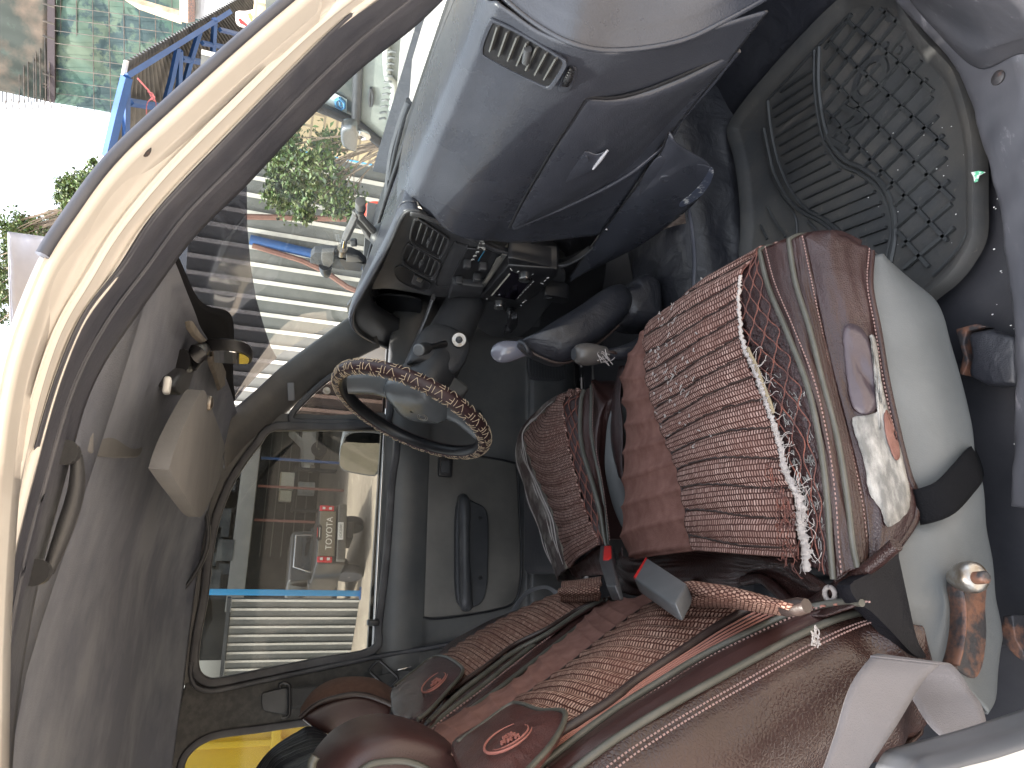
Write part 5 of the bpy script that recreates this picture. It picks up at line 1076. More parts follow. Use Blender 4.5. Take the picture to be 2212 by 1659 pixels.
MB().prism(tg_, (.004, 0, 0)).build('apron_tongue', M['dash'], low, bevel=.0015)
sc = closed_cr(PL(V5, [(1965, 812), (1978, 835), (1960, 890), (1915, 950), (1830, 1000), (1815, 985), (1880, 930), (1930, 870)], 'x', .7458), 40)
MB().prism(sc, (.001, 0, 0)).build('scuffed_edge', M['dashscuff'], low, label='scuffed pale edge of the dash apron')
p = P(V5(1746, 862), x=.745); MB().lathe(p, (-1, 0, 0), [(0, .012), (.003, .011), (.003, .006), (-.002, .004)], 20).build('apron_screw_cup', M['dash'], low)
MB().lathe(p + [-.0012, 0, 0], (-1, 0, 0), [(0, .005), (.0006, .0045)], 12).build('screw_hole', M['black'], low)
MB().lathe(P(V5(1460, 1111), x=.744), (-1, 0, 0), [(0, .004), (.003, .0035), (.004, .001)], 12).build('screw_head', M['chrome'], low)
# broken brown edge hanging below
MB().prism(PL(V5, [(1560, 1205), (1660, 1130), (1800, 1040), (1835, 1010), (1845, 1080), (1780, 1095), (1690, 1130), (1600, 1190)], 'x', .765), (.003, 0, 0)).build('torn_felt_edge', pm('torn_felt', (.16, .12, .10), .9, (.4, .32, .27), 60), da)
# dash top over the instruments
he = cr([P(V6(*q), x=x) for q, x in (((620, 182), .735), ((560, 178), .735), ((520, 225), .732), ((480, 315), .725), ((440, 400), .715), ((390, 490), .705), ((330, 600), .692), ((275, 700), .680), ((258, 770), .675), ((285, 838), .678), ((370, 893), .690), ((480, 940), .71))], 90)
bk_ = np.array([[1.02, np.interp(i, [0, 20, 60, 89], [-.05, .02, .35, .66]), 1.350] for i in range(90)])
up1 = he + [.010, 0, .006]; up2 = he * .85 + bk_ * .15 + [0, 0, .006]; up3 = he * .5 + bk_ * .5 + [0, 0, .0]
for a in (up1, up2): a[:6] = a[:6] * .4 + (he[:6] + [.02, 0, .004]) * .6
g = cru(np.array([he, up1, up2, up3, bk_]), 6).transpose(1, 0, 2)
MB().grid(g).build('instrument_hood', M['dash'], da, solid=.004, flipcam=True)
MB().tube(he + [.0, 0, -.001], .0045, 8).build('hood_lip', M['dark'], da)
g = cru(np.array([he + [.003, 0, -.003], he + [.02, .0, -.012], he * .7 + np.array([.85, .22, 1.30]) * .3]), 5).transpose(1, 0, 2)
MB().grid(g[12:]).build('instrument_bay', M['black'], da, solid=.003, flipcam=True)
MB().prism(PL(V6, [(300, 600), (700, 560), (900, 640), (900, 1050), (520, 1050), (250, 900), (230, 700)], 'x', .84), (.01, 0, 0)).build('instrument_back', M['black'], da)
ib = closed_cr(PL(V6, [(420, 640), (600, 655), (640, 700), (610, 800), (570, 930), (470, 940), (340, 860), (310, 780), (350, 690)], 'x', .80), 40)
MB().prism(ib, (.006, 0, 0)).build('instrument_lens', pm('lens_dark', (.006, .007, .010), .55), da, bevel=.003)
MB().tube(PL(V6, [(700, 650), (660, 760), (600, 900), (560, 985)], 'x', .71), .010, 10, 20, flat=.5).build('cluster_bezel', M['dark'], da)
# centre panel
cp = closed_cr(PL(V6, [(550, 196), (575, 186), (640, 196), (800, 262), (950, 335), (1050, 385), (1180, 425), (1360, 470), (1420, 560), (1330, 700), (1180, 860), (1010, 860), (880, 760), (800, 665), (700, 648), (600, 628), (460, 606), (340, 600), (400, 480), (470, 340), (520, 250)], 'x', .739), 90)
cpn = MB().prism(cp, (.012, 0, 0)).build('centre_panel', M['dark'], da, bevel=.004)
edge = cr([P(V6(*q), x=.733) for q in ((575, 180), (640, 192), (800, 262), (950, 338), (1050, 385), (1180, 420), (1380, 470), (1480, 440), (1570, 375))], 70)
MB().grid(np.array([edge + [-.002, -.003, 0], edge + [-.004, .004, 0], edge + [.004, .022, -.004], edge + [.02, .035, -.006]]).transpose(1, 0, 2)).build('centre_surround', M['dark'], da, solid=.003, flipcam=True)
for out, e, nm in (([(235, 245), (265, 236), (300, 245), (560, 420), (590, 455), (585, 490), (525, 625), (500, 642), (470, 635), (260, 520), (200, 462), (188, 425), (205, 330)], ((270, 255), (575, 445), (210, 440), (505, 630)), 'centre_vent'),
                   ([(150, 520), (175, 510), (215, 525), (470, 680), (492, 705), (488, 745), (440, 855), (415, 872), (380, 866), (190, 765), (115, 700), (102, 660), (115, 590)], ((185, 528), (480, 700), (120, 660), (420, 862)), 'centre_vent')):
    XC = .7345; o = closed_cr(PL(A4, out, 'x', XC), 44); c = o.mean(0)
    t = MB().ring(o, c + (o - c) * 1.09, (-.003, 0, 0)).ring(o, c + (o - c) * .97, (.016, 0, 0)).build(nm, M['dark'], cpn, bevel=.0012)
    MB().prism([p + np.array([.003, 0, 0]) for p in c + (o - c) * 1.0], (.002, 0, 0)).build('vent_void', M['black'], t)
    q = [P(A4(*k), x=XC - .001) for k in e]; fins(t, q[0], q[1], q[2], q[3], 5, 4, XC, .006, pm('vent_fin', (.06, .062, .062), .45))
    m1 = (q[0] + q[1]) / 2; m2 = (q[2] + q[3]) / 2; MB().tube([m1 * .55 + m2 * .45 + [-.002, 0, 0], m1 * .3 + m2 * .7 + [-.002, 0, 0]], .005, 8).build('vent_tab', M['dark'], t)
sl_ = closed_cr(PL(A4, [(12, 770), (40, 750), (90, 745), (200, 805), (330, 885), (400, 935), (385, 1000), (340, 1015), (250, 1000), (80, 920), (10, 840)], 'x', .7355), 40)
so2 = MB().ring(sl_, sl_.mean(0) + (sl_ - sl_.mean(0)) * .94, (.006, 0, 0)).build('switch_slot', M['dark'], cpn)
MB().prism(sl_ + [.0015, 0, 0], (.001, 0, 0)).build('slot_void', M['black'], so2)
MB().prism(PL(A4, [(225, 840), (340, 900), (300, 985), (190, 930)], 'x', .731), (.006, 0, 0)).build('slot_switch', M['dark'], so2, bevel=.002)
MB().prism(PL(A4, [(262, 862), (318, 892), (296, 925), (245, 900)], 'x', .7295), (.002, 0, 0)).build('switch_face', M['steel'], so2, bevel=.001)
tr = closed_cr(PL(A4, [(650, 505), (700, 500), (780, 525), (800, 560), (640, 860), (600, 975), (570, 990), (470, 965), (452, 930), (520, 760)], 'x', .7345), 44)
MB().ring(tr, tr.mean(0) + (tr - tr.mean(0)) * .95, (.008, 0, 0)).prism(tr + [.002, 0, 0], (.002, 0, 0)).build('shallow_tray', M['dark'], cpn, bevel=.002)
# heater controls
hc = PL(A4, [(800, 550), (1010, 570), (1070, 590), (890, 940), (640, 920), (640, 860)], 'x', .732)
hcp = MB().prism(hc, (.006, 0, 0)).build('heater_panel', M['black'], cpn, bevel=.002)
def key(q, w_=.020, h_=.018, d=.020):
    p = P(A4(*q), x=.722); fr = frame3([1, 0, 0], P(A4(q[0] - 30, q[1] + 55), x=.722) - p)
    return MB().box(p, (d, h_ * .95, w_ * .8), fr)
for q in ((800, 720), (968, 748), (905, 865), (710, 900)): key(q).build('heater_lever', M['dark'], hcp, bevel=.003)
icons = MB()
for q in ((912, 590), (882, 630), (862, 672)):
    p = P(A4(*q), x=.7295); icons.tube([p + [0, .0035 * math.cos(a), .0035 * math.sin(a)] for a in np.linspace(0, 5.2, 9)], .0005, 4); icons.tube([p + [0, -.006, -.002], p + [0, .006, .002]], .0005, 4)
icons.build('heater_icons', M['white'], hcp)
MB().tube(PL(A4, [(990, 575), (918, 685)], 'x', .7295), .0010, 5).build('cold_mark', pm('blue_mark', (.02, .16, .28), .5), hcp)
MB().prism(PL(A4, [(900, 560), (960, 430), (985, 470), (1000, 560), (985, 575), (950, 540)], 'x', .724), (.002, 0, 0)).build('cracked_plastic', pm('cracked', (.05, .05, .05), .6, (.5, .5, .48), 70, (.52, .58)), cpn, label='cracked corner of the panel with white stress marks')
MB().prism(PL(A4, [(640, 930), (870, 960), (985, 970), (950, 1090), (700, 1080), (590, 1105), (620, 1010)], 'x', .715), (.03, 0, 0)).build('lower_bracket', M['dark'], cpn, bevel=.004)
# radio
def RF(pts, x): return PL(A4, pts, 'x', x)
rd = MB().prism(RF([(1250, 735), (1790, 775), (1775, 855), (1560, 1060), (1380, 1200), (1160, 1185), (945, 1090)], .708), (.06, 0, 0)).build('radio', M['black'], da, bevel=.004)
MB().prism(RF([(1240, 655), (1300, 655), (1795, 770), (1770, 850), (1250, 735)], .712), (.05, 0, 0)).build('radio_cage', M['black'], rd, bevel=.003)
MB().prism(RF([(1265, 800), (1510, 880), (1320, 1110), (1070, 1060)], .7068), (.002, 0, 0)).build('radio_display', pm('display_dark', (.008, .006, .012), .08), rd)
MB().tube(RF([(1262, 828), (1070, 1058)], .705), .0018, 6).build('display_edge', pm('edge_gray', (.36, .34, .30), .4), rd)
mb = MB()
for i in range(7): a = np.array([1525, 905]) + (np.array([1335, 1105]) - np.array([1525, 905])) * i / 7; b = a + np.array([-15, 15]); mb.tube(RF([tuple(a), tuple(b)], .7055), .0008, 4)
for a, b in (((1270, 765), (1290, 790)), ((1600, 925), (1630, 935)), ((1640, 905), (1660, 890)), ((1665, 870), (1690, 865)), ((1345, 805), (1365, 795)), ((1495, 845), (1520, 825)), ((1375, 1165), (1395, 1170)), ((1400, 1140), (1425, 1125)), ((1430, 1110), (1445, 1115)), ((1010, 1097), (1022, 1098))): mb.tube(RF([a, b], .7055), .0010, 4)
mb.build('radio_markings', M['white'], rd)
for q in ((1432, 822), (1155, 1130)):
    p = P(A4(*q), x=.708); kb = MB().lathe(p, (-1, 0, .05), [(0, .0145), (.016, .0138), (.018, .012)], 24).build('radio_knob', M['black'], rd)
    MB().lathe(p + np.array([-.0145, 0, .001]), (-1, 0, .05), [(0, .0148), (.0025, .0146), (.0036, .0125)], 24).build('knob_rim', M['chrome'], kb)
for q in ((1372, 650), (1710, 720)): MB().box(P(A4(*q), x=.722), (.01, .010, .004)).build('bracket_clip', pm('bright_clip', (.5, .5, .45), .4), rd)
# strips of chrome trim beside the radio, ashtray, dark body below
MB().prism(RF([(1180, 615), (1230, 625), (1000, 960), (950, 1010), (960, 930)], .722), (.003, 0, 0)).build('slot_trim', pm('slot_gray', (.10, .10, .095), .4), cpn)
MB().prism(RF([(1120, 660), (1160, 640), (1180, 660), (1010, 930), (985, 925)], .720), (.002, 0, 0)).build('slot_trim', pm('slot_pale', (.16, .155, .14), .4), cpn)
bd = closed_cr([P(V6(*q), x=.775) for q in ((800, 640), (1100, 560), (1400, 480), (1560, 420), (1640, 480), (1560, 760), (1350, 950), (1150, 900), (950, 780), (820, 740))], 50)
MB().prism(bd, (.02, 0, 0)).build('console_front', M['black'], da)
c2 = MB().prism(RF([(985, 1115), (1160, 1190), (1380, 1210), (1600, 1090), (1640, 1160), (1590, 1410), (1340, 1410), (1080, 1440), (1150, 1300), (890, 1270)], .745), (.03, 0, 0)).build('console_lower', M['dark'], da, bevel=.005)
sw = closed_cr(RF([(1640, 1060), (1680, 1055), (1880, 1090), (1905, 1120), (1850, 1150), (1760, 1140), (1640, 1110)], .70), 30)
swb = MB().prism(sw, (.04, 0, 0)).build('switch_box', M['black'], da, bevel=.004)
MB().box(P(A4(1690, 1088), x=.698), (.002, .010, .012)).build('switch_key', M['dark'], swb, bevel=.001)
p = P(A4(1262, 1200), x=.72); MB().lathe(p, (-1, -.05, .05), [(0, .012), (.01, .012), (.012, .010), (.022, .006), (.05, .005), (.052, .010), (.068, .010), (.07, .006)], 20).build('pull_knob', M['black'], da)
MB().lathe(p + np.array([-.009, 0, 0]), (-1, -.05, .05), [(0, .0128), (.003, .0126)], 20).build('knob_collar', M['chrome'], da)
MB().prism(RF([(1220, 1440), (1280, 1320), (1350, 1310), (1355, 1390), (1290, 1480), (1190, 1520)], .66), (.018, 0, 0)).build('lighter_body', M['black'], da, bevel=.004)
# far dash corner and side vent
fc_ = [cr([P(V6(*q), y=.60) for q in ((370, 890), (410, 930), (480, 985), (560, 1010))], 20), cr([P(V6(*q), y=.66) for q in ((330, 900), (300, 960), (380, 1010), (470, 1040))], 20)]
fcm = MB().prism(closed_cr([P(V6(*q), x=.74) for q in ((300, 870), (400, 900), (560, 980), (540, 1080), (440, 1180), (300, 1180), (220, 1080), (240, 960))], 40), (.10, 0, 0)).build('dash_corner', M['trim'], da, bevel=.01)
svp = closed_cr([P(V6(*q), x=.735) for q in ((420, 915), (450, 912), (560, 945), (570, 975), (555, 985), (480, 965), (425, 935))], 30)
sv = MB().prism(svp, (.004, 0, 0)).build('side_vent', M['black'], fcm, bevel=.001)
mb = MB()
for i in range(6): a = P(V6(440 + i * 22, 920 + i * 6), x=.733); b = P(V6(446 + i * 22, 946 + i * 6), x=.733); mb.tube([a, b], .0013, 5)
mb.build('louvres', M['gray_p'], sv)
# ================================================================== STEERING COLUMN AND WHEEL
WC = np.array([.420, .36, 1.2695]); ty, tx = -.067, .403; WN = np.array([-math.cos(tx) * math.cos(ty), math.cos(tx) * math.sin(ty), math.sin(tx)])
WA = nrm(np.cross(WN, [0, 1, 0])); WB = np.cross(WN, WA); RR, rt_ = .190, .0175
sc_ = thing('steering_column', 'dark plastic steering column with ignition lock and stalk', 'steering column', WC - WN * .2, None)
MB().lathe(WC - WN * .045, -WN, [(0, .045), (.01, .062), (.05, .070), (.10, .072), (.14, .066), (.20, .062), (.30, .058)], 28, sq=.9).build('column_shroud', M['dark'], sc_)
shp = P(V6(780, 870), y=.31)
sh = closed_cr([P(V6(*q), y=.30) for q in ((565, 995), (600, 900), (640, 820), (700, 782), (760, 785), (840, 815), (905, 870), (912, 930), (880, 1010), (830, 1060), (760, 1040), (700, 1010), (620, 1000))], 44)
blob(sh, .14, 'column_cowl', M['dark'], sc_, ((0, .86), (.06, .97), (.2, 1.0), (1, 1.02)))
hc_ = [P(V6(*q), y=y) for q, y in (((840, 880), .286),)][0]
ig = MB().lathe(hc_, (-.55, -1, .25), [(-.004, .019), (.003, .019), (.006, .017), (.006, .009)], 28).build('ignition_lock', M['steel'], sc_)
MB().lathe(hc_ + nrm([-.55, -1, .25]) * .005, (-.55, -1, .25), [(0, .0085), (.005, .0085), (.006, .007)], 20).build('key_barrel', M['dark'], ig)
MB().box(hc_ + nrm([-.55, -1, .25]) * .0115, (.002, .0015, .009), frame3([-.55, -1, .25], [.5, 0, 1])).build('keyhole', M['black'], ig)
a = P(V6(760, 905), y=.285); b = P(V6(620, 937), y=.16)
st = MB().tube([a, a * .4 + b * .6, b + (a - b) * .24], [.009, .007, .009], 12, 12).build('stalk', M['black'], sc_)
MB().tube([b + (a - b) * .30, b], [.0135, .0145], 16).build('stalk_knob', M['dark'], st, bevel=.002)
MB().lathe(b, b - a, [(0, .0138), (.002, .0125), (.0025, .010)], 20).build('stalk_cap', M['hub'], st)
wh = thing('steering_wheel', 'steering wheel in a dark red leather cover stitched with pale letters', 'steering wheel', WC)
ang = np.linspace(0, 2 * math.pi, 96, endpoint=False)
def wp(a, h, r=rt_, dr=0): rad_ = nrm(math.cos(a) * WA + math.sin(a) * WB); return WC + rad_ * (RR + dr) + (rad_ * math.cos(h) + WN * math.sin(h)) * r
cv = MB(); nseg = 20; vs = [wp(a, h) for a in ang for h in np.linspace(-2.0, 2.0, nseg)]
MB().add(vs, [(i * nseg + k, i * nseg + k + 1, ((i + 1) % 96) * nseg + k + 1, ((i + 1) % 96) * nseg + k) for i in range(96) for k in range(nseg - 1)]).build('rim_cover', M['ring'], wh, solid=.0015)
vs = [wp(a, h, rt_ * .93) for a in ang for h in np.linspace(0, 2 * math.pi, 24, endpoint=False)]
MB().add(vs, [(i * 24 + k, i * 24 + (k + 1) % 24, ((i + 1) % 96) * 24 + (k + 1) % 24, ((i + 1) % 96) * 24 + k) for i in range(96) for k in range(24)]).build('rim', M['black'], wh)
# lettering sewn round the rim: rows of V I F strokes
mb = MB()
def stroke(a0, h0, a1, h1):
    mb.tube([wp(a0 + (a1 - a0) * t, h0 + (h1 - h0) * t, rt_ + .0018) for t in np.linspace(0, 1, 5)], .00075, 5)
per = 22; st_ = 2 * math.pi / per
for i in range(per):
    for row, hh in ((0, .50), (1, -.62), (1, 1.5)):
        a0 = i * st_ + (row % 2) * st_ * .5; s_ = .42; k = 1
        stroke(a0, hh + s_, a0 + st_ * .16, hh - s_); stroke(a0 + st_ * .16, hh - s_, a0 + st_ * .32, hh + s_)          # V
        stroke(a0 + st_ * .44, hh - s_, a0 + st_ * .44, hh + s_)                                                        # I
        stroke(a0 + st_ * .58, hh - s_, a0 + st_ * .58, hh + s_); stroke(a0 + st_ * .58, hh + s_, a0 + st_ * .80, hh + s_); stroke(a0 + st_ * .58, hh + .02, a0 + st_ * .74, hh + .02)  # F
mb.build('stitched_letters', M['cream'], wh)
# hub pad
hp = []
for t, s_ in ((-.03, .55), (-.025, .92), (-.005, 1.), (.012, .97), (.024, .80), (.030, .5), (.032, .05)):
    hp.append([WC - WN * .035 + WN * t * 1.1 + (WA * math.cos(a) * .082 + WB * math.sin(a) * .098) * s_ * (1 + .08 * math.cos(4 * a)) for a in ang[::2]])
v = np.array(hp).reshape(-1, 3); K = 48; f = [(i * K + k, i * K + (k + 1) % K, (i + 1) * K + (k + 1) % K, (i + 1) * K + k) for i in range(6) for k in range(K)]
hb = MB().add(v, f).build('hub_pad', M['hub'], wh)
for s_, rr2 in ((1, .017), (.62, .011)):
    MB().tube([WC - WN * .001 + WA * .045 * s_ * 0 + WA * (.03) + (WA * math.cos(a) * rr2 * .75 + WB * math.sin(a) * rr2 * 1.2) for a in np.linspace(0, 6.283, 24)], .0009, 6).build('hub_emblem', M['steel'], hb)
def spoke(a, w0, w1):
    rad_ = math.cos(a) * WA + math.sin(a) * WB; MB().tube([WC - WN * .045 + rad_ * .05, WC - WN * .04 + rad_ * .11, WC - WN * .012 + rad_ * .178], [w0, (w0 + w1) / 2, w1], 12, 16, flat=.5).build('spoke', M['hub'], wh)
up_ang = math.atan2(np.array([0, 0, 1.]) @ WB, np.array([0, 0, 1.]) @ WA)
for d in (.35, .35 + math.pi): spoke(up_ang + d * 1.0, .036, .026)
MB().prism([P(V6(*q), y=.33) for q in ((560, 985), (680, 1005), (800, 1060), (905, 1140), (860, 1200), (760, 1150), (600, 1060), (520, 1040))], (0, .05, 0)).build('rear_shroud', M['trim'], sc_, bevel=.01)
# ================================================================== LEVERS
gl = thing('gear_lever', 'tall gear lever with a glossy gray knob and long black leather sleeve', 'gear lever', P(V6(1850, 620), z=.84))
k0 = P(V6(1012, 960), y=.0); k1 = P(V6(1200, 930), y=-.02); ax = nrm(k1 - k0); L_ = np.linalg.norm(k1 - k0)
MB().lathe(k0, ax, [(0, .004), (.004, .013), (.013, .0205), (.026, .0235), (.04, .022), (.06, .0175), (L_ * .95, .0155), (L_, .0165), (L_ + .002, .013)], 32).build('knob', M['knob'], gl, subsurf=1)
so3 = closed_cr([P(V6(*q), y=-.06) for q in ((1165, 893), (1240, 852), (1370, 770), (1500, 692), (1640, 597), (1735, 580), (1785, 650), (1762, 740), (1680, 830), (1560, 930), (1450, 1000), (1390, 1012), (1320, 996), (1235, 955))], 60)
blob(so3, .11, 'lever_sleeve', M['vinyl'], gl, ((-.42, .45), (-.34, .72), (-.2, .90), (0, 1.0), (.3, .98), (.6, .8)))
MB().tube([p + [0, -.002, 0] for p in so3[:2]] + [so3[i] + [0, -.004, 0] for i in range(len(so3) - 1, 30, -1)], .0026, 8).build('sleeve_seam', M['welt'], gl)
MB().tube([P(V6(1172, 890), y=-.075), P(V6(1195, 905), y=-.085), P(V6(1215, 940), y=-.085), P(V6(1232, 962), y=-.07)], .005, 8, 16).build('sleeve_cuff', M['vinyl'], gl)
bt = closed_cr([P(V6(*q), y=-.07) for q in ((1740, 600), (1820, 560), (1830, 520), (1900, 495), (1960, 540), (1975, 640), (1970, 760), (1890, 780), (1800, 760), (1750, 700))], 50)
bo = blob(bt, .12, 'lever_boot', M['vinyl'], gl, ((0, .6), (.08, .85), (.25, 1.), (.5, 1.), (1, 1.05)))
mb = MB()
for k in range(0):
    a0 = bt[int(k * 7)]; c = bt.mean(0); mb.tube(cr([a0 + [0, -.004, 0], a0 * .6 + c * .4 + np.array([.004, -.016, .006 * math.sin(k * 2)]), c + [0, -.020, .008 * math.cos(k)]], 12), [.003, .009, .004], 8)
del mb
tl = thing('transfer_lever', 'short transfer lever with a dull brown knob beside the gear lever', 'transfer lever', P(V6(1780, 960), z=.83))
k0 = P(V6(1466, 960), y=-.13); k1 = P(V6(1640, 962), y=-.13); ax = nrm(k1 - k0); L_ = np.linalg.norm(k1 - k0)
MB().lathe(k0, ax, [(0, .009), (.001, .013), (.006, .0185), (.02, .0225), (.036, .022), (L_ * .9, .0165), (L_, .0155), (L_ + .002, .012)], 32).build('knob', M['knob2'], tl, subsurf=1)
MB().lathe(k0 - ax * .0006, -ax, [(0, .0115), (.0008, .011)], 24).build('knob_cap', M['dark'], tl)
MB().tube([k1, P(V6(1720, 955), y=-.13), P(V6(1800, 940), y=-.12), P(V6(1900, 900), y=-.10)], [.010, .016, .022, .03], 16, 24).build('lever_boot', M['vinyl'], tl)
MB().tube([k1 + ax * .004 + np.array([0, .0155 * math.cos(a), .0155 * math.sin(a)]) for a in np.linspace(0, 6.28, 20)], .003, 6).build('boot_tie', M['welt'], tl)
mb = MB()
for k in range(14):
    q = k1 + np.array([-.01, -.014, .01]); mb.tube(cr([q, q + [RND.uniform(-.01, .01), RND.uniform(-.01, 0), RND.uniform(-.01, .02)], q + [RND.uniform(-.02, .02), RND.uniform(-.01, 0), RND.uniform(-.02, .02)]], 8), .0007, 4)
mb.build('frayed_string', M['fray'], tl)
# ================================================================== PHONE HOLDER
XH = .84
H = lambda x, y, d=0: P(V2(x, y), x=XH + d)
phn = thing('phone_holder', 'gray swivel phone holder on a suction foot on top of the dashboard', 'phone holder', H(1215, 670))
PG = pm('holder_plastic', (.085, .08, .075), .4, (.11, .105, .1), 30)
a = H(1235, 680); b = H(1180, 670); ax = nrm(b - a)
MB().lathe(a, ax, [(0, .030), (.004, .031), (.010, .027), (.014, .026), (.018, .020), (.024, .017)], 28).build('suction_foot', M['dark'], phn)
MB().tube([H(1170, 690), H(1120, 620), H(1050, 560), H(1040, 480)], [.016, .011, .009, .009], 4, flat=1.2).build('lower_arm', PG, phn, bevel=.003, smooth=False)
MB().tube([H(1180, 640), H(1110, 560), H(1075, 520), H(1070, 470)], [.010, .008, .010, .011], 6).build('lower_arm', PG, phn, bevel=.002, smooth=False)
MB().tube([H(1075, 480, -.01), H(1078, 400, -.02)], .0115, 20).build('arm_joint', PG, phn, bevel=.002)
MB().tube([H(1078, 452, -.014), H(1077, 468, -.013)], .0122, 20).build('joint_band', M['black'], phn)
MB().tube([H(1050, 500), H(955, 700)], .0105, 6).build('upper_arm', PG, phn, bevel=.002, smooth=False)
MB().tube([H(950, 705), H(935, 790)], .0075, 14).build('swivel_neck', M['chrome'], phn)
MB().tube([H(1000, 735), H(1045, 735)], .011, 6).build('clamp_knob', M['dark'], phn, bevel=.002)
MB().tube([H(930, 780), H(925, 825)], .013, 16).build('ball_collar', M['steel'], phn)
MB().prism([H(*q, -.01) for q in ((765, 815), (870, 815), (1000, 830), (1075, 865), (1122, 915), (1125, 985), (1095, 985), (1090, 930), (1085, 975), (900, 955), (750, 920), (665, 905), (668, 855), (700, 820))], (.02, 0, 0)).build('cradle', M['dark'], phn, bevel=.003)
MB().prism([H(*q, -.018) for q in ((760, 818), (865, 812), (860, 900), (825, 940), (770, 925), (755, 870))], (.012, 0, 0)).build('cradle_grip', PG, phn, bevel=.002)
MB().tube([H(790, 920, -.01), H(795, 975, -.015), H(800, 1000, -.015)], [.017, .016, .010], 14, 8).build('tightening_knob', M['black'], phn)
MB().prism([H(*q, -.016) for q in ((960, 845), (1060, 862), (1100, 900), (960, 895))], (.008, 0, 0)).build('cradle_plate', PG, phn, bevel=.002)
# ================================================================== FLOOR MAT
mt = thing('floor_mat', 'black dusty rubber floor mat with a diamond tread, raised rim and moulded lettering', 'floor mat', P(W1(1000, 500), z=.68))
mo_ = [(960, -40), (860, 30), (740, 150), (620, 280), (500, 420), (430, 520), (410, 590), (440, 700), (460, 830), (470, 1000), (470, 1180), (620, 1400), (900, 1480), (1150, 1420), (1270, 1310), (1380, 1220), (1450, 1130), (1500, 1020), (1504, 850), (1503, 700), (1490, 560), (1455, 420), (1410, 300), (1340, 220), (1280, 160), (1200, 50), (1150, -40)]
def mz(q, dz=0):
    p = P(W1(*q), z=.682 + dz); return p
mo3 = closed_cr([mz(q, .004) for q in mo_], 135); c = mo3.mean(0); c[2] = .676
def inset(o, d): return offset2(o, -d, 2)
i1 = inset(mo3, .030); i1[:, 2] = .677; i0 = inset(mo3, .012); i0[:, 2] = .694; i05 = inset(mo3, .004); i05[:, 2] = .695; K = len(mo3)
i08 = inset(mo3, .024); i08[:, 2] = .682
LL = [mo3 - [0, 0, .016], mo3, i05, i0, i08, i1]; v = np.vstack(LL + [c + (i1 - c) * .66, c + (i1 - c) * .33, c + (i1 - c) * .05]); n = 9
f = [(i * K + k, i * K + (k + 1) % K, (i + 1) * K + (k + 1) % K, (i + 1) * K + k) for i in range(n - 1) for k in range(K)] + [tuple(8 * K + k for k in range(K))]
MB().add(v, f).build('mat_base', M['mat'], mt)
def inpoly(p, poly):
    x, y = p; c_ = False; j = len(poly) - 1
    for i in range(len(poly)):
        if (poly[i][1] > y) != (poly[j][1] > y) and x < (poly[j][0] - poly[i][0]) * (y - poly[i][1]) / (poly[j][1] - poly[i][1]) + poly[i][0]: c_ = not c_
        j = i
    return c_
def hatch(poly, dirs, sp, wv, mb, gaps=0, seed=0):
    """parallel ribs clipped to a region of the mat, laid out on the floor plane"""
    pp = [tuple(mz(q)[:2]) for q in poly]; a = np.array(pp); cx, cy = a.mean(0); R_ = 1.2
    for th, s_ in dirs:
        d = np.array([math.cos(th), math.sin(th)]); n_ = np.array([-d[1], d[0]])
        for k in range(-40, 41):
            run = []
            for t in np.arange(-R_, R_, .006):
                q = np.array([cx, cy]) + d * t + n_ * s_ * k; ok = inpoly(q, pp)
                if ok: run.append(q)
                if (not ok or t + .006 >= R_) and run:
                    if len(run) > 2:
                        p0, p1 = run[0], run[-1]; m = (p0 + p1) / 2; L = np.linalg.norm(p1 - p0)
                        mb.box((m[0], m[1], .6795), (L, wv, .007), np.array([[d[0], n_[0], 0], [d[1], n_[1], 0], [0, 0, 1]]))
                    run = []
def dirang(q0, q1): a = mz(q0); b = mz(q1); return math.atan2(b[1] - a[1], b[0] - a[0])
mb = MB()
dia = [(985, 20), (1100, 40), (1190, 130), (1250, 260), (1305, 420), (1345, 560), (1372, 750), (1390, 950), (1385, 1020), (1300, 1130), (1225, 1235), (1150, 1175), (1150, 1050), (1110, 880), (1030, 760), (920, 695), (850, 600), (815, 450), (810, 230), (880, 110)]
hatch(dia, [(dirang((840, 560), (1060, 800)), .044), (dirang((1100, 800), (1350, 560)), .036)], 0, .0055, mb)
bars = [(770, 250), (782, 400), (800, 560), (830, 680), (900, 745), (1010, 790), (1065, 870), (1095, 1000), (1080, 1120), (1000, 1040), (900, 1000), (790, 930), (700, 850), (650, 740), (612, 620), (590, 470), (640, 370)]
hatch(bars, [(dirang((600, 460), (770, 345)), .023)], 0, .005, mb)
mb.build('tread_ribs', M['matr'], mt, smooth=False)
mb = MB()
for cv_, r in (([(795, 205), (792, 350), (805, 480), (835, 600), (900, 690), (990, 735), (1070, 800), (1115, 900), (1125, 1020), (1105, 1140)], .0045), ([(775, 215), (775, 360), (788, 490), (818, 615), (885, 710), (975, 755), (1050, 815), (1095, 905), (1108, 1020), (1085, 1130)], .0035),
               ([(572, 440), (585, 560), (612, 690), (660, 810), (730, 900), (830, 960), (905, 1030)], .004), ([(555, 560), (575, 660), (600, 760), (655, 860), (720, 920), (800, 960), (860, 1010), (880, 1060)], .0045),
               ([(590, 750), (630, 850), (690, 940), (700, 1030)], .003), ([(570, 900), (600, 960), (650, 1030)], .003), ([(540, 980), (570, 1040)], .003), ([(745, 960), (790, 1010), (800, 1060)], .003), ([(575, 430), (680, 320), (800, 190), (930, 60)], .003),
               ([(1440, 560), (1462, 760), (1455, 960), (1400, 1080), (1290, 1200)], .003)):
    mb.tube(cr([mz(q) + [0, 0, -.003] for q in cv_], 50), r, 6)
mb.build('moulded_curves', M['matr'], mt)
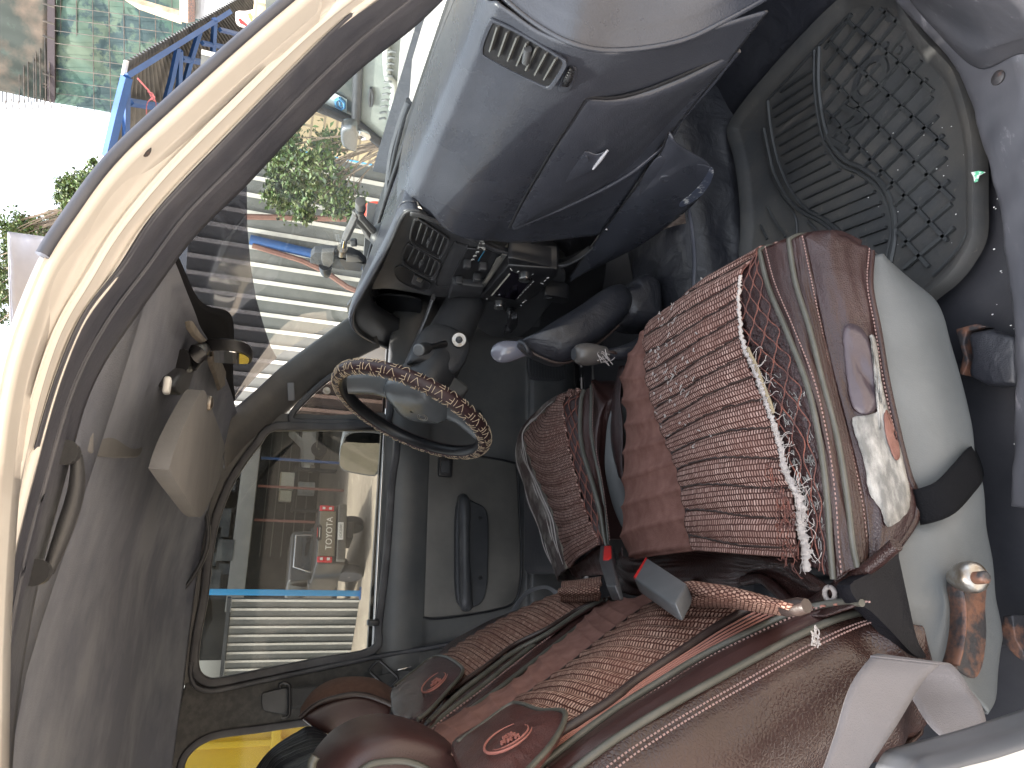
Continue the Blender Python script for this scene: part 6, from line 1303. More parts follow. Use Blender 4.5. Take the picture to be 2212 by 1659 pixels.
a = mz((950, 490)); b = mz((1095, 215)); tm = text('NO:1', (a + b) / 2 + np.array([0, 0, -.0025]), b - a, np.cross([0, 0, 1], b - a), .105, M['matr'], 'moulded_letters', mt, ext=.003)
# litter
lf = thing('plastic_scrap', 'tiny green and white scrap of plastic on the mat edge', 'scrap', mz((1490, 765), .012))
MB().prism([mz(q, .014) for q in ((1468, 752), (1500, 745), (1528, 750), (1500, 765), (1495, 790), (1482, 795), (1478, 770))], (0, 0, .002)).build('scrap_sheet', pm('green_scrap', (.7, .75, .7), .5, (.1, .45, .25), 150, (.5, .55)), lf)
mb = MB(); rg = random.Random(5)
for k in range(90):
    x = rg.uniform(-.1, .55); y = rg.uniform(-.735, -.66); s_ = rg.uniform(.0006, .0015); mb.box((x, y, .671 + s_), (s_, s_ * 1.5, s_), None)
for k in range(30): p = mz((rg.uniform(1000, 1480), rg.uniform(100, 1150)), .0); s_ = rg.uniform(.0005, .0012); mb.box((p[0], p[1], .680), (s_, s_ * 1.5, s_), None)
tag(mb.build('floor_grit', M['white'], None, smooth=False), 'pale grit and crumbs scattered over the cab floor', 'grit', kind='stuff')
# ================================================================== OUTSIDE
G0 = -1.65
def gz(x, y):
    d = max(abs(y) - 2.5, abs(x) - 4.5, 0); return .27 + (G0 - .27) * min(1, d / 8) ** 1.0
xs = np.concatenate([np.linspace(-220, -14, 12), np.linspace(-12.5, 24, 60), np.linspace(30, 220, 12)]); ys = np.concatenate([np.linspace(-220, -14, 10), np.linspace(-12.5, 40, 76), np.linspace(48, 240, 12)])
g = np.array([[(x, y, gz(x, y)) for y in ys] for x in xs])
tag(MB().grid(g).build('ground', pm('yard_dirt', (.38, .32, .25), .95, (.28, .235, .185), .5, (.35, .65), bump=.6, bscale=8, wear=(.55, .48, .38), wscale=2.2, wthr=(.55, .75)), None, solid=0, flipcam=True), 'sandy bare yard ground beyond the far window', 'ground', kind='structure')
def corr(name, p0, p1, z0, z1, pitch, mat, label, cat, flute=.03, trimtop=None, group=None, parent=None, cap=None):
    """corrugated sheet wall with square ribs from p0 to p1"""
    p0 = np.array(p0, float); p1 = np.array(p1, float); L = np.linalg.norm(p1 - p0); d = (p1 - p0) / L; n_ = np.array([-d[1], d[0]])
    if n_ @ (np.array([0, -1.3]) - p0) < 0: n_ = -n_
    t = parent or thing(name, label, cat, (*((p0 + p1) / 2), z0), group)
    pts = []; k = int(L / pitch)
    for i in range(k + 1):
        s_ = i * pitch
        for a, h in ((0, 0), (.12, 0), (.16, flute), (.30, flute), (.34, 0)): pts.append(p0 + d * min(L, s_ + a * pitch) + n_ * h)
    g = np.array([[(p[0], p[1], z) for z in np.linspace(z0, z1, 3)] for p in pts])
    MB().grid(g).build('sheet', mat, t, smooth=False, solid=.003)
    # highlights on the ribs are painted separately as pale strips
    return t, d, n_, L
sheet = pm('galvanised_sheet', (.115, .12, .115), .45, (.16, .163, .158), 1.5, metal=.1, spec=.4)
crest = pm('sheet_rib_highlight', (.62, .60, .55), .4, (.52, .5, .46), 3)  # pale colour paints the highlights along the sheet ribs
blue = pm('blue_steel', (.018, .07, .22), .5, (.025, .09, .26), 2); sky_b = pm('bright_blue_steel', (.04, .34, .70), .45)
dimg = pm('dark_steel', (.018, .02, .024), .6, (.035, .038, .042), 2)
conc = pm('concrete', (.25, .25, .24), .9, (.33, .33, .31), .8, bump=.5, bscale=20)
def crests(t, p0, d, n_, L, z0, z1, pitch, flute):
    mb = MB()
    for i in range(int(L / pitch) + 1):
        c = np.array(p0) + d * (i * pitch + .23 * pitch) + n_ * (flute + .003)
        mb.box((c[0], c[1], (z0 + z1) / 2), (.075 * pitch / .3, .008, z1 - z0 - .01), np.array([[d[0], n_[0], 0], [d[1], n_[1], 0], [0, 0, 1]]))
    mb.build('rib_highlights', crest, t, smooth=False)
# right hand fence seen through the driver's window
t, d, n_, L = corr('corrugated_fence', (-.20, 21.45), (-4.4, 24.5), G0, 1.98, .31, sheet, 'pale corrugated metal fence right of the blue post, through the driver window', 'fence')
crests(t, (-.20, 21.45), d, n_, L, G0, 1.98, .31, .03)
MB().box((-2.3, 22.85, 2.05), (5.2, .08, .10), np.array([[d[0], n_[0], 0], [d[1], n_[1], 0], [0, 0, 1]])).build('top_rail', dimg, t, smooth=False)
t = thing('steel_post', 'bright blue painted steel post at the corner of the fence', 'post', (-.05, 21.4, G0)); MB().box((-.05, 21.40, .75), (.17, .14, 4.8)).build('post_shaft', sky_b, t, bevel=.01); MB().box((-.05, 21.40, G0 + .01), (.36, .34, .02)).build('base_plate', blue, t)
# open workshop behind the pickup
ws = thing('workshop', 'dark open workshop with a concrete lintel behind the parked pickup', 'workshop', (4.5, 32, G0))
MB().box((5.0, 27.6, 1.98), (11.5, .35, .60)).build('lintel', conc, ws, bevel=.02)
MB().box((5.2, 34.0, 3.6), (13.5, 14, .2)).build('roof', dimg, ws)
MB().box((5.5, 41.2, 1.2), (18, .2, 5.8)).build('back_wall', pm('shade_black_wall', (.014, .014, .014), .9, (.04, .039, .036), .6), ws)  # near-black colour stands in for the shade deep inside the workshop
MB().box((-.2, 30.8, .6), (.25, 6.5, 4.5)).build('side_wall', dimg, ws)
mb = MB()
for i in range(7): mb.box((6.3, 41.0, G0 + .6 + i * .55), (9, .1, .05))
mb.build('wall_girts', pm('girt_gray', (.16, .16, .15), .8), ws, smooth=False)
mb = MB(); rg = random.Random(9)
for i in range(16): mb.box((rg.uniform(0, 9), rg.uniform(27.4, 28.2), 2.45 + rg.uniform(0, .5)), (rg.uniform(.3, 1.2), .4, rg.uniform(.2, .6)))
for i in range(22): mb.box((rg.uniform(-.5, 9.5), rg.uniform(28.5, 29.5), 2.9 + rg.uniform(0, .9)), (rg.uniform(.1, .8), .3, rg.uniform(.3, 1.2)))
mb.build('roof_clutter', pm('clutter_dark', (.04, .045, .05), .7, (.12, .13, .13), 1.2), ws, smooth=False)['kind'] = 'stuff'
for (x, c, z1) in ((5.0, 'b', 1.62), (3.9, 'r', 1.62), (2.6, 'r', 1.62)):
    MB().box((x, 28.0, (G0 + z1) / 2), (.09, .09, z1 - G0)).build('workshop_pole', blue if c == 'b' else pm('red_oxide', (.22, .09, .07), .7), ws)
# crates on the bench in the workshop
for nm, lab, x0, x1, z0, z1, m in (('white_carton', 'bright white carton in the dark workshop, the larger of two', 4.25, 5.0, .15, .75, pm('carton_white', (.9, .9, .8), .6)), ('white_carton', 'white carton right beside the larger one in the dark workshop', 3.75, 4.2, .2, .72, pm('carton_white', (.8, .8, .66), .6)), ('steel_drum', 'gray drum standing low beside the cartons', 4.0, 4.7, -.75, -.05, pm('drum', (.4, .42, .4), .5))):
    t = thing(nm, lab, 'drum' if 'drum' in nm else 'carton', ((x0 + x1) / 2, 31.5, z0))
    if 'drum' in nm: MB().lathe(((x0 + x1) / 2, 31.5, z0), (0, 0, 1), [(0, .3), (.02, .31), (.24, .30), (.25, .31), (.26, .30), (.48, .30), (.49, .31), (.5, .30), (.68, .31), (.7, .3)], 24).build('drum_shell', m, t)
    else: MB().box(((x0 + x1) / 2, 31.5, (z0 + z1) / 2), (x1 - x0, .5, z1 - z0)).build('carton_box', m, t, bevel=.02); MB().box(((x0 + x1) / 2, 31.245, z1 - .02), (x1 - x0 - .04, .012, .06)).build('tape_strip', pm('tape', (.55, .5, .35), .4), t)
MB2 = thing('work_bench', 'low dark bench under the cartons in the workshop', 'bench', (4.4, 31.5, G0)); MB().box((4.3, 31.5, .12), (2.0, .7, .06)).build('bench_top', dimg, MB2)
for x in (3.4, 5.2):
    for y in (31.2, 31.8): MB().box((x, y, (G0 + .09) / 2), (.08, .08, .09 - G0)).build('leg', dimg, MB2)
# ---- vehicles
def wheel(parent, c, r, w_=.24, ax=(0, 1, 0), rimm=None):
    c = np.array(c, float); a = nrm(ax); t = MB().lathe(c - a * w_ / 2, a, [(0, r * .62), (0, r * .94), (w_ * .12, r), (w_ * .88, r), (w_, r * .94), (w_, r * .62)], 28).build('wheel', M['rubber'], parent)
    MB().lathe(c + a * w_ * .36, a, [(0, r * .6), (.02, r * .58), (.0, r * .45), (.03, r * .2), (.04, r * .05)], 20).lathe(c - a * w_ * .36, -a, [(0, r * .6), (.02, r * .58), (.0, r * .45), (.03, r * .2), (.04, r * .05)], 20).build('rim', rimm or M['steel'], t)
    return t
pk = thing('parked_pickup', 'beige double cab pickup parked in the yard with its tailgate toward us', 'pickup truck', (1.62, 20.4, G0))
bronze = pm('dark_bronze_paint', (.025, .022, .019), .3, coat=.5); champ = pm('champagne_paint', (.20, .17, .125), .35, metal=.3, coat=.4); glsd = pm('dark_car_glass', (.012, .014, .016), .08)
xc = 1.62; w2 = .92; zb = G0 + .16; yb = 20.4        # rear face at yb, x to the left of the photo is +x
def prof_body(parent, pts, x0, x1, mat, name, bev=.04): return MB().prism([(x0, y, z) for y, z in pts], (x1 - x0, 0, 0)).build(name, mat, parent, bevel=bev)
prof_body(pk, [(yb, zb + .75), (yb + .02, zb + 1.32), (yb + 1.6, zb + 1.32), (yb + 1.62, zb + 1.40), (yb + 5.1, zb + 1.05), (yb + 5.25, zb + .55), (yb + .1, zb + .52)], xc - w2, xc + w2, bronze, 'body')
prof_body(pk, [(yb + 1.55, zb + 1.25), (yb + 1.72, zb + 1.92), (yb + 1.95, zb + 1.98), (yb + 3.2, zb + 1.96), (yb + 4.0, zb + 1.2)], xc - w2 + .12, xc + w2 - .12, bronze, 'cab', .06)
MB().prism([(xc - .62, yb + 1.60, zb + 1.38), (xc + .62, yb + 1.60, zb + 1.38), (xc + .52, yb + 1.74, zb + 1.84), (xc - .52, yb + 1.74, zb + 1.84)], (0, -.03, 0)).build('rear_window', glsd, pk, bevel=.01)
MB().box((xc, yb - .012, zb + 1.06), (1.40, .03, .47)).build('tailgate', champ, pk, bevel=.015)
tgx = [o for o in pk.children if o.name.startswith('tailgate')][0]
whm = pm('letter_white', (.85, .83, .78), .5)
text('TOYOTA', (xc - .0, yb - .031, zb + 1.00), (1, 0, 0), (0, 0, 1), .25, whm, 'tailgate_lettering', tgx, ext=.004)
MB().prism([(xc - .20, yb - .03, zb + 1.22), (xc + .20, yb - .03, zb + 1.22), (xc + .27, yb - .03, zb + 1.30), (xc + .18, yb - .03, zb + 1.38), (xc - .18, yb - .03, zb + 1.38), (xc - .27, yb - .03, zb + 1.30)], (0, -.03, 0)).build('tailgate_handle', M['black'], tgx, bevel=.01)
MB().box((xc, yb - .062, zb + 1.28), (.30, .004, .018)).build('handle_strip', whm, tgx); MB().box((xc, yb - .062, zb + 1.345), (.30, .004, .016)).build('handle_red_line', M['red'], tgx)
redl = pm('tail_lamp_red', (.55, .01, .02), .2, coat=.8)
for sx in (-1, 1):
    tl_ = MB().box((xc + sx * .80, yb - .006, zb + 1.10), (.17, .05, .42)).build('tail_lamp', redl, pk, bevel=.02)
    for dz in (.09, -.10): MB().box((xc + sx * .79, yb - .034, zb + 1.10 + dz), (.08, .015, .08)).build('lamp_lens', M['white'], tl_, bevel=.01)
bm_ = MB().box((xc, yb - .10, zb + .66), (1.75, .20, .24)).build('rear_bumper', pm('bumper_dark', (.10, .095, .085), .4), pk, bevel=.03)
MB().box((xc, yb - .21, zb + .70), (.54, .02, .15)).build('number_plate', M['white'], bm_, bevel=.005)
text('1CA25881', (xc, yb - .222, zb + .70), (1, 0, 0), (0, 0, 1), .105, M['black'], 'plate_number', bm_, ext=.001)
MB().box((xc + .1, yb + .3, zb + .42), (.5, .8, .2)).build('spare_wheel_carrier', M['black'], pk, bevel=.03)
for sx in (-1, 1):
    for y in (yb + 1.05, yb + 4.3): wheel(pk, (xc + sx * .78, y, zb + .26), .41, .26, (1, 0, 0))
MB().tube([(xc - .6, yb + 1.5, zb + 1.34), (xc - .5, yb + 1.35, zb + 1.85), (xc + .5, yb + 1.35, zb + 1.85), (xc + .6, yb + 1.5, zb + 1.34)], .03, 8).build('roll_bar', M['chrome'], pk)
MB().prism([(xc - w2 - .004, yb + 1.9, zb + 1.36), (xc - w2 + .0, yb + 3.6, zb + 1.34), (xc - w2 + .1, yb + 3.1, zb + 1.84), (xc - w2 + .1, yb + 2.0, zb + 1.86)], (.0, 0, .012)).build('side_window', glsd, pk)
pk.rotation_euler.z = rad(20)
# white four-wheel drive in the background
sv_ = thing('parked_suv', 'dusty white off-road wagon parked far back in the workshop, left of the pickup', 'suv', (8.0, 36, G0))
wp_ = pm('dusty_white', (.72, .70, .66), .45, (.8, .78, .74), 1)
q0 = P(A2(880, 400), z=G0); sx0 = 6.1; ysv = 35.6
pr = [(sx0 - .0, zb + .55), (sx0 - .05, zb + 1.05), (sx0 + 1.15, zb + 1.22), (sx0 + 1.75, zb + 1.88), (sx0 + 4.1, zb + 1.90), (sx0 + 4.5, zb + 1.3), (sx0 + 4.55, zb + .55)]
MB().prism([(x, ysv, z) for x, z in pr], (0, 1.75, 0)).build('body', wp_, sv_, bevel=.07)
for a, b in ((1.45, 2.15), (2.25, 3.1), (3.2, 4.05)):
    MB().prism([(sx0 + a - (.10 if a < 2 else 0), ysv, zb + 1.27), (sx0 + b, ysv, zb + 1.27), (sx0 + b, ysv, zb + 1.76), (sx0 + a + (.28 if a < 2 else 0), ysv, zb + 1.76)], (0, -.015, 0)).build('side_window', glsd, sv_, bevel=.006)
MB().box((sx0 + 2.4, ysv - .02, zb + .52), (3.0, .06, .06)).build('side_step', M['steel'], sv_)
MB().box((sx0 - .06, ysv + .87, zb + .62), (.14, 1.7, .22)).build('bumper', M['steel'], sv_, bevel=.02)
for x in (sx0 + .85, sx0 + 3.7): wheel(sv_, (x, ysv + .12, zb + .40), .40, .25)
for x in (sx0 + .85, sx0 + 3.7): wheel(sv_, (x, ysv + 1.63, zb + .40), .40, .25)
# red pickup front seen through the quarter light
rp = thing('parked_suv', 'brown red wagon front seen through the small quarter light', 'suv', (8.5, 26, G0))
rx = 6.5; ry = 25.0; rbr = pm('brown_red_paint', (.20, .085, .07), .4, (.15, .06, .05), 2)
MB().prism([(rx, ry, zb + .6), (rx - .05, ry, zb + 1.2), (rx + 1.2, ry, zb + 1.4), (rx + 1.8, ry, zb + 2.1), (rx + 4.6, ry, zb + 2.1), (rx + 4.7, ry, zb + .6)], (0, 1.8, 0)).build('body', rbr, rp, bevel=.08)
MB().box((rx - .07, ry + .9, zb + .95), (.05, 1.2, .25)).build('grille', M['dark'], rp, bevel=.02)
for dy in (.2, 1.6): MB().lathe((rx - .06, ry + dy, zb + 1.0), (-1, 0, 0), [(0, .13), (.03, .12), (.04, .05)], 18).build('headlight', M['chrome'], rp)
MB().prism([(rx + 1.5, ry, zb + 1.45), (rx + 2.6, ry, zb + 1.45), (rx + 2.6, ry, zb + 1.95), (rx + 1.9, ry, zb + 1.95)], (0, -.02, 0)).build('side_window', glsd, rp)
for x in (rx + .8, rx + 3.8): wheel(rp, (x, ry + .1, zb + .4), .4); wheel(rp, (x, ry + 1.7, zb + .4), .4)
rw = thing('brick_red_wall', 'tall brown red painted wall far beyond the windscreen', 'wall', (17, 30, G0)); MB().box((19, 33.5, 1.6), (16, .3, 6.5)).build('wall_face', pm('brown_wall', (.17, .075, .06), .9, (.12, .06, .05), .4), rw)
MB().box((19, 33.3, 4.9), (16.2, .6, .15)).build('coping', conc, rw)
# ---- long corrugated wall beyond the windscreen
A_ = P((560, 770), x=7.2); B_ = None
wa = (3.15, 13.05); wb = (13.5, 5.6)
t, d, n_, L = corr('corrugated_wall', wa, tuple(np.array(wa) + nrm(np.array(wb) - np.array(wa)) * 6.6), -1.6, 3.2, .30, sheet, 'long gray corrugated wall with highlights painted on its ribs beyond the windscreen', 'wall')
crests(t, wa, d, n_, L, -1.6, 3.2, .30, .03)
Rw = np.array([[d[0], n_[0], 0], [d[1], n_[1], 0], [0, 0, 1]])
ontow = lambda s_, z, o=.08: (wa[0] + d[0] * s_ + n_[0] * o, wa[1] + d[1] * s_ + n_[1] * o, z)
def wallhit(q, off=.06):
    dd = R @ np.array([q[0] - CX, q[1] - CY, F]); nn = np.array([n_[0], n_[1], 0]); p0 = np.array([wa[0] + n_[0] * off, wa[1] + n_[1] * off, 0]); return E + dd * ((nn @ (p0 - E)) / (nn @ dd))
t2 = thing('blue_post', 'faded blue post standing against the corrugated wall, left of the phone holder', 'post', wallhit((730, 560)))
MB().tube([wallhit((540, 517), .10), wallhit((800, 577), .10), wallhit((1000, 625), .10)], .09, 8).build('post_shaft', blue, t2)
for lab, q in (('rusty brown angle bar leaning level across the corrugated wall', [(530, 468), (780, 474), (900, 478)]), ('long rusty brace slanting down the corrugated wall', [(545, 530), (650, 562), (700, 585), (750, 620), (850, 660)])):
    t3 = thing('steel_bar', lab, 'steel bar', wallhit(q[1], .2), 'rusty bars on the wall'); MB().tube([wallhit(k, .16) for k in q], .05, 6).build('bar', pm('rust_bar', (.16, .075, .06), .8, (.22, .12, .09), 3), t3)
# tan block wall with a blue strip and the cream post, right part
bw = thing('block_wall', 'tan masonry block wall beyond the parked truck cab, with a blue corner strip', 'wall', wallhit((700, 290)))
def blockmat():
    m, t, b = newmat('tan_blocks'); L = t.links.new; tc = N(t, 'TexCoord'); mp = N(t, 'Mapping'); L(tc.outputs['UV'], mp.inputs[0])
    br = N(t, 'TexBrick', Scale=1.); L(mp.outputs[0], br.inputs[0]); br.inputs['Color1'].default_value = (.48, .38, .24, 1); br.inputs['Color2'].default_value = (.40, .32, .20, 1); br.inputs['Mortar'].default_value = (.24, .19, .13, 1)
    br.inputs['Mortar Size'].default_value = .02; br.inputs['Brick Width'].default_value = .40; br.inputs['Row Height'].default_value = .2; L(br.outputs[0], b.inputs['Base Color']); b.inputs['Roughness'].default_value = .95; return m
q = [wallhit(k, .5) for k in ((530, 232), (540, 300), (830, 362), (900, 380), (905, 250), (780, 120))]
g = np.array([[q[1] + [d[0] * a, d[1] * a, -(q[1][2] + .0) + z] for z in np.linspace(-1.2, q[0][2], 20)] for a in np.linspace(0, 4, 20)])
MB().grid(g).build('block_face', blockmat(), bw, solid=.15)
MB().tube([wallhit((528, 298), .55), wallhit((900, 372), .55)], .035, 6).build('corner_strip', sky_b, bw)
# red cloth on the ground line
rc = thing('red_cloth', 'crumpled bright red cloth beside the bush, behind the phone holder', 'cloth', P(A1(690, 1530), x=4.5))
c = closed_cr([P(A1(*k), x=4.5) for k in ((630, 1480), (680, 1462), (750, 1465), (790, 1480), (800, 1580), (740, 1592), (680, 1585), (640, 1560), (610, 1530))], 40)
g = np.array([c.mean(0) + (c - c.mean(0)) * s_ + np.array([.12 * (1 - s_ ** 2), 0, 0]) * -1 for s_ in (1, .8, .6, .4, .2, .02)]); g = g.transpose(1, 0, 2); g = np.vstack([g, g[:1]]); g = disp(g, lambda u, v: .04 * noise2(u, v, 6, 301))
MB().grid(g).build('cloth_sheet', pm('red_cloth_sheet', (.55, .05, .025), .8, (.65, .10, .05), 6), rc, solid=.01)
# tree / bush in front of the corrugated wall
leafm = [pm('leaf_green', (.055, .105, .026), .5, (.09, .14, .033), 4), pm('leaf_yellow_green', (.10, .125, .04), .5, (.125, .145, .05), 5), pm('leaf_dark', (.025, .042, .02), .6, (.04, .06, .03), 4)]
barkm = pm('bark', (.16, .12, .09), .9, (.24, .19, .14), 9)
def leafcloud(centres, n, size, rg, mb, flat=.5):
    for k in range(n):
        c, r = rg.choice(centres); u = nrm([rg.gauss(0, 1), rg.gauss(0, 1), rg.gauss(0, 1)]) * r * rg.random() ** .5; p = np.asarray(c) + u
        a = nrm([rg.gauss(0, 1), rg.gauss(0, 1), rg.gauss(0, .6)]); b = nrm(np.cross(a, [rg.gauss(0, 1), rg.gauss(0, 1), rg.gauss(0, 1)])); s_ = size * rg.uniform(.6, 1.3)
        nn = np.cross(a, b) * s_ * .12
        mb.add([p, p + a * s_ * .5 + b * s_ * .28 + nn, p + a * s_, p + a * s_ * .5 - b * s_ * .28 + nn], [(0, 1, 2, 3)])
def tree(name, label, root, tips, rg, nleaf, size, rad_, trunk_r, cat='tree', extra=0):
    t = thing(name, label, cat, root); mb = MB(); root = np.array(root, float); cs = []
    top = np.mean(tips, 0); fork = root + (top - root) * .55
    mb.tube(cr([root, root * .5 + fork * .5 + [rg.uniform(-.1, .1), rg.uniform(-.1, .1), 0], fork], 16), [trunk_r, trunk_r * .6], 9)
    for tp_ in tips:
        m = (fork + tp_) / 2 + np.array([rg.uniform(-.2, .2), rg.uniform(-.2, .2), .15]); pts = cr([fork, m, tp_], 12); mb.tube(pts, [trunk_r * .5, trunk_r * .1], 6)
        cs.append((tp_, rad_ * rg.uniform(.6, 1.1)))
        for k in range(3):
            e = np.asarray(tp_) + nrm([rg.gauss(0, 1), rg.gauss(0, 1), rg.gauss(.2, 1)]) * rad_ * rg.uniform(.6, 1.2); mb.tube(cr([pts[7], (pts[9] + e) / 2, e], 8), [trunk_r * .14, trunk_r * .04], 5); cs.append((e, rad_ * rg.uniform(.25, .55)))
    mb.build('trunk', barkm, t)
    for i, sh in enumerate((.5, .3, .2)):
        m2 = MB(); leafcloud(cs, int(nleaf * sh), size, rg, m2); m2.build('crown', leafm[i], t, smooth=False)
    return t
rg = random.Random(21)
XT = 5.2
tips = [P(A1(*k), x=XT + rg.uniform(-.4, .4)) for k in ((40, 1060), (90, 1180), (60, 1320), (200, 1140), (280, 1060), (180, 1280), (300, 1260), (330, 1380), (440, 1430), (90, 1480), (250, 1400), (30, 1400), (520, 1470), (400, 1320))]
tree('young_tree', 'leafy young green tree in front of the corrugated wall', (XT, 4.2, -1.0), tips, rg, 7500, .075, .34, .04)
# ---- truck cab nose to the right, dark windscreen with stickers
tk = thing('parked_truck', 'dusty gray green truck cab with stickers on its windscreen, parked just ahead', 'truck', P(A1(700, 400), x=4.2))
gg = pm('gray_green_paint', (.20, .225, .21), .45, (.26, .285, .265), 3, coat=.2); XT2 = 4.0
def T(pts, x): return [P(A1(*k), x=x) for k in pts]
MB().prism(T([(575, -150), (575, 400), (560, 880), (600, 940), (780, 1080), (850, 960), (1100, 720), (1500, 500), (1500, -150)], XT2), (1.6, 0, 0)).build('cab_side', gg, tk, bevel=.05)
MB().prism(T([(-100, -150), (-100, 560), (200, 735), (560, 890), (560, 430), (575, -150)], XT2 + .05), (.04, 0, 0)).build('windscreen', pm('dusty_glass', (.055, .07, .07), .12, (.14, .14, .12), 2), tk)
MB().tube(T([(-100, 560), (200, 745), (380, 815), (560, 895), (780, 1075)], XT2 - .02), .045, 8).build('screen_seal', M['black'], tk)
MB().tube(T([(580, -150), (575, 380), (555, 885)], XT2 - .02), .04, 8).build('screen_post', M['dark'], tk)
MB().tube(T([(770, -150), (775, 300), (785, 560), (830, 620), (800, 960)], XT2 - .03), .03, 8, 40).build('body_crease', pm('crease_pale', (.42, .44, .42), .35), tk)
emb = T([(665, 640), (678, 690), (672, 760), (658, 770), (655, 700)], XT2 - .02); MB().tube(emb + [emb[0]], .012, 6, 20).build('badge_ring', M['dark'], tk)
mb = MB()
for i in range(12):
    y = 380 + i * 44; mb.tube(T([(790 - i * 6, y), (815 - i * 5, y - 8), (848 - i * 7, y - 2)], XT2 - .06), .010, 5, 8)
mb.build('coiled_hose', pm('hose', (.16, .17, .17), .5), tk)
stk = MB().prism(T([(310, 640), (405, 680), (490, 722), (488, 832), (400, 790), (310, 745)], XT2 + .035), (.004, 0, 0)).build('windscreen_sticker', pm('sticker_pale', (.55, .62, .62), .6, (.40, .52, .52), 8), tk)
hx_ = T([(440, 712), (470, 740), (472, 780), (445, 795), (412, 770), (410, 728)], XT2 + .025); MB().tube(hx_ + [hx_[0]], .014, 6).build('sticker_emblem', pm('sticker_blue', (.06, .22, .42), .6), stk)
MB().tube(T([(440, 735), (440, 765), (452, 770)], XT2 + .025), .010, 6).build('sticker_mark', pm('sticker_blue', (.06, .22, .42), .6), stk)
mr = closed_cr(T([(450, 945), (500, 932), (550, 945), (565, 1000), (560, 1090), (545, 1110), (490, 1090), (455, 1060), (442, 1000)], XT2 - .3), 36); blob(mr, .12, 'door_mirror', pm('dull_chrome', (.25, .25, .25), .25, metal=.9), tk, dirv=(1, 0, 0))
MB().tube(T([(560, 960), (600, 965), (640, 990), (600, 1000)], XT2 - .2), .03, 8, 16).build('mirror_bracket', M['chrome'], tk)
MB().box((XT2 + 1, P(A1(900, 200), x=XT2)[1] - .2, -.3), (1.6, 1.8, 1.3)).build('chassis', M['dark'], tk)
# ---- scaffolded building wrapped in green netting
sb = thing('scaffolded_building', 'tall building under construction wrapped in torn green netting', 'building', (30, 28, G0))
def SK(q, x): return P(V0(*q), x=x)
XB = 30.
netm = pm('green_net', (.045, .095, .078), .9, (.095, .13, .095), .30, (.38, .62), bump=.5, bscale=3, wear=(.03, .055, .06), wscale=.55, wthr=(.50, .56)); netm2 = pm('torn_dark_net', (.035, .045, .04), .9, (.17, .125, .095), .22, (.45, .62), bump=.5, bscale=3, wear=(.05, .07, .06), wscale=.8, wthr=(.55, .66))
def wallgrid(c4, nx_, ny_, mat, name, parent, sd=1, amp=.18):
    a, b, c, d_ = [np.array(v) for v in c4]; g = np.array([[a * (1 - u) * (1 - v) + b * u * (1 - v) + c * u * v + d_ * (1 - u) * v for v in np.linspace(0, 1, ny_)] for u in np.linspace(0, 1, nx_)])
    g = disp(g, lambda u, v: amp * noise2(u, v, 5, sd) + amp * .5 * noise2(u, v, 13, sd + 1)); MB().grid(g).build(name, mat, parent, solid=.05); return g
def S_(q, x=XB): return P(q, x=x)
# corners: image left is up, image top is toward +x
wallgrid([S_((117, -160), 33), S_((117, 222), 26), S_((243, 244), 26), S_((600, 300), 26)][:2] + [S_((760, 330), 26), S_((760, -160), 33)], 60, 60, netm, 'green_netting', sb, 3)
wallgrid([S_((-700, -160), 33), S_((-700, 50), 26), S_((104, 219), 26), S_((104, -160), 33)], 60, 60, netm2, 'torn_netting', sb, 5)
MB().prism([S_((102, -160), 32.8), S_((102, 219), 25.8), S_((118, 222), 25.8), S_((118, -160), 32.8)], (.4, 0, 0)).build('slab_edge', pm('slab_dark', (.05, .04, .045), .9), sb)
MB().prism([S_((-800, -200), 34.5), S_((-800, 30), 27.5), S_((100, 205), 27.5), S_((760, 320), 27.5), S_((760, -200), 34.5)], (6, 0, 0)).build('building_core', pm('core_concrete', (.30, .27, .22), .9, (.2, .18, .15), .6), sb)
mb = MB(); rg = random.Random(31)
for k in range(16):
    X = 130 + k * 34; mb.tube([S_((X, -160), 32.8), S_((X + 6 + rg.uniform(-4, 4), 246), 25.7)], .025, 5)
for k in range(14):
    Y = -120 + k * 27; mb.tube([S_((118, Y - 3), 32.9 - .018 * (Y + 160)), S_((700, Y + 72), 32.9 - .018 * (Y + 232))], .02, 5)
for k in range(12):
    X = 5 + k * 9 + rg.uniform(-3, 3); mb.tube([S_((X, -60), 31.5), S_((X + 3, 222), 25.6)], .03, 5)
for k in range(9):
    Y = rg.uniform(0, 215); mb.tube([S_((92, Y), 28.8 - .012 * Y), S_((118, Y + 9), 28.8 - .012 * Y)], .05, 5)
for k in range(8): X = 10 + k * 14; mb.tube([S_((X, 212), 25.7), S_((X + 4, 236), 25.4)], .03, 5)
mb.build('scaffold_poles', pm('scaffold', (.12, .10, .085), .7, (.05, .05, .05), 2), sb)
mb = MB()
for k in range(5): X = 430 + 20 * k; 
mb.prism([S_((270, 0), 27), S_((390, 35), 26.5), S_((392, 52), 26.5), S_((300, 20), 27)], (.3, 0, 0)); mb.build('balcony_slabs', pm('timber_cream', (.6, .46, .32), .8, (.3, .22, .15), 2), sb)
# ---- shed with blue frame and corrugated roof
sh_ = thing('blue_framed_shed', 'open shed with blue steel frame and dark corrugated roof above the pillar', 'shed', (11, 5, G0))
XS = 11.0
def K3(pts, x): return [P(A3(*k), x=x) for k in pts]
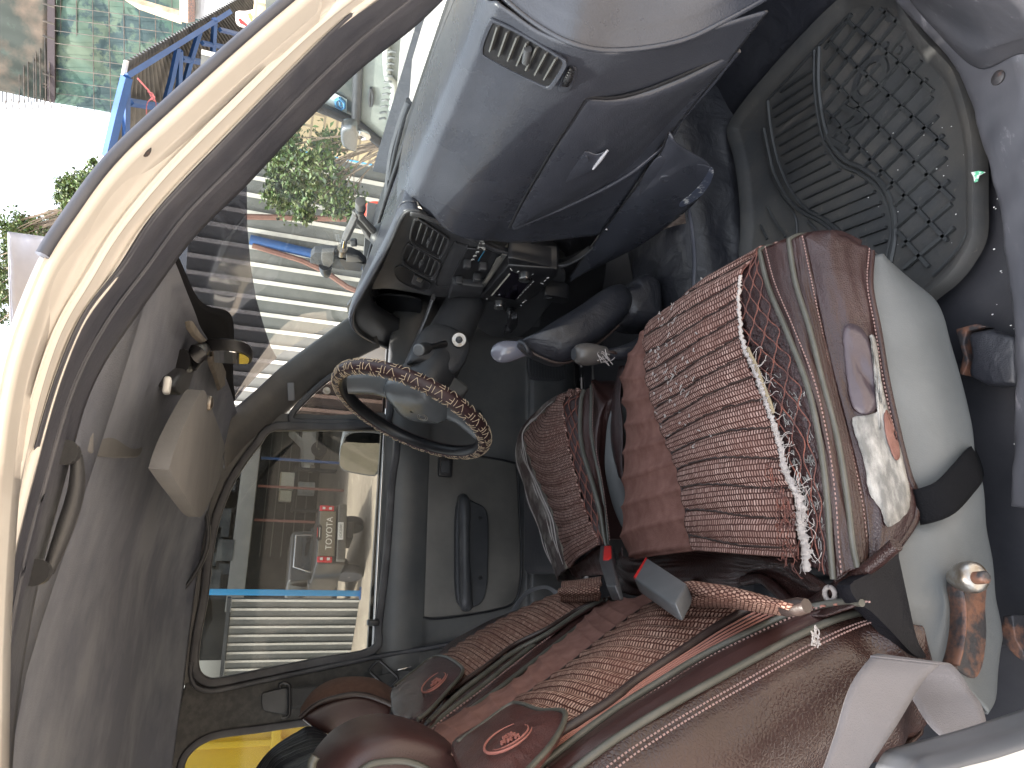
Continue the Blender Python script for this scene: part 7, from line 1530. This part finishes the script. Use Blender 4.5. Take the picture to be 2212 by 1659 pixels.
# roof underside: near edge is farther to the right in the picture
r0 = P(A3(1000, 485), x=10.); r1 = P(A3(1900, -40), x=13.5); r2 = P(A3(820, 1300), x=8.5); r3 = P(A3(2200, 900), x=14.)
k3 = [P(A3(1000, 485), x=10.), P(A3(1960, -60), x=15.), P(A3(830, 1300), x=8.6)]
nn_ = np.cross(k3[1] - k3[0], k3[2] - k3[0]); RPL = (*nn_, nn_ @ k3[0])
RP = lambda q, o=0: P(A3(*q), pl=(*nn_, nn_ @ k3[0])) + (E - P(A3(*q), pl=(*nn_, nn_ @ k3[0]))) * o
c4r = [RP((1000, 485)), RP((1960, -60)), RP((2500, 620)), RP((830, 1300))]
g = np.array([[c4r[0] * (1 - u) * (1 - v) + c4r[1] * u * (1 - v) + c4r[2] * u * v + c4r[3] * (1 - u) * v for v in np.linspace(0, 1, 8)] for u in np.linspace(0, 1, 330)])
g = disp(g, lambda u, v: .04 * np.sin(u * 2 * np.pi * 50)); MB().grid(g).build('corrugated_roof', pm('roof_sheet_dark', (.075, .08, .085), .6, (.13, .13, .13), 1, metal=.2), sh_, solid=.01)
MB().tube([RP(q, .004) for q in ((1002, 482), (940, 780), (832, 1290))], .05, 6).build('fascia', pm('fascia_pale', (.55, .53, .5), .5), sh_)
def beam(q, x, r=.09, nm='frame_beam'): 
    MB().tube([RP(k, .03) for k in q], r, 4, flat=1.).build(nm, blue, sh_, smooth=False)
beam([(1005, 605), (1440, 335), (1820, 95)], (10.2, 11.4, 12.6), .075)
beam([(1005, 610), (930, 900), (850, 1240)], (10.2, 9.8, 9.4), .11)
beam([(1005, 610), (1000, 900), (995, 1240)], (10.2, 10.0, 9.8), .075)
beam([(1030, 810), (1340, 860), (1500, 890)], (10.2, 10.0, 9.9), .085)
beam([(1410, 380), (1360, 620), (1300, 840)], (11.0, 10.6, 10.2), .07); beam([(1425, 400), (1420, 640), (1400, 800)], (11.0, 10.7, 10.4), .07)
beam([(1440, 465), (1640, 500), (1800, 535)], (11.2, 11.1, 11.0), .07); beam([(1580, 250), (1510, 480), (1450, 700)], (11.6, 11.3, 11), .07); beam([(1600, 340), (1820, 380), (1950, 400)], (11.8, 11.7, 11.6), .06)
beam([(1740, 235), (1940, 285), (2040, 300)], (12, 12, 12), .06); beam([(1700, 150), (1690, 330), (1680, 500)], (12, 11.8, 11.6), .07)
bgc = thing('striped_bag', 'pale plastic bag with red and green print hanging in the shed', 'bag', P(A3(2000, 130), x=9.))
c = closed_cr(K3([(1870, 95), (1960, 85), (2140, 45), (2200, 60), (2180, 140), (2060, 225), (1980, 220), (1880, 190)], 9.), 44)
g = np.array([c.mean(0) + (c - c.mean(0)) * s_ + np.array([-.10 * (1 - s_ ** 2), 0, 0]) for s_ in (1, .8, .6, .4, .2, .02)]).transpose(1, 0, 2); g = np.vstack([g, g[:1]]); g = disp(g, lambda u, v: .02 * noise2(u, v, 6, 401)); MB().grid(g).build('bag_skin', pm('bag_white', (.65, .58, .54), .5, (.5, .4, .38), 5), bgc, solid=.005)
MB().prism(K3([(1885, 150), (1905, 150), (1960, 200), (1990, 205), (1960, 215), (1900, 185)], 8.86), (.01, 0, 0)).build('red_print', M['red'], bgc); MB().prism(K3([(1960, 110), (1985, 105), (2030, 190), (2010, 200), (1970, 140)], 8.84), (.01, 0, 0)).build('green_print', pm('olive_print', (.25, .30, .08), .6), bgc)
rp_ = thing('plastic_string', 'knotted red plastic string tied on the blue shed beam', 'string', P(A3(1200, 780), x=9.6))
mb = MB(); mb.tube(K3([(1090, 620), (1180, 720)], 9.6), .016, 6)
rg = random.Random(12)
for k in range(7): mb.tube(cr(K3([(1180 + rg.uniform(-10, 10), 725), (1210 + rg.uniform(-20, 20), 770 + rg.uniform(-20, 20)), (1165 + 70 * (k % 2), 820), (1160 + 72 * (k % 2) + rg.uniform(-5, 5), 960)], 9.6), 14), .008, 5)
mb.build('string_strands', pm('red_string', (.55, .16, .17), .7), rp_)
ow = thing('neighbour_building', 'pale corrugated wall and post past the scaffold', 'building', (20, 4, 0)); MB().prism([S_((388, -160), 22), S_((388, 45), 21), S_((406, 50), 21), S_((406, -160), 22)], (.3, 0, 0)).build('cream_post', pm('cream_post', (.62, .5, .38), .8), ow); MB().prism([S_((420, -160), 22), S_((420, 40), 21), S_((700, 60), 21), S_((700, -160), 22)], (.3, 0, 0)).build('pale_sheet', pm('pale_sheet', (.42, .43, .44), .6, (.3, .3, .31), 2, stretch=(1, 1, 12)), ow); MB().prism([S_((406, -160), 21.8), S_((406, 48), 20.8), S_((421, 48), 20.8), S_((421, -160), 21.8)], (.1, 0, 0)).build('dark_gap', M['rust'], ow)
# ---- tree and gray awning at the upper left
rg = random.Random(41)
tips = []
for k in range(34):
    t = rg.random(); tips.append(P((215 - 215 * t + rg.uniform(-15, 60), 350 + 190 * t + rg.uniform(0, 170)), x=rg.uniform(11, 13)))
for q in ((35, 478), (50, 500), (70, 495), (12, 520), (8, 560), (185, 400), (200, 385), (165, 400), (150, 420), (12, 600), (16, 640), (15, 690), (240, 370), (300, 380)): tips.append(P(q, x=11))
tree('dark_tree', 'dark feathery tree against the white sky at the upper left', (13.5, 14, G0), tips, rg, 26000, .13, .50, .25)
aw = thing('gray_awning', 'gray cloth awning hanging beyond the roof rail under the tree', 'awning', P((80, 560), x=8))
c4 = [P((18, 502), x=8.5), P((150, 520), x=8.5), P((260, 900), x=5.5), P((24, 730), x=6)]
wallgrid(c4, 24, 24, pm('awning_cloth', (.34, .34, .38), .8, (.29, .29, .33), 1), 'awning_cloth', aw, 8, .05)
MB().tube([c4[0], c4[1]], .02, 6).tube([c4[0], c4[3]], .02, 6).build('awning_hem', pm('hem_gray', (.3, .3, .33), .8), aw)
# ---- yellow truck beyond the rear quarter window
yt = thing('yellow_truck_body', 'bright yellow ribbed steel truck body seen through the rear side window', 'truck', (-3.0, 6.0, .3))
yel = pm('yellow_paint', (.72, .50, .015), .4, (.66, .43, .01), .8, coat=.2)
MB().box((-3.55, 5.1, 1.45), (5.2, .12, 2.4)).build('side_wall', yel, yt)
mb = MB()
for k in range(20): mb.box((-1.12 - k * .26, 5.01, 1.45), (.045, .07, 2.3))
mb.build('side_ribs', yel, yt, bevel=.01)
mb = MB()
for z in (.35, 1.27, 2.2): mb.box((-3.55, 5.0, z), (5.2, .10, .07))
mb.build('side_rails', yel, yt, bevel=.01)
MB().box((-3.6, 6.1, .2), (5.0, 2.0, .25)).build('chassis', dimg, yt)
for x in (-2.2, -5.0): wheel(yt, (x, 5.25, -.15), .48, .3)
# a second yellow truck behind the camera side, reflected in the far mirror
